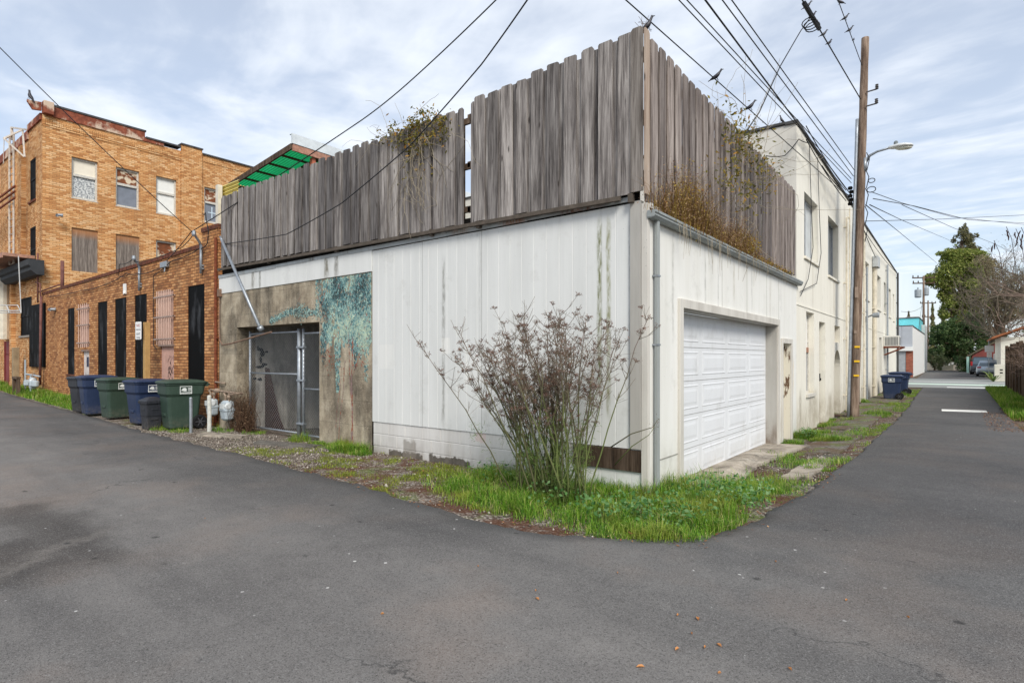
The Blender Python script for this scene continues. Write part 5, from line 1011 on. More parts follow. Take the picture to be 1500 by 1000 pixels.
# the plate faces up the alley (+x and -y)
sz0, sz1 = ony(213, 497, -.5).z, ony(213, 471, -.5).z
plate_rot = rad(10)
def P2(u, w, z): return (pz.x - .06 + math.cos(plate_rot) * u + math.sin(plate_rot) * w, -.515 + math.sin(plate_rot) * u - math.cos(plate_rot) * w, z)
b = MB(); W = .13; out = [(-W, sz0 + .02), (-W + .02, sz0), (W - .02, sz0), (W, sz0 + .02), (W, sz1 - .02), (W - .02, sz1), (-W + .02, sz1), (-W, sz1 - .02)]; n_ = len(out)
b.add([P2(u, .09, z) for u, z in out] + [P2(u, .083, z) for u, z in out], [tuple(range(n_)), tuple(range(n_, 2 * n_))[::-1]] + [(i, n_ + i, n_ + (i + 1) % n_, (i + 1) % n_) for i in range(n_)]); pl = b.build('plate', plain('sign_white', lin(220, 220, 220), .5, .3, 0, .05, 8), sg)
sred, sink = plain('sign_red', lin(150, 60, 60), .5, .3), plain('sign_ink', lin(60, 60, 70), .5, .3)
for txt, sz, z in (('NO', .1, sz1 - .1), ('PARKING', .05, sz1 - .2), ('ANY', .085, sz1 - .31), ('TIME', .075, sz1 - .41)): sign_text('lettering', txt, sz, P2(0, .0915, z), (rad(90), 0, plate_rot), sred if txt == 'NO' else sink, pl)
# ================================================================== LEAVES / GRASS BUILDERS
def fast_mesh(name, V, Fc, k, mats, parent=None, mi=None):
    """V (n,3) float array, Fc (m,k) int array of k-gons"""
    me = bpy.data.meshes.new(name); off = np.zeros(3); p = parent
    while p is not None and not p.get('_local'): off += np.array(p.location); p = p.parent
    V = np.asarray(V, dtype=np.float32) - off.astype(np.float32)
    me.vertices.add(len(V)); me.vertices.foreach_set('co', V.ravel())
    me.loops.add(Fc.size); me.loops.foreach_set('vertex_index', Fc.ravel().astype(np.int32))
    me.polygons.add(len(Fc)); me.polygons.foreach_set('loop_start', np.arange(0, Fc.size, k, dtype=np.int32)); me.polygons.foreach_set('loop_total', np.full(len(Fc), k, dtype=np.int32))
    for m_ in (mats if isinstance(mats, (list, tuple)) else [mats]): me.materials.append(m_)
    if mi is not None: me.polygons.foreach_set('material_index', mi.astype(np.int32))
    me.update(calc_edges=True); me.validate()
    o = bpy.data.objects.new(name, me); C.objects.link(o)
    if parent is not None: o.parent = parent
    return o
rng = np.random.default_rng(11)
def blades(P, h, w, lean=.5, two=True):
    """curved grass blades rooted at P (n,3) with heights h (n,)"""
    n = len(P); a = rng.uniform(0, 2 * np.pi, n); d = np.stack([np.cos(a), np.sin(a), np.zeros(n)], 1); s = np.stack([-np.sin(a), np.cos(a), np.zeros(n)], 1)
    h = np.asarray(h)[:, None]; w = np.broadcast_to(np.asarray(w), (n,))[:, None]; l = rng.uniform(.1, 1, (n, 1)) * lean; up = np.array([[0, 0, 1.]])
    m1 = P + up * h * .55 + d * h * l * .3; t = P + up * h * (1 - .35 * l) + d * h * l * .9
    V = np.stack([P - s * w, P + s * w, m1 + s * w * .75, m1 - s * w * .75, t + s * w * .12, t - s * w * .12], 1).reshape(-1, 3)
    i = np.arange(n)[:, None] * 6; Fc = np.concatenate([i + np.array([[0, 1, 2, 3]]), i + np.array([[3, 2, 4, 5]])], 1).reshape(-1, 4)
    return V, Fc
def leaves(P, size, nrm=None, asp=.6, jitter=1.0):
    n = len(P); q = rng.normal(size=(n, 3)); 
    if nrm is not None: q = nrm + q * jitter
    q /= np.linalg.norm(q, axis=1, keepdims=True) + 1e-9; r = rng.normal(size=(n, 3)); u = np.cross(q, r); u /= np.linalg.norm(u, axis=1, keepdims=True) + 1e-9; v = np.cross(q, u)
    s = np.asarray(size) if hasattr(size, '__len__') else np.full(n, size); s = (s * rng.uniform(.6, 1.3, n))[:, None]
    V = np.stack([P - u * s, P + v * s * asp * .8 - u * s * .1, P + u * s, P - v * s * asp * .8 + u * s * .1], 1).reshape(-1, 3)
    return V, (np.arange(n)[:, None] * 4 + np.arange(4)[None, :])
def nz(x, y, s, seed=0): return mnoise.noise((x * s, y * s, seed * 7.3))
def gzv(xs, ys): return np.array([gz(x, y) for x, y in zip(xs, ys)])
def scatter(n, x0, x1, y0, y1, keep):
    out = []
    for _ in range(n):
        x, y = R.uniform(x0, x1), R.uniform(y0, y1)
        k = keep(x, y)
        if k > 0 and R.random() < k: out.append((x, y))
    return np.array(out) if out else np.zeros((0, 2))
def edge_y(x):                                                       # y of the asphalt edge along the left alley
    for (xa, ya), (xb, yb) in zip(edge, edge[1:]):
        if xa <= x <= xb and xb > xa: return ya + (yb - ya) * (x - xa) / (xb - xa)
    return 0
def edge_x(y):
    for (xa, ya), (xb, yb) in zip(edge[13:], edge[14:]):
        if ya <= y <= yb and yb > ya: return xa + (xb - xa) * (y - ya) / (yb - ya)
    return 1.3
def verge(x, y, m=.06):
    if x < .45: 
        if y < 0: return y > edge_y(x) + m if x < .45 else False
        return y < 0 if x < 0 else x < edge_x(y) - m
    if y < -1.3: return math.hypot(x - .2, y + .75) < 1.12
    if y < .3: return x < 1.28 - m and not (y < -.9 and x > 1.15)
    return x < edge_x(y) - m
def turf(name, label, pts, hfun, w, mat, lean=.6, group=None):
    P = np.column_stack([pts, [gz(x, y) - .02 for x, y in pts]]); h = np.array([hfun(x, y) for x, y in pts]) * rng.uniform(.45, 1.15, len(pts))
    V, Fc = blades(P, h, w, lean); o = fast_mesh(name, V, Fc, 4, mat); return tag(o, label, 'grass', None, 'stuff')
def ed(x, y): return min(1, max(.18, ((y - edge_y(x)) / .55 if x < .2 else (1.4 - math.hypot(x - .2, y + .75)) / .55 + .1 if y < -.4 else (edge_x(y) - x) / .5)))
# lush grass round the corner
def k1(x, y):
    if not verge(x, y): return 0
    if x < 0:
        f = sst(-3.2, -1.3, x); near = sst(-1.15 - .75 * f, -.75 - .7 * f, y); k = f * near
    else: k = (1 - sst(1.25, 2.35, y)) * (1 if y < .9 or x > .42 else .4)
    n_ = nz(x, y, 1.5, 1) + .5 * nz(x, y, 5, 2); return max(0, min(1, k * (1.1 + .9 * n_) - (.12 if x < -1.5 else 0))) * min(1, max(0, ed(x, y) * 1.5 - .25 + .9 * nz(x, y, 3.2, 44)))
P1 = scatter(100000, -4.4, 1.4, -2.1, 2.4, k1)
turf('grass', 'lush green grass round the white building corner', P1, lambda x, y: ed(x, y) * (.04 + .12 * (.5 + nz(x, y, 1.7, 3)) * (sst(-4, -1.0, x)) + .05 * (y > -.5) + .20 * max(0, nz(x, y, 4, 8))), .0030, grass_m, 1.25)
def k2(x, y):
    if not verge(x, y, .0): return 0
    n_ = nz(x, y, 1.3, 6) + .6 * nz(x, y, 4, 7); return max(0, min(1, (n_ - .02) * 2.2)) * sst(-7.4, -6.2, x)
P2_ = scatter(46000, -7.4, -1.0, -2.0, 0, k2)
turf('turf', 'thin yellow green turf on the gravel under the white siding', P2_, lambda x, y: .03 + .03 * (.5 + nz(x, y, 3, 3)), .003, moss_m, 1.0)
def k3(x, y):
    if x < .03 or not verge(x, y, .0): return 0
    n_ = nz(x, y, .9, 16) + .6 * nz(x, y, 3.2, 17); return max(0, min(1, (n_ - .10) * 3)) * (.35 if x < .5 and 1 < y < 6 else 1)
P3 = scatter(70000, .03, 1.6, 1.2, 30, k3)
turf('turf', 'patchy green turf between broken paving along the right wall', P3, lambda x, y: .04 + .09 * (.5 + nz(x, y, 1.4, 3)), .0035, grass_m, .9)
def clump_pts(cs, n):
    o = []
    for cx_, cy_, r, k in cs:
        for _ in range(int(n * k)): a, q = R.uniform(0, 6.28), r * math.sqrt(R.random()) ; o.append((cx_ + q * math.cos(a), cy_ + q * .7 * math.sin(a)))
    return np.array(o)
cl = [(-5.35, -.22, .38, 1.2), (-5.95, -.15, .28, .6), (-6.4, -.12, .2, .35), (-4.9, -.3, .25, .6), (-7.0, -.1, .25, .25), (.2, 6.25, .22, .5), (.25, 7.4, .3, .9), (.75, 7.1, .42, 1.1), (.2, 8.6, .3, .7), (.3, 10.1, .4, .9), (.25, 11.6, .35, .8), (.9, 13.3, .45, .7), (.95, 16.6, .4, .6), (.35, 17.6, .3, .6), (1.2, 3.3, .22, .4), (-9.6, -.3, .3, .2), (-11.0, -1.0, .3, .5), (-10.3, -.9, .3, .4), (-8.8, -.05, .3, .3), (.9, 22.8, .4, .4)]
turf('grass', 'bright grass tufts at the foot of the walls and beside the bins', clump_pts(cl, 1150), lambda x, y: .04 + .2 * max(0, .45 + nz(x, y, 2.6, 12)), .0034, grass_m, 1.2)
def k4(x, y): return max(0, min(1, 1.0 + 1.2 * nz(x, y, .8, 21) - .4 * sst(-.4, -1.0, y))) if y > edge_y(x) + .12 else 0
P4 = scatter(42000, -38, -16.2, -1.0, -.03, k4)
turf('grass', 'long green grass along the foot of the brick buildings', P4, lambda x, y: .12 + .36 * (.5 + nz(x, y, .9, 3)) * sst(-1.05, -.4, y), .007, grass_m, .8)
P5 = scatter(26000, 3.85, 4.75, 13.0, 31, lambda x, y: 1 if y > 14.2 or x > 4.1 else .2)
turf('grass', 'green grass strip along the timber fence on the right', P5, lambda x, y: .12 + .22 * (.5 + nz(x, y, .9, 5)), .008, grass_m, .8)
# broad-leaved weeds in the corner grass
wd = clump_pts([(.6, -.85, .5, 1), (.95, .1, .4, 1), (.2, -1.15, .4, .8), (-.5, -1.1, .4, .3), (.8, .8, .4, .5), (-1.9, -.5, .4, .25), (.45, .25, .3, .3), (.3, 7.3, .18, .5)], 210)
Pw = np.column_stack([wd, [gz(x, y) + R.uniform(.04, .23) for x, y in wd]])
V, Fc = leaves(Pw, .022, np.array([[.3, -.5, 1.]]), .85, .55); tag(fast_mesh('weeds', V, Fc, 4, weed_m), 'round leaved weeds among the corner grass', 'weeds', None, 'stuff')
# loose stones and leaf litter on the verges
def k6(x, y): return 1 if verge(x, y, -.05) and (x < -4.5 or (x > .1 and y > 2.0) or R.random() < .1) else 0
G1 = np.concatenate([scatter(30000, -11.5, 1.3, -2.1, -.02, k6), scatter(9000, .1, 1.6, 2, 20, k6)])
n = len(G1); ph = rng.uniform(0, 6.28, n); s = rng.gamma(2.2, .0032, n) + .003
oct_ = np.array([[1, 0, 0], [0, 1, 0], [-1, 0, 0], [0, -1, 0], [0, 0, .75], [0, 0, -.7]]); tri = np.array([[0, 1, 4], [1, 2, 4], [2, 3, 4], [3, 0, 4], [1, 0, 5], [2, 1, 5], [3, 2, 5], [0, 3, 5]])
V = oct_[None] * (s[:, None, None] * rng.uniform(.6, 1.4, (n, 6, 1))); c_, s_ = np.cos(ph)[:, None], np.sin(ph)[:, None]
V = np.stack([V[..., 0] * c_ - V[..., 1] * s_, V[..., 0] * s_ + V[..., 1] * c_, V[..., 2]], 2) + np.column_stack([G1, gzv(G1[:, 0], G1[:, 1]) - .012])[:, None, :]
stone = leaf_mat('gravel_stones', [(0, lin(74, 66, 60)), (.4, lin(118, 108, 98)), (.8, lin(140, 131, 120)), (1, lin(180, 172, 162))], .9, 0)
tag(fast_mesh('gravel', V.reshape(-1, 3), (np.arange(n)[:, None, None] * 6 + tri[None]).reshape(-1, 3), 3, stone), 'loose gravel on the verge', 'gravel', None, 'stuff')
def k7(x, y): d = abs(y - edge_y(x)) if x < .6 else abs(x - edge_x(y)) if y > .3 else abs(math.hypot(x - .2, y + .75) - 1.12); return max(0, .9 - d * 4.5) * (.5 + nz(x, y, 1.4, 31))
L1 = np.concatenate([scatter(9000, -5, 1.6, -2.5, 2.6, k7), scatter(2500, 3.3, 4.3, 9.5, 15, lambda x, y: .8)])
P_ = np.column_stack([L1, gzv(L1[:, 0], L1[:, 1]) + .035 + rng.uniform(0, .01, len(L1))]); V, Fc = leaves(P_, .017, np.array([[0, 0, 1.]]), .55, .25)
litter = leaf_mat('brown_leaf_litter', [(0, lin(70, 42, 30)), (.4, lin(116, 70, 46)), (.75, lin(146, 104, 70)), (1, lin(186, 150, 110))], .85, .1)
tag(fast_mesh('leaf_litter', V, Fc, 4, litter), 'brown leaf litter along the asphalt edge', 'leaf litter', None, 'stuff')
lf = [(300, 760, 0), (620, 690, 0), (905, 840, 0), (1240, 880, 0), (1330, 905, 0), (560, 900, 0), (700, 830, 0), (993, 902, 0), (1022, 907, 1), (1013, 929, 0), (992, 952, 1), (1033, 949, 0), (1053, 946, 1), (938, 978, 1), (1054, 987, 0), (1157, 981, 0), (1136, 823, 0), (787, 878, 1), (785, 866, 0)]
orange = leaf_mat('fallen_orange_leaf', [(0, lin(170, 104, 56)), (.5, lin(196, 138, 84)), (1, lin(160, 120, 90))], .7, .1)
for i, (px, py, k) in enumerate(lf):
    p = gnd(px, py, .03); b = MB(); a = R.uniform(0, 6.28); L = R.uniform(.017, .024) if k else R.uniform(.010, .015)
    q = lambda u, w, h: (p.x + u * math.cos(a) - w * math.sin(a), p.y + u * math.sin(a) + w * math.cos(a), .034 + h)
    b.add([q(-L, 0, .003), q(-L * .3, L * .42, .010), q(L * .5, L * .34, .012), q(L, 0, .002), q(L * .5, -L * .34, .009), q(-L * .3, -L * .4, .012), q(0, 0, .0)], [(0, 1, 6), (1, 2, 6), (2, 3, 6), (3, 4, 6), (4, 5, 6), (5, 0, 6)])
    tag(b.build('fallen_leaf', orange), 'small fallen orange brown leaf on the dark asphalt in the foreground', 'leaf', 'fallen leaves on the asphalt')
# ================================================================== DEAD FENNEL BUSH
sh = thing('fennel_bush', 'tall dead fennel bush with brown seed heads against the white siding', 'bush', (-.75, -.75, 0))
st, tw_, HP, GL = MB(), MB(), [], []
rr = random.Random(5)
for i in range(80):
    a = rr.uniform(0, 6.28); r0 = rr.uniform(0, .46); bx, by = -.86 + r0 * 1.25 * math.cos(a), -.74 + r0 * .7 * math.sin(a)
    lx = rr.uniform(-1.3, .6) * rr.uniform(.55, 1) + (bx + .86) * .5; lx = max(-1.3, min(.78, lx)); ly = rr.gauss(-.05, .16) + (by + .74) * .5
    h = max(.9, rr.uniform(1.25, 2.12) - .28 * abs(lx) ** 1.5); P = []
    for k in range(8):
        t = k / 7; P.append(Vector((bx + lx * (t * .75 + .25 * t * t) + rr.gauss(0, .012), min(-.1, by + ly * t + rr.gauss(0, .012)), h * t)))
    rad_ = rr.uniform(.007, .0135); st.tube(P, [rad_ * (1 - .72 * k / 7) for k in range(8)], 5)
    def umbel(c, sc):
        for _ in range(rr.randint(5, 9)):
            d = Vector((rr.gauss(0, 1), rr.gauss(0, 1), rr.uniform(.2, 1.4))).normalized() * sc * rr.uniform(.5, 1.1); tw_.tube([c, c + d], .0016, 3, cap=False)
            for _ in range(6): HP.append(c + d + Vector((rr.gauss(0, .008), rr.gauss(0, .008), rr.gauss(0, .008))))
    umbel(P[-1], .075); umbel(P[-1].lerp(P[-2], .5), .06)
    for _ in range(rr.randint(8, 13)):
        t = 1 - .55 * rr.random() ** 1.25; k = int(t * 7); c = P[k].lerp(P[min(7, k + 1)], t * 7 - k); d = Vector((rr.gauss(0, .6), rr.gauss(0, .5), rr.uniform(.5, 1.1))).normalized() * rr.uniform(.1, .34)
        e = c + d; e.y = min(-.05, e.y); m_ = c.lerp(e, .5) + Vector((0, 0, -.02)); tw_.tube([c, m_, e], [.0038, .003, .002], 3, cap=False)
        if rr.random() < .36: umbel(e, .045)
        for _ in range(2):
            e2 = m_ + Vector((rr.gauss(0, .06), rr.gauss(0, .06), rr.uniform(.02, .12))); tw_.tube([m_, e2], .0016, 3, cap=False); 
            if rr.random() < .12: umbel(e2, .03)
    for _ in range(6 if rr.random() < .5 else 0):
        t = rr.uniform(.05, .5); k = int(t * 7); c = P[k]
        for _ in range(26): GL.append(c + Vector((rr.gauss(0, .06), rr.gauss(0, .05), rr.gauss(0, .07))))
stem_m = Mat('fennel_stems', .8, .2); sp_ = stem_m.pos(); stem_m.color(stem_m.mix(stem_m.mix(lin(104, 114, 66), lin(88, 86, 62), stem_m.ramp(stem_m.rnd(), [(.35, 0), (.75, 1)])), lin(112, 98, 88), stem_m.ss(stem_m.sep(sp_)[2], .8, 1.7)))
for A_, B2, r_ in (((-.28, -.35, .55), (.18, -.25, .8), .008), ((-.25, -.3, .35), (.16, -.3, .72), .007)): st.tube([A_, ((A_[0] + B2[0]) / 2, -.3, (A_[2] + B2[2]) / 2 + .04), B2, (B2[0] + .07, B2[1], B2[2] + .1)], [r_, r_ * .8, r_ * .5, r_ * .3], 5); HP += [Vector(B2) + Vector((rr.gauss(.05, .02), rr.gauss(0, .02), rr.gauss(.07, .03))) for _ in range(25)]
st.build('stems', stem_m.mat, sh, smooth=True); tw_.build('twigs', plain('fennel_twigs', lin(112, 102, 88), .9, .1, 0, .3, 25), sh)
V, Fc = leaves(np.array([tuple(p) for p in HP]), .0074, None, .7); fast_mesh('seed_heads', V, Fc, 4, leaf_mat('fennel_seeds', [(0, lin(78, 56, 48)), (.5, lin(114, 86, 74)), (1, lin(150, 122, 108))], .9, .1), sh)
Pg = np.array([tuple(p) for p in GL]); Pg[:, 2] = np.abs(Pg[:, 2]); V, Fc = leaves(Pg, .03, None, .1); fast_mesh('green_fronds', V, Fc, 4, leaf_mat('fennel_fronds', [(0, lin(74, 104, 44)), (1, lin(126, 146, 78))], .7, .3), sh)
# ================================================================== VINES AND GUTTER PLANTS
def vine(label, starts, leaf_c, nleaf, seed, name='vine', loc=(0, 0, 3)):
    r = random.Random(seed); t = thing(name, label, 'vine', loc); b = MB()
    for P0, n_, step, drift in starts:
        for _ in range(n_):
            P = [Vector(P0) + Vector((r.gauss(0, .08), 0, r.gauss(0, .08)))]; d = Vector((r.gauss(drift[0], .35), r.gauss(drift[1], .2), r.gauss(drift[2], .35)))
            for k in range(r.randint(6, 11)): d += Vector((r.gauss(0, .35), r.gauss(0, .12), r.gauss(0, .3))); q = P[-1] + d.normalized() * step; P.append(q)
            if drift[1] == 0:
                for q in P: q.y = max(-.35, min(-.085, q.y)) if loc[1] < .5 and loc[0] < -.5 else q.y
            b.tube(P, [.003 * (1 - .7 * k / len(P)) + .001 for k in range(len(P))], 4, cap=False)
    b.build('stems', pale_twig, t)
    Pl = np.array([(r.gauss(c[0], s[0]), r.gauss(c[1], s[1]), r.gauss(c[2], s[2])) for c, s, k in leaf_c for _ in range(int(nleaf * k))])
    V, Fc = leaves(Pl, .034, np.array([[.2, -.6, .6]]), .5, .8); fast_mesh('leaves', V, Fc, 4, vine_m, t); return t
def fp(px, py): return tuple(ony(px, py, -.13))
vs = [(fp(600, 205), 5, .09, (.1, 0, .3)), (fp(610, 200), 12, .13, (-.1, 0, -1)), (fp(630, 190), 9, .13, (.2, 0, -.9)), (fp(580, 200), 6, .11, (-.9, 0, .3)), (fp(615, 300), 8, .12, (.1, 0, .9)), (fp(605, 270), 7, .1, (-.3, 0, -.6))]
lc = [(fp(x, y), (.13, .06, .07), k) for x, y, k in ((600, 185, 1.2), (622, 172, 1.2), (640, 180, 1), (585, 205, .8), (612, 205, 1), (648, 195, .6), (560, 200, .25), (575, 188, .4), (605, 225, .5), (632, 205, .5), (620, 250, .15), (600, 260, .12))]
vine('straggling vine with yellow leaves over the left run of board fence', vs, lc, 120, 4, loc=(-4, -.13, 3.5))
def fr_(px, py, x=.10): return tuple(onx(px, py, x))
vs = [(fr_(1085, 250), 9, .16, (.2, .2, 1)), (fr_(1075, 300), 8, .16, (.2, -.3, .8)), (fr_(1100, 230), 7, .16, (.3, .6, .1)), (fr_(1110, 260), 6, .15, (.2, .9, -.1)), (fr_(1080, 190), 6, .12, (.1, -.2, .6)), (fr_(1090, 300), 6, .14, (.1, .1, -.6))]
lc = [(fr_(x, y, .18), (.12, .24, .13), k) for x, y, k in ((1080, 185, 1.1), (1092, 205, 1.2), (1075, 215, .8), (1110, 240, 1), (1125, 262, .7), (1135, 250, .5), (1070, 250, .7), (1085, 280, .8), (1100, 290, .7), (1060, 150, .2), (1066, 260, .7), (1105, 205, .5))]
vine('climbing vine with green and yellow leaves on the fence over the gutter', vs, lc, 110, 9, loc=(.1, 4, 3.4))
dp = thing('gutter_plant', 'dry brown weeds growing out of the gutter below the board fence', 'plant', (.07, 2.5, 3.2))
pts, hs = [], []
for y0_, n_, h_ in [(.35, 110, .5), (.75, 200, .75), (1.15, 280, .8), (1.6, 260, .7), (2.05, 200, .5), (2.6, 150, .36), (3.0, 200, .5), (3.4, 210, .65), (3.8, 120, .4), (4.3, 80, .22), (5.0, 80, .16), (5.8, 60, .12)]:
    for _ in range(n_): pts.append((rng.normal(.07, .03), rng.normal(y0_, .22), 3.2)); hs.append(h_ * rng.uniform(.35, 1.15))
V, Fc = blades(np.array(pts), np.array(hs), .0028, 1.0); fast_mesh('dry_stalks', V, Fc, 4, dry_m, dp)
hp = []
for (x, y, z), h in zip(pts, hs):
    for _ in range(6): hp.append((x + rng.normal(0, .07), y + rng.normal(0, .11), z + h * rng.uniform(.15, 1.0)))
V, Fc = leaves(np.array(hp), .012, None, .5); fast_mesh('seed_fluff', V, Fc, 4, leaf_mat('dry_fluff', [(0, lin(98, 74, 60)), (.45, lin(146, 114, 90)), (.8, lin(186, 158, 126)), (1, lin(178, 158, 84))], .9, .2), dp)
hang = MB()
for _ in range(44):
    y = R.uniform(.5, 6.2); l = R.uniform(.06, .42) * (1.2 if y < 4 else .6); x = .15; P = [(x, y, 3.2), (x + .01, y + R.gauss(0, .02), 3.2 - l * .5), (x + .005, y + R.gauss(0, .05), 3.2 - l)]; hang.tube(P, [.004, .003, .0015], 3, cap=False)
hang.build('hanging_roots', pale_twig, dp)
ypts = np.array([(rng.normal(.12, .05), rng.normal(3.75, .2), rng.normal(3.42, .08)) for _ in range(420)] + [(rng.normal(.1, .03), rng.uniform(4.2, 6.6), rng.normal(3.29, .025)) for _ in range(300)] + [(rng.normal(.12, .06), rng.normal(1.0, .3), rng.normal(3.65, .18)) for _ in range(260)])
V, Fc = leaves(ypts, .018, None, .45); fast_mesh('yellow_leaves', V, Fc, 4, leaf_mat('yellow_gutter_leaves', [(0, lin(140, 118, 40)), (.5, lin(176, 150, 50)), (.85, lin(150, 130, 44)), (1, lin(168, 92, 48))], .7, .3), dp)
tf = MB(); c0 = (-.05, .02, 5.3)
for _ in range(9): tf.tube([c0, (c0[0] + R.gauss(0, .02), c0[1] + R.gauss(0, .02), 5.37 + R.random() * .05), (c0[0] + R.gauss(0, .04), c0[1] + R.gauss(0, .04), 5.42 + R.random() * .08)], .0022, 3)
tag(tf.build('dry_sprig', twig_m), 'small tuft of dry twigs on top of the fence corner', 'twigs')
# dry tangle at the chain link gate
dv = thing('dry_creeper', 'dead brown creeper tangled on the lower left of the chain link gate', 'creeper', (-9.3, 0, 0)); b = MB()
for _ in range(150):
    x = R.gauss(-9.3, .2); P = [Vector((x, R.uniform(-.16, .1), -.02))]
    for k in range(7): P.append(P[-1] + Vector((R.gauss(0, .07), R.gauss(0, .03), R.uniform(.03, .2))))
    b.tube(P, [.006 - .0007 * k for k in range(8)], 3, cap=False)
b.build('stems', plain('creeper_brown', lin(86, 66, 52), .9, .1, 0, .35, 20), dv)
pd_ = np.array([(R.gauss(-9.3, .22), R.uniform(-.2, .1), abs(R.gauss(.35, .28))) for _ in range(1500)]); V, Fc = leaves(pd_, .02, None, .35); fast_mesh('dead_leaves', V, Fc, 4, leaf_mat('dead_creeper_leaves', [(0, lin(66, 50, 40)), (.6, lin(112, 88, 68)), (1, lin(140, 116, 92))], .9, .1), dv)
# ================================================================== BACKGROUND ALONG THE ALLEY
shop = thing('shop_building', 'small white shop with grey upper panels and a brick corner pier', 'shop', (-3, 55, 0))
XS, YS = -.25, 52.4; zt = 4.3; xl = -14
b = MB(); b.wall('x', YS, xl, XS - .7, 0, 2.2, [(xl + .5, -1.45, .45, 2.15, .2)]); b.quad((XS, YS + .02, 0), (XS, 73, 0), (XS, 73, zt - .1), (XS, YS + .02, zt)); b.quad((xl, YS + .02, 2.2), (XS, YS + .02, 2.2), (XS, YS + .02, zt), (xl, YS + .02, zt)); b.quad((xl, YS, zt - .02), (XS, YS, zt - .02), (XS, 73, zt - .12), (xl, 73, zt - .12)); b.quad((xl, YS, 0), (xl, 73, 0), (xl, 73, zt), (xl, YS, zt)); b.quad((xl, 73, 0), (XS, 73, 0), (XS, 73, zt - .1), (xl, 73, zt - .1))
b.build('wall', white_m, shop)
b = MB(); x = xl
while x < XS - .1: b.box(x, min(x + .98, XS - .02), YS - .04, YS, 2.55, zt - .02); x += 1.0
b.build('upper_panel', plain('grey_panel', lin(172, 176, 182), .6, .3, 0, .05, 3), shop)
b = MB(); b.box(xl, XS + .05, YS - .25, YS + .01, 2.2, 2.54); b.build('fascia_band', white_m, shop)
b = MB(); b.box(-.72, XS + .01, YS - .08, YS + .3, -.1, 2.2); b.build('brick_pier', brick_mat('brick_red_far', 'x', [(0, lin(132, 70, 54)), (.5, lin(164, 92, 72)), (1, lin(190, 120, 96))], lin(150, 120, 104), .21, .07), shop)
b = MB(); b.box(-1.4, -.74, YS - .05, YS + .1, 0, 2.19); b.build('grey_pilaster', plain('grey_panel2', lin(160, 164, 166), .6, .3), shop)
b = MB(); b.quad((xl + .5, YS + .15, .45), (-1.45, YS + .15, .45), (-1.45, YS + .15, 2.15), (xl + .5, YS + .15, 2.15)); w = b.build('shop_window', glass_d, shop); b = MB()
for x in frange(xl + .5, -1.45, 1.3): b.box(x, x + .06, YS + .08, YS + .16, .45, 2.15)
b.box(xl + .5, -1.45, YS + .08, YS + .155, 1.7, 1.76); b.build('frame', white_m, w)
b = MB(); b.box(xl, XS + .03, YS - .06, YS + .1, zt, zt + .06); b.box(XS - .1, XS + .03, YS + .1, 73, zt - .08, zt + .03); b.build('roof_edge', cap_m, shop)
tq = thing('turquoise_building', 'turquoise painted building rising behind the white shop', 'building', (-5, 80, 0)); tqm = plain('turquoise_paint', lin(110, 200, 208), .7, .3, 0, .06, 2)
b = MB(); b.box(-20, -.75, 73.4, 84, -.2, 6.15); b.build('wall', tqm, tq); b = MB(); b.box(-.74, -.4, 78, 84, 0, 5.6); b.build('end_wall', white_m, tq); b = MB(); b.box(-20, -.7, 73.3, 84.1, 6.15, 6.25); b.build('roof_edge', cap_m, tq)
b = MB(); p = at(1336, 466, 74); b.box(p.x - .7, p.x + .7, p.y + .5, p.y + 1.7, 6.25, 7.0); b.box(p.x - .6, p.x + .6, p.y + .49, p.y + .5, 6.35, 6.9); tag(b.build('rooftop_unit', plain('unit_grey', lin(150, 152, 150), .6, .3), bevel=.02), 'grey ventilation unit on the turquoise roof', 'ventilation unit')
def far_pole(label, px, pyt, d, arms, trans):
    p = at(px, HY + CAMZ * F / d, d); t = thing('utility_pole', label, 'utility pole', (p.x, p.y, 0)); zt_ = CAMZ + (HY - pyt) / F * d
    b = MB(); b.tube([(p.x, p.y, -.2), (p.x, p.y, zt_ * .5), (p.x, p.y, zt_)], [.17, .14, .11], 10); b.build('pole', pole_wood, t, smooth=True)
    for py_, hw in arms:
        z = CAMZ + (HY - py_) / F * d; b = MB(); b.bar((p.x - hw * RT[0], p.y - hw * RT[1], z), (p.x + hw * RT[0], p.y + hw * RT[1], z + .05), .12, .14)
        for s in (-.95, -.5, .5, .95): b.lathe([(.05, 0), (.07, .1), (.04, .25)], (p.x + s * hw * RT[0], p.y + s * hw * RT[1], z + .08), 8)
        b.build('cross_arm', old_wood, t)
    for dx, py_, r in trans:
        z = CAMZ + (HY - py_) / F * d; b = MB(); b.lathe([(r * .8, -.5), (r, -.42), (r, .42), (r * .85, .5), (.1, .52), (.08, .75)], (p.x + dx * RT[0], p.y + dx * RT[1] - .1, z), 14); b.build('transformer', plain('transformer_grey', lin(156, 164, 168), .5, .4, .1, .1, 4), t, smooth=False)
    return p
p2_ = far_pole('distant power pole with two crossarms and grey transformers', 1353, 404, 71, ((407, 1.4), (415, 1.35)), ((-.7, 430, .36), (.33, 427, .28)))
p3_ = far_pole('farther thin power pole behind the transformer pole', 1359.5, 440, 95, ((444, 1.3), (464, 1.0)), ())
b = MB(); 
for z in (1.0, 1.35, 1.7): b.tube([(p2_.x, p2_.y, z), (p2_.x, p2_.y, z + .1)], .165, 10)
tag(b.build('pole_band', white_m), 'white reflective bands round the foot of the transformer pole', 'bands')
cable('cable', [at(1320, 456, 50), at(1352, 448, 71)], .02, 'short cable from the stucco roof end to the transformer pole', .3)
cable('cable', [at(1353, 430, 71), at(1347, 470, 60), at(1344, 500, 55)], .02, 'cable drooping from the transformer pole to the white shop roof')
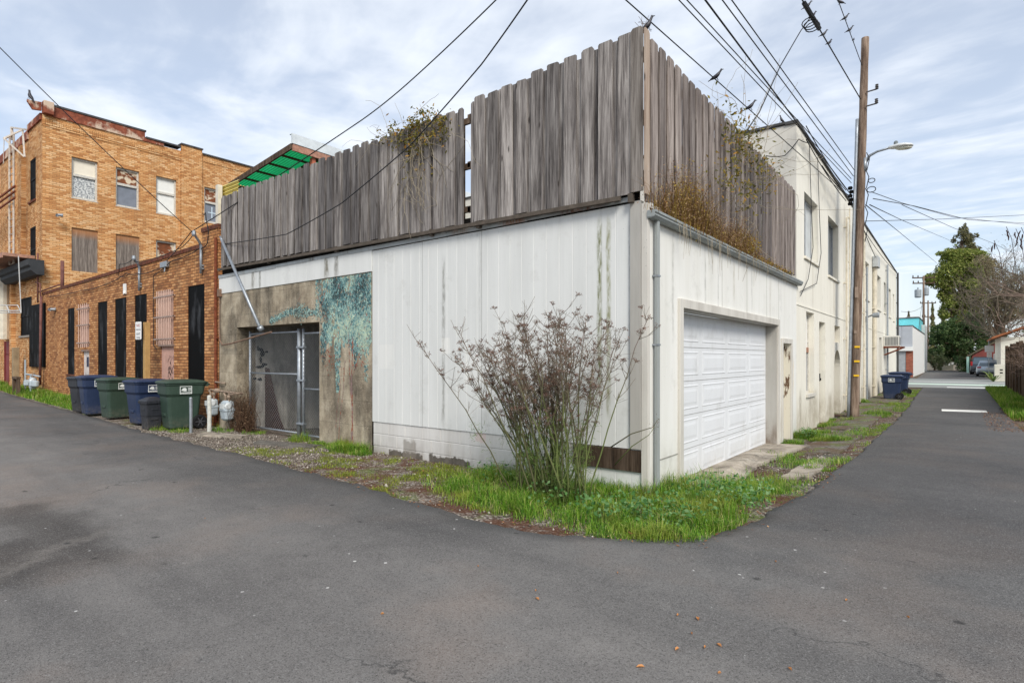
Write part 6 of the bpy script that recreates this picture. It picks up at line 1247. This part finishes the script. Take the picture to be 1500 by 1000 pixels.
# gate at the end of the alley
ga = thing('alley_gate', 'low metal gate with small white signs across the far end of the alley', 'gate', tuple(at(1388, 543, 76)[:2]) + (0,)); b = MB(); gA, gB = at(1370, 543.5, 76), at(1400, 543.5, 76)
for t in frange(0, 1, .035): q = gA.lerp(gB, t); b.box(q.x - .015, q.x + .015, q.y - .015, q.y + .015, .1, 1.15)
for z in (.1, .6, 1.12): b.bar((gA.x, gA.y, z), (gB.x, gB.y, z), .05, .06)
b.build('bars', plain('gate_grey_green', lin(126, 128, 112), .7, .3, .1), ga)
for t, z in ((.42, .85), (.86, .9), (.62, .78)): q = gA.lerp(gB, t); b = MB(); b.box(q.x - .2, q.x + .2, q.y - .06, q.y - .03, z - .12, z + .12); b.build('sign_plate', white_m, ga)
gw = thing('garden_wall', 'low pale wall and hedge base seen beyond the far gate', 'wall', (1, 90, 0)); b = MB(); b.box(-12, 14, 90, 90.3, -.2, 1.0); b.build('wall', plain('pale_wall', lin(176, 168, 156), .9, .1, 0, .2, .6), gw)
for i, (px, w_) in enumerate(((1384, .35), (1389, .3), (1401, .6))):
    p = at(px, 540, 88); b = MB(); b.box(p.x - w_ / 2, p.x + w_ / 2, p.y - .2, p.y + .2, -.1, 2.4 + .6 * i); tag(b.build('gate_pillar', plain('pillar_cream', lin(196, 186, 160), .9, .1, 0, .15, 2), bevel=.03), ('narrow cream pillar beyond the gate, left of two', 'narrow cream pillar beyond the gate, right of two', 'wide yellowish pillar at the right of the far gate')[i], 'pillar')
# red house, garden shed fence, parked cars, street sign
rh = thing('red_house', 'low dull red house with a pale gable behind the parked cars', 'house', tuple(at(1450, 540, 64)[:2]) + (0,)); rot_c = at(1447, 540, 64); hx0, hx1, hy = at(1424, 540, 64).x, at(1476, 540, 64).x + .8, at(1440, 540, 64).y
hm = plain('dull_red_boards', lin(150, 84, 78), .8, .2, 0, .12, 3)
b = MB(); zr, ze = 3.6, 2.3; xm = (hx0 + hx1) / 2 + .6; b.prism([(hx0, -.2), (hx1, -.2), (hx1, ze), (xm, zr), (hx0, ze - .4)], 'y', hy, hy + 8); b.build('wall', hm, rh)
b = MB(); b.add([(hx0 - .4, hy - .3, ze - .55), (xm, hy - .3, zr + .08), (xm, hy + 8.2, zr + .08), (hx0 - .4, hy + 8.2, ze - .55), (hx0 - .4, hy - .3, ze - .4), (xm, hy - .3, zr + .24), (xm, hy + 8.2, zr + .24), (hx0 - .4, hy + 8.2, ze - .4)], [(0, 1, 2, 3)[::-1], (4, 5, 6, 7), (0, 1, 5, 4), (3, 0, 4, 7), (2, 3, 7, 6)]); b.add([(hx1 + .4, hy - .3, ze - .15), (xm, hy - .3, zr + .08), (xm, hy + 8.2, zr + .08), (hx1 + .4, hy + 8.2, ze - .15), (hx1 + .4, hy - .3, ze), (xm, hy - .3, zr + .24), (xm, hy + 8.2, zr + .24), (hx1 + .4, hy + 8.2, ze)], [(0, 1, 2, 3), (4, 5, 6, 7)[::-1], (0, 1, 5, 4), (3, 0, 4, 7)])
b.build('roof', plain('mossy_grey_roof', lin(130, 118, 98), .9, .1, 0, .2, 2), rh)
p = at(1460, 524, 64); b = MB(); b.box(p.x - .3, p.x + .3, hy - .04, hy + .02, p.z - .45, p.z + .45); f = b.build('window', white_m, rh); b = MB(); b.box(p.x - .22, p.x + .22, hy - .05, hy - .041, p.z - .37, p.z + .37); b.build('pane', glass_m, f)
fn = thing('board_fence', 'distant grey board fence with a pale green post beside the parked cars', 'fence', tuple(at(1424, 545, 63)[:2]) + (0,)); b = MB(); A_, B2 = at(1421, 547, 62), at(1431, 547, 61)
for t in frange(0, 1.6, .13): q = A_.lerp(B2, t); b.box(q.x - .06, q.x + .055, q.y - .015, q.y + .015, 0, 1.55 + R.uniform(-.04, .04))
b.build('boards', old_wood, fn); b = MB(); b.box(A_.x - .3, A_.x - .08, A_.y - .1, A_.y + .1, 0, 1.75); b.build('post', plain('pale_green_post', lin(160, 196, 184), .8, .2), fn)
tyre2 = plain('car_tyre', lin(24, 24, 26), .85, .2); cglass = plain('car_glass', lin(64, 84, 96), .08, .8, 0, .1, 2); red_l = plain('tail_lamp_red', lin(170, 30, 34), .3, .5); chrome = plain('car_grey_trim', lin(60, 62, 66), .4, .5, .3); plate_m = plain('number_plate', lin(206, 208, 204), .5, .3)
def car(label, px, d, col, suv, rot):
    p = at(px, HY + CAMZ * F / d, d); t = thing('parked_car', label, 'car', (p.x, p.y, 0), rot); t['_local'] = 1      # local: rear faces -y
    W, L = (.96, 4.6) if suv else (.9, 4.6); H_ = 1.72 if suv else 1.44; belt = .98 if suv else .90
    def ring(y, w, z0, z1, r=.1): return [(-w + r * .3, y, z0), (-w, y, z0 + .12), (-w, y, (z0 + z1) / 2 + .05), (-w + .05, y, z1 - .03), (-w + .14, y, z1), (w - .14, y, z1), (w - .05, y, z1 - .03), (w, y, (z0 + z1) / 2 + .05), (w, y, z0 + .12), (w - r * .3, y, z0)]
    b = MB(); 
    ys = [(-L / 2, W * .86, .38, belt - .18), (-L / 2 + .08, W * .94, .28, belt - .04), (-L / 2 + .5, W, .22, belt), (-.6, W, .2, belt), (1.0, W, .2, belt - .02), (1.9, W * .97, .24, belt - .14), (L / 2 - .05, W * .86, .32, belt - .3), (L / 2, W * .74, .4, belt - .4)]
    b.loft([ring(*q) for q in ys]); bd = b.build('body', col, t, smooth=True)
    cab = [(-L / 2 + (.12 if suv else .55), belt - .02, W * .9), (-L / 2 + (.38 if suv else 1.25), H_ - .06, W * .72), (-L / 2 + (.7 if suv else 1.7), H_, W * .70), (.1, H_ - .01, W * .70), (.35, H_ - .06, W * .70), (1.15, belt - .04, W * .86)]
    P = [[(-w, y, z), (w, y, z)] for y, z, w in cab]; b = MB(); n_ = len(cab)
    v_ = [q for pr in P for q in pr]; b.add(v_, [(2 * i, 2 * i + 1, 2 * i + 3, 2 * i + 2)[::-1] for i in range(n_ - 1)])
    lowl = [(-W * .92, cab[0][0], belt - .03), (-W * .92, cab[-1][0], belt - .05)]; o = len(b.v)
    for s in (0, 1): b.add([P[i][s] for i in range(n_)], [tuple(range(n_))[::(1 if s else -1)]])
    b.build('cabin', col, bd, smooth=False)
    b = MB(); a_, c_ = cab[0], cab[1]; e = -.012
    b.quad((-a_[2] + .1, a_[0] + .03 + e, a_[1] + .06), (a_[2] - .1, a_[0] + .03 + e, a_[1] + .06), (c_[2] - .07, c_[0] - .02 + e, c_[1] - .05), (-c_[2] + .07, c_[0] - .02 + e, c_[1] - .05))
    for s in (-1, 1): b.add([(s * (a_[2] * .985), a_[0] + .22, belt + .02), (s * (W * .885), 1.0, belt + .0), (s * (W * .715), .3, H_ - .1), (s * (W * .72), c_[0] + .15, H_ - .1)], [(0, 1, 2, 3)])
    b.build('window', cglass, t)
    for sx in (-1, 1):
        b = MB(); yb = -L / 2
        b.box(sx * W * .62 if sx > 0 else -W * .92, sx * W * .92 if sx > 0 else -W * .62, yb - .012, yb + .14, belt - (.16 if not suv else .0), belt - .02 + (.02 if suv else -.02)) if not suv else b.box(sx * W * .78 if sx > 0 else -W * .93, W * .93 if sx > 0 else -W * .78, yb + .03, yb + .2, belt - .12, belt + .28)
        b.build('tail_lamp', red_l, bd, bevel=.01)
        for y in (-L / 2 + .85, L / 2 - .9):
            b = MB(); b.lathe([(.2, -.1), (.31, -.1), (.33, -.07), (.33, .07), (.31, .1), (.2, .1)], (sx * (W - .1), y, .33), 16, axis='x'); w = b.build('wheel', tyre2, t); b = MB(); b.lathe([(.05, -.104), (.2, -.102), (.2, .102), (.05, .104)], (sx * (W - .1), y, .33), 12, axis='x'); b.build('rim', metal_g, w)
    b = MB(); b.box(-.26, .26, -L / 2 - .02, -L / 2 + .02, .62, .76); b.build('number_plate', plate_m, bd); b = MB(); b.box(-W * .84, W * .84, -L / 2 - .03, -L / 2 + .2, .27, .42); b.build('bumper', chrome, bd, bevel=.02)
    return t
car('silver sedan with red tail lamps parked in front of the dark SUV', 1449, 50, plain('car_silver', lin(168, 180, 190), .25, .6, .4, .04, 2), False, rad(-1))
car('dark SUV parked behind the silver sedan by the red house', 1440.5, 56, plain('car_dark', lin(58, 66, 74), .25, .6, .3, .06, 2), True, rad(-3))
p = at(1448.5, 552, 47); sgn = thing('street_sign', 'grey sign pole with a white regulatory sign above a smaller red lettered sign', 'sign', (p.x, p.y, 0)); b = MB(); zt_ = CAMZ + (HY - 499) / F * 47; b.tube([(p.x, p.y, -.2), (p.x, p.y, zt_)], .03, 6); b.build('pole', metal_g, sgn)
zA, zB, zC = [CAMZ + (HY - q) / F * 47 for q in (506, 515.5, 523)]
ang = YAW
def plate(z0, z1, w, nm):
    b = MB(); c, s = math.cos(ang), math.sin(ang); P = [(p.x + u * c + .04 * s, p.y + u * s - .04 * c) for u in (-w, w)]; Q = [(x + .012 * s, y - .012 * c) for x, y in P]
    b.add([P[0] + (z0,), P[1] + (z0,), P[1] + (z1,), P[0] + (z1,), Q[0] + (z0,), Q[1] + (z0,), Q[1] + (z1,), Q[0] + (z1,)], [(3, 2, 1, 0), (4, 5, 6, 7), (0, 1, 5, 4), (1, 2, 6, 5), (2, 3, 7, 6), (3, 0, 4, 7)]); return b.build(nm, MATS['sign_white'], sgn)
u1 = plate(zB + .01, zA, .37, 'sign_plate'); u2 = plate(zC, zB - .01, .2, 'small_plate')
fp_ = lambda z: (p.x + .055 * math.sin(ang), p.y - .055 * math.cos(ang), z)
sign_text('lettering', 'NO', .12, fp_(zC + .28), (rad(90), 0, ang), sred, u2); sign_text('lettering', 'PARKING', .075, fp_(zC + .13), (rad(90), 0, ang), sred, u2)
# right side: garage with tiled eave, boxes, palm, timber fence
rg = thing('right_garage', 'pale garage wall with a rusty orange tiled eave behind the timber fence', 'garage', (7, 40, 0)); q = at(1466, 545, 44)
b = MB(); b.box(q.x, q.x + 9, q.y, q.y + 9, -.2, 3.2); b.build('wall', plain('cream_wall', lin(226, 222, 206), .8, .2, 0, .06, 2), rg)
ex, ey = q.x - .55, q.y - .6; b = MB(); b.add([(ex, ey, 3.05), (ex, ey + 10, 3.05), (ex + 5, ey + 10, 5.2), (ex + 5, ey, 5.2), (ex, ey, 3.2), (ex, ey + 10, 3.2), (ex + 5, ey + 10, 5.35), (ex + 5, ey, 5.35)], [(0, 1, 2, 3), (4, 7, 6, 5), (0, 3, 7, 4), (0, 4, 5, 1)]); b.build('roof', plain('orange_lichen_tiles', lin(150, 96, 66), .9, .1, 0, .3, 1.5, .4), rg)
ub = thing('utility_box', 'pale utility box with vents beside the timber fence', 'utility box', (4.7, 31.8, 0)); b = MB(); qx, qy = at(1467.5, 560, 38.5)[:2]; b.box(qx - .38, qx + .45, qy, qy + .7, -.05, 1.15); b.build('case', plain('box_cream', lin(204, 200, 184), .6, .3, 0, .08, 4), ub, bevel=.03)
b = MB(); 
for dz in (.55, .75): b.box(qx - .1, qx + .05, qy - .012, qy - .004, dz, dz + .08); b.box(qx + .2, qx + .36, qy - .012, qy - .004, dz - .1, dz - .02)
b.build('vent', black_m, ub)
pl_ = thing('palm_plant', 'small spiky green palm at the corner of the cross street', 'plant', tuple(at(1455, 563, 37)[:2]) + (0,)); q = at(1455, 561, 37); b = MB()
for i in range(26):
    a = R.uniform(0, 6.28); l = R.uniform(.5, .95); e = Vector((math.cos(a) * l, math.sin(a) * l, R.uniform(.05, .7))); P = [Vector((q.x, q.y, .05)), Vector((q.x, q.y, .15)) + e * .5 + Vector((0, 0, .1)), Vector((q.x, q.y, .1)) + e]; s_ = Vector((-math.sin(a), math.cos(a), 0)) * .05
    b.add([P[0] - s_ * .5, P[0] + s_ * .5, P[1] + s_, P[1] - s_, P[2]], [(0, 1, 2, 3), (3, 2, 4)])
b.build('fronds', leaf_mat('palm_fronds', [(0, lin(84, 110, 52)), (1, lin(150, 160, 90))], .6, .2), pl_)
rf = thing('timber_fence', 'dark brown timber fence with open lattice top on the right of the alley', 'fence', (4.7, 22, 0)); b = MB(); y = 13.8; i = 0; XF = 4.62
while y < 30.6:
    h = 1.35 + R.uniform(-.05, .05); b.box(XF + R.uniform(0, .012), XF + .03, y, y + .16, .02, h); y += .168; i += 1
b.build('boards', wood_mat('brown_fence_boards', [lin(46, 36, 30), lin(78, 62, 52), lin(106, 88, 74), lin(138, 120, 102)]), rf)
for y in frange(13.8, 30.4, 1.66): b = MB(); b.box(XF - .05, XF + .06, y - .05, y + .06, -.1, 2.15 + R.uniform(-.06, .06)); b.build('post', old_wood, rf)
b = MB(); b.bar((XF + .02, 13.8, 2.0), (XF + .02, 30.5, 2.0), .05, .07); b.bar((XF + .02, 13.8, 1.68), (XF + .02, 30.5, 1.68), .04, .05); b.build('rail', old_wood, rf)
b = MB(); link(b, 13.8, 30.5, 1.38, 1.98, 0, .28, .008); b.v = [(XF + .02 + v_[1], v_[0], v_[2]) for v_ in b.v]; b.build('lattice', old_wood, rf)
# ================================================================== TREES
def tube_tree(b, P0, d, L, r, depth, rr, spread=.55, n=5, up=.15, tips=None):
    P = [Vector(P0)]; d = Vector(d).normalized()
    for k in range(3): d = (d + Vector((rr.gauss(0, .16), rr.gauss(0, .16), rr.gauss(0, .1) + up * .3))).normalized(); P.append(P[-1] + d * L / 3)
    b.tube(P, [r, r * .9, r * .78, r * .66], n if depth > 1 else 3, cap=False)
    if depth == 0:
        if tips is not None: tips.append(P[-1])
        return
    for k in range(rr.randint(2, 3) + (1 if depth > 2 else 0)):
        nd = (d + Vector((rr.gauss(0, spread), rr.gauss(0, spread), rr.gauss(0, spread) + up))).normalized()
        tube_tree(b, P[rr.randint(1, 3)] if k else P[-1], nd, L * rr.uniform(.6, .85), r * .6, depth - 1, rr, spread, n, up, tips)
def blob_points(blobs, n, seed, hole=.0):
    out = []; r_ = np.random.default_rng(seed); tot = sum((b_[1][0] * b_[1][1] * b_[1][2]) ** .67 for b_ in blobs)
    for c, s in blobs:
        m_ = int(n * (s[0] * s[1] * s[2]) ** .67 / tot); k = 0; tries = 0
        while k < m_ and tries < 4:
            tries += 1
            q = r_.normal(size=(m_, 3)); q /= np.linalg.norm(q, axis=1, keepdims=True); q *= r_.uniform(.25, 1.08, (m_, 1)) ** .5
            P = q * np.array(s) + np.array(c)
            for p_ in P:
                if k >= m_: break
                if mnoise.noise((p_[0] * .55, p_[1] * .55, p_[2] * .75)) + .35 * mnoise.noise((p_[0] * 1.7, p_[1] * 1.7, p_[2] * 1.7)) > hole - .35 * r_.random(): out.append(p_); k += 1
    return np.array(out)
def broad_tree(name, label, base, blobs, nleaf, size, lmat, seed, trunk_r=.35, th=None, cat='tree', droop=None):
    rr = random.Random(seed); t = thing(name, label, cat, tuple(base)); b = MB(); zs = [c[2] for c, s in blobs]; th = th or (min(zs)); tops = sorted(blobs, key=lambda q: q[0][2])
    b.tube([(base[0], base[1], -.2), (base[0] + .1, base[1], th * .5), (base[0], base[1] + .1, th)], [trunk_r * 1.2, trunk_r, trunk_r * .8], 9)
    for c, s in blobs:
        m_ = Vector(c).lerp(Vector((base[0], base[1], th)), .5) + Vector((rr.gauss(0, .3), rr.gauss(0, .3), 0)); b.tube([(base[0], base[1], th * .9), m_, c], [trunk_r * .6, trunk_r * .35, trunk_r * .12], 6)
        for _ in range(4):
            e = Vector(c) + Vector((rr.gauss(0, .55) * s[0], rr.gauss(0, .55) * s[1], rr.gauss(0, .5) * s[2])); b.tube([c, Vector(c).lerp(e, .5) + Vector((0, 0, .2)), e], [trunk_r * .14, trunk_r * .08, .02], 4, cap=False)
    ex = []
    for c, s in blobs:
        for _ in range(4):
            d = Vector((rr.gauss(0, 1), rr.gauss(0, 1), rr.gauss(0, .8))).normalized(); f_ = rr.uniform(.25, .5); ex.append((tuple(c[i] + d[i] * s[i] * rr.uniform(.8, 1.15) for i in range(3)), tuple(q * f_ for q in s)))
    blobs = [(c, tuple(q * .88 for q in s)) for c, s in blobs] + ex
    b.build('trunk', twig_m, t); P = blob_points(blobs, nleaf, seed, -.02); V, Fc = leaves(P, size, np.array([[0, 0, .6]]), .6, 1.0); fast_mesh('crown', V, Fc, 4, lmat, t); return t
def B3(px, py, d, rx, ry, dep): c = at(px, py, d); k = d / F; return (tuple(c), (rx * k * 1.08, dep, ry * k * 1.05))
lt_green = leaf_mat('yellow_green_foliage', [(0, lin(84, 102, 44)), (.4, lin(120, 134, 62)), (.75, lin(146, 154, 80)), (1, lin(176, 176, 104))], .6, .4)
dk_green = leaf_mat('dark_foliage', [(0, lin(46, 68, 42)), (.45, lin(70, 94, 54)), (.8, lin(94, 116, 68)), (1, lin(124, 138, 88))], .55, .35)
redwood_m = leaf_mat('redwood_foliage', [(0, lin(84, 88, 62)), (.5, lin(116, 116, 82)), (1, lin(150, 142, 104))], .7, .35)
con_m = leaf_mat('pale_conifer', [(0, lin(104, 112, 80)), (.5, lin(140, 144, 104)), (1, lin(186, 176, 124))], .7, .4)
olive_m = leaf_mat('olive_brown_foliage', [(0, lin(104, 96, 74)), (.5, lin(134, 122, 96)), (1, lin(158, 150, 112))], .8, .3)
D = 84
broad_tree('tree', 'big yellow green tree in the centre of the far greenery', (at(1405, 540, D).x, at(1405, 540, D).y, 0), [B3(1404, 384, D, 24, 22, 3), B3(1388, 402, D, 18, 22, 2.5), B3(1420, 400, D, 20, 26, 3), B3(1376, 412, D, 14, 13, 1.6), B3(1392, 372, D, 12, 10, 1.5), B3(1430, 380, D, 14, 16, 2), B3(1405, 425, D, 22, 22, 3), B3(1424, 430, D, 16, 20, 2.5), B3(1396, 440, D, 16, 14, 2.5), B3(1412, 455, D, 16, 16, 2), B3(1438, 405, D, 14, 18, 2), B3(1436, 440, D, 14, 18, 2), B3(1388, 456, D, 13, 12, 2), B3(1402, 472, D, 18, 12, 2)], 36000, .19, lt_green, 3, .45, 6)
D = 92
broad_tree('redwood_tree', 'tall redwood top rising above the yellow green tree', (at(1413, 540, D).x, at(1413, 540, D).y, 0), [B3(1412, 338, D, 6, 8, .8), B3(1408, 348, D, 10, 9, 1.2), B3(1418, 350, D, 9, 8, 1.2), B3(1413, 362, D, 15, 9, 1.6), B3(1400, 367, D, 9, 6, 1.2), B3(1424, 366, D, 7, 7, 1), B3(1413, 378, D, 16, 10, 2)], 6500, .17, redwood_m, 5, .5, 14)
D = 80
broad_tree('tree', 'dark evergreen mass low behind the far gate', (at(1400, 540, D).x, at(1400, 540, D).y, 0), [B3(1376, 490, D, 15, 16, 2), B3(1392, 485, D, 18, 18, 2.5), B3(1410, 490, D, 20, 22, 2.5), B3(1398, 508, D, 24, 16, 2.5), B3(1426, 480, D, 18, 20, 2.5), B3(1424, 505, D, 20, 16, 2.5), B3(1372, 508, D, 12, 14, 1.8), B3(1445, 492, D, 16, 16, 2), B3(1412, 470, D, 18, 12, 2)], 21000, .17, dk_green, 8, .4, 2.4)
D = 74
broad_tree('shrub', 'olive bush beside the foot of the transformer pole', (at(1368, 541, D).x, at(1368, 541, D).y, 0), [B3(1367, 525, D, 8, 10, 1), B3(1372, 533, D, 8, 8, 1), B3(1380, 528, D, 7, 8, 1)], 2600, .10, plain('sage_foliage', lin(98, 108, 74), .8, .2, 0, .35, 3), 12, .1, .6, 'shrub')
D = 66
broad_tree('shrub', 'dark hedge bush between the gate pillar and the board fence', (at(1412, 545, D).x, at(1412, 545, D).y, 0), [B3(1410, 538, D, 9, 8, 1), B3(1405, 527, D, 6, 8, .8), B3(1416, 533, D, 7, 9, .9)], 2600, .09, dk_green, 13, .1, .5, 'shrub')
for i, (px, top, w_, d_) in enumerate(((1366, 444, 9, 110), (1382, 436, 11, 104), (1394, 450, 8, 112), (1331, 410 + 46, 10, 120))):
    base = at(px, 540, d_); k = d_ / F; zt_ = CAMZ + (HY - top) * k; t = thing('conifer_tree', ('pale pointed conifer beside the power poles, left of three', 'tallest pale pointed conifer beside the power poles', 'pale pointed conifer right of the tallest one', 'dull conifer top above the turquoise roof')[i], 'tree', (base.x, base.y, 0)); b = MB(); b.tube([(base.x, base.y, 0), (base.x, base.y, zt_)], [.3, .04], 7); b.build('trunk', twig_m, t)
    n_ = 3200; z = rng.uniform(1.5, zt_, n_); rmax = w_ * k * (1 - z / zt_) ** .8 * (.75 + .35 * np.sin(z * 4.1 + i)); a = rng.uniform(0, 6.28, n_); r_ = rmax * rng.uniform(.2, 1, n_) ** .5; P = np.column_stack([base.x + r_ * np.cos(a), base.y + r_ * np.sin(a), z - r_ * .3]); V, Fc = leaves(P, .2, None, .45); fast_mesh('crown', V, Fc, 4, con_m if i < 3 else olive_m, t)
def bare_tree(label, base, trunks, seed, depth, leafn=0, lsz=.06, lm=None, bark=None, cat='tree'):
    rr = random.Random(seed); t = thing('bare_tree', label, cat, tuple(base)); b = MB(); tips = []
    for d, L, r in trunks: tube_tree(b, base, d, L, r, depth, rr, .5, 6, .12, tips)
    b.build('branches', bark or twig_m, t)
    if leafn:
        P = np.array([tuple(rr.choice(tips) + Vector((rr.gauss(0, .35), rr.gauss(0, .35), rr.gauss(0, .35)))) for _ in range(leafn)]); V, Fc = leaves(P, lsz, None, .5); fast_mesh('crown', V, Fc, 4, lm, t)
    return t
gb = plain('grey_brown_twigs', lin(112, 103, 90), .9, .1, 0, .25, 3)
b0 = at(1450, 548, 66); bare_tree('leafless brown tree behind the red house', (b0.x, b0.y, 0), [((-.1, 0, 1), 4.6, .22), ((.35, .1, 1), 4.4, .18)], 3, 6, 1600, .09, olive_m, gb)
b0 = at(1482, 548, 60); bare_tree('leafless brown tree rising behind the pale garage', (b0.x, b0.y, 0), [((-.25, 0, 1), 4.6, .22), ((.2, .1, 1), 4.6, .2)], 14, 6, 1500, .08, olive_m, gb)
b0 = at(1466, 548, 63); broad_tree('tree', 'olive tinted tree on the right behind the leafless branches', (b0.x, b0.y, 0), [B3(1440, 385, 63, 12, 14, 1.6), B3(1454, 395, 63, 14, 16, 2), B3(1470, 415, 63, 18, 18, 2), B3(1448, 430, 63, 16, 18, 2), B3(1490, 440, 63, 18, 20, 2), B3(1462, 455, 63, 20, 18, 2), B3(1445, 465, 63, 14, 16, 1.6)], 6500, .11, olive_m, 21, .35, 4)
b0 = Vector((7.6, 25.5, 0)); bare_tree('near leafless tree with pale twigs overhanging the timber fence', (b0.x, b0.y, 0), [((-.05, -.1, 1), 2.3, .12), ((.2, .2, 1), 2.2, .1)], 33, 5, 0, bark=plain('pale_grey_twigs', lin(124, 108, 98), .9, .1, 0, .25, 6))
b0 = Vector((5.4, 19.5, 0)); bare_tree('low tangle of dry bramble stems over the timber fence', (b0.x, b0.y, .2), [((-.1, -.3, 1), 1.0, .03), ((-.2, .3, 1), 1.0, .03), ((.1, .1, 1), 1.0, .03), ((-.05, .8, .8), 1.0, .03), ((0, -.8, .8), 1.0, .03)], 41, 5, 0, bark=plain('bramble_twigs', lin(158, 136, 124), .9, .1, 0, .25, 6), cat='bramble')
sd_ = thing('seed_pod_cluster', 'dark hanging seed pods on the near leafless tree', 'seed pods', tuple(at(1490, 350, 27))); b = MB()
for px, py in ((1474, 337), (1476, 343), (1487, 340), (1491, 346), (1489, 352), (1495, 338), (1498, 343), (1494, 350), (1497, 356), (1454, 360), (1457, 356)):
    q = at(px, py, 27); b.tube([q, q + Vector((R.gauss(0, .04), 0, -.12)), q + Vector((R.gauss(0, .06), 0, -.3))], [.02, .035, .015], 5)
for px, py in ((1474, 332), (1488, 335), (1496, 333), (1456, 352)): b.tube([at(px, py, 27), at(px + 8, py + 18, 27.3), at(px + 14, py + 60, 27.5)], .012, 4)
b.build('pods', plain('dark_pods', lin(66, 52, 52), .8, .2, 0, .2, 6), sd_)
# wooded hillside mass at the horizon behind everything
tl = blob_points([((x, 150 + 10 * math.sin(x), 3 + 2 * math.sin(x * .7)), (7, 4, 4 + 1.5 * math.sin(x * 1.3))) for x in range(-50, 70, 7)], 16000, 77); V, Fc = leaves(tl, .5, None, .6); tag(fast_mesh('treeline', V, Fc, 4, dk_green), 'far band of dark trees along the horizon', 'trees', None, 'stuff')
# ================================================================== SKY, SUN, CAMERA
sc = bpy.context.scene
w = bpy.data.worlds.new('World'); sc.world = w; w.use_nodes = True; nt = w.node_tree; bg = nt.nodes['Background']
SUN_EL, SUN_AZ = rad(42), rad(128)                                   # azimuth clockwise from +y: light from the right and slightly behind the camera
def N(t, ins=None, **pr):
    n = nt.nodes.new(t)
    for k, v in pr.items(): setattr(n, k, v)
    for k, v in (ins or {}).items():
        if isinstance(v, bpy.types.NodeSocket): nt.links.new(v, n.inputs[k])
        else: n.inputs[k].default_value = v
    return n
sky = N('ShaderNodeTexSky'); sky.sky_type = 'NISHITA'; sky.sun_disc = False; sky.sun_elevation = SUN_EL; sky.sun_rotation = SUN_AZ; sky.air_density = 1; sky.dust_density = 1.5; sky.ozone_density = 1.5
tc = N('ShaderNodeTexCoord'); sp = N('ShaderNodeSeparateXYZ', {0: tc.outputs['Generated']})
zc_ = N('ShaderNodeMath', {0: sp.outputs[2], 1: .12}, operation='MAXIMUM')
px_ = N('ShaderNodeMath', {0: sp.outputs[0], 1: zc_.outputs[0]}, operation='DIVIDE'); py_ = N('ShaderNodeMath', {0: sp.outputs[1], 1: zc_.outputs[0]}, operation='DIVIDE')
cv = N('ShaderNodeCombineXYZ', {0: px_.outputs[0], 1: py_.outputs[0]})      # cloud sheet: direction projected on a high plane
rot = N('ShaderNodeMapping', {0: cv.outputs[0], 'Rotation': (0, 0, rad(35)), 'Scale': (1, 1.3, 1)})
n1 = N('ShaderNodeTexNoise', {'Vector': rot.outputs[0], 'Scale': .8, 'Detail': 7, 'Roughness': .55, 'Distortion': .8})
n2 = N('ShaderNodeTexNoise', {'Vector': rot.outputs[0], 'Scale': 4.2, 'Detail': 5, 'Roughness': .52, 'Distortion': .3})
ad = N('ShaderNodeMath', {0: n2.outputs[0], 1: .26}, operation='MULTIPLY'); a2_ = N('ShaderNodeMath', {0: n1.outputs[0], 1: .80, 2: ad.outputs[0]}, operation='MULTIPLY_ADD')
cr = N('ShaderNodeMapRange', {0: a2_.outputs[0], 1: .42, 2: .72, 3: .42, 4: .97}, interpolation_type='SMOOTHSTEP')
hz = N('ShaderNodeMapRange', {0: sp.outputs[2], 1: .0, 2: .32, 3: .62, 4: 0.0}); mxm = N('ShaderNodeMath', {0: cr.outputs[0], 1: hz.outputs[0]}, operation='MAXIMUM')
mx = N('ShaderNodeMix', data_type='RGBA'); nt.links.new(mxm.outputs[0], mx.inputs[0]); nt.links.new(sky.outputs[0], mx.inputs[6]); mx.inputs[7].default_value = (5.8, 6.15, 6.65, 1)
nt.links.new(mx.outputs[2], bg.inputs[0]); bg.inputs[1].default_value = .10
ld = bpy.data.lights.new('sun', 'SUN'); ld.energy = 1.9; ld.angle = rad(22); ld.color = (1, .955, .88); lo = bpy.data.objects.new('sun', ld); C.objects.link(lo)
dv_ = Vector((math.sin(SUN_AZ) * math.cos(SUN_EL), math.cos(SUN_AZ) * math.cos(SUN_EL), math.sin(SUN_EL))); lo.rotation_euler = (-dv_).to_track_quat('-Z', 'Y').to_euler(); lo.location = dv_ * 60
cd = bpy.data.cameras.new('camera'); cam = bpy.data.objects.new('camera', cd); C.objects.link(cam); cd.sensor_width = 36; cd.lens = 36 * F / 1500; cd.shift_y = (HY - 500) / 1500; cd.clip_end = 3000; cd.clip_start = .05
cam.location = (CAM[0], CAM[1], CAMZ); cam.rotation_euler = (rad(90), 0, YAW); sc.camera = cam
sc.view_settings.view_transform = 'Standard'; sc.view_settings.look = 'None'; sc.view_settings.gamma = 1; sc.view_settings.exposure = .78; sc.view_settings.use_curve_mapping = False
sc.cycles.max_bounces = 6; sc.cycles.diffuse_bounces = 3; sc.cycles.glossy_bounces = 2; sc.cycles.transmission_bounces = 4; sc.cycles.transparent_max_bounces = 4; sc.cycles.use_denoising = True; sc.cycles.caustics_reflective = False; sc.cycles.caustics_refractive = False
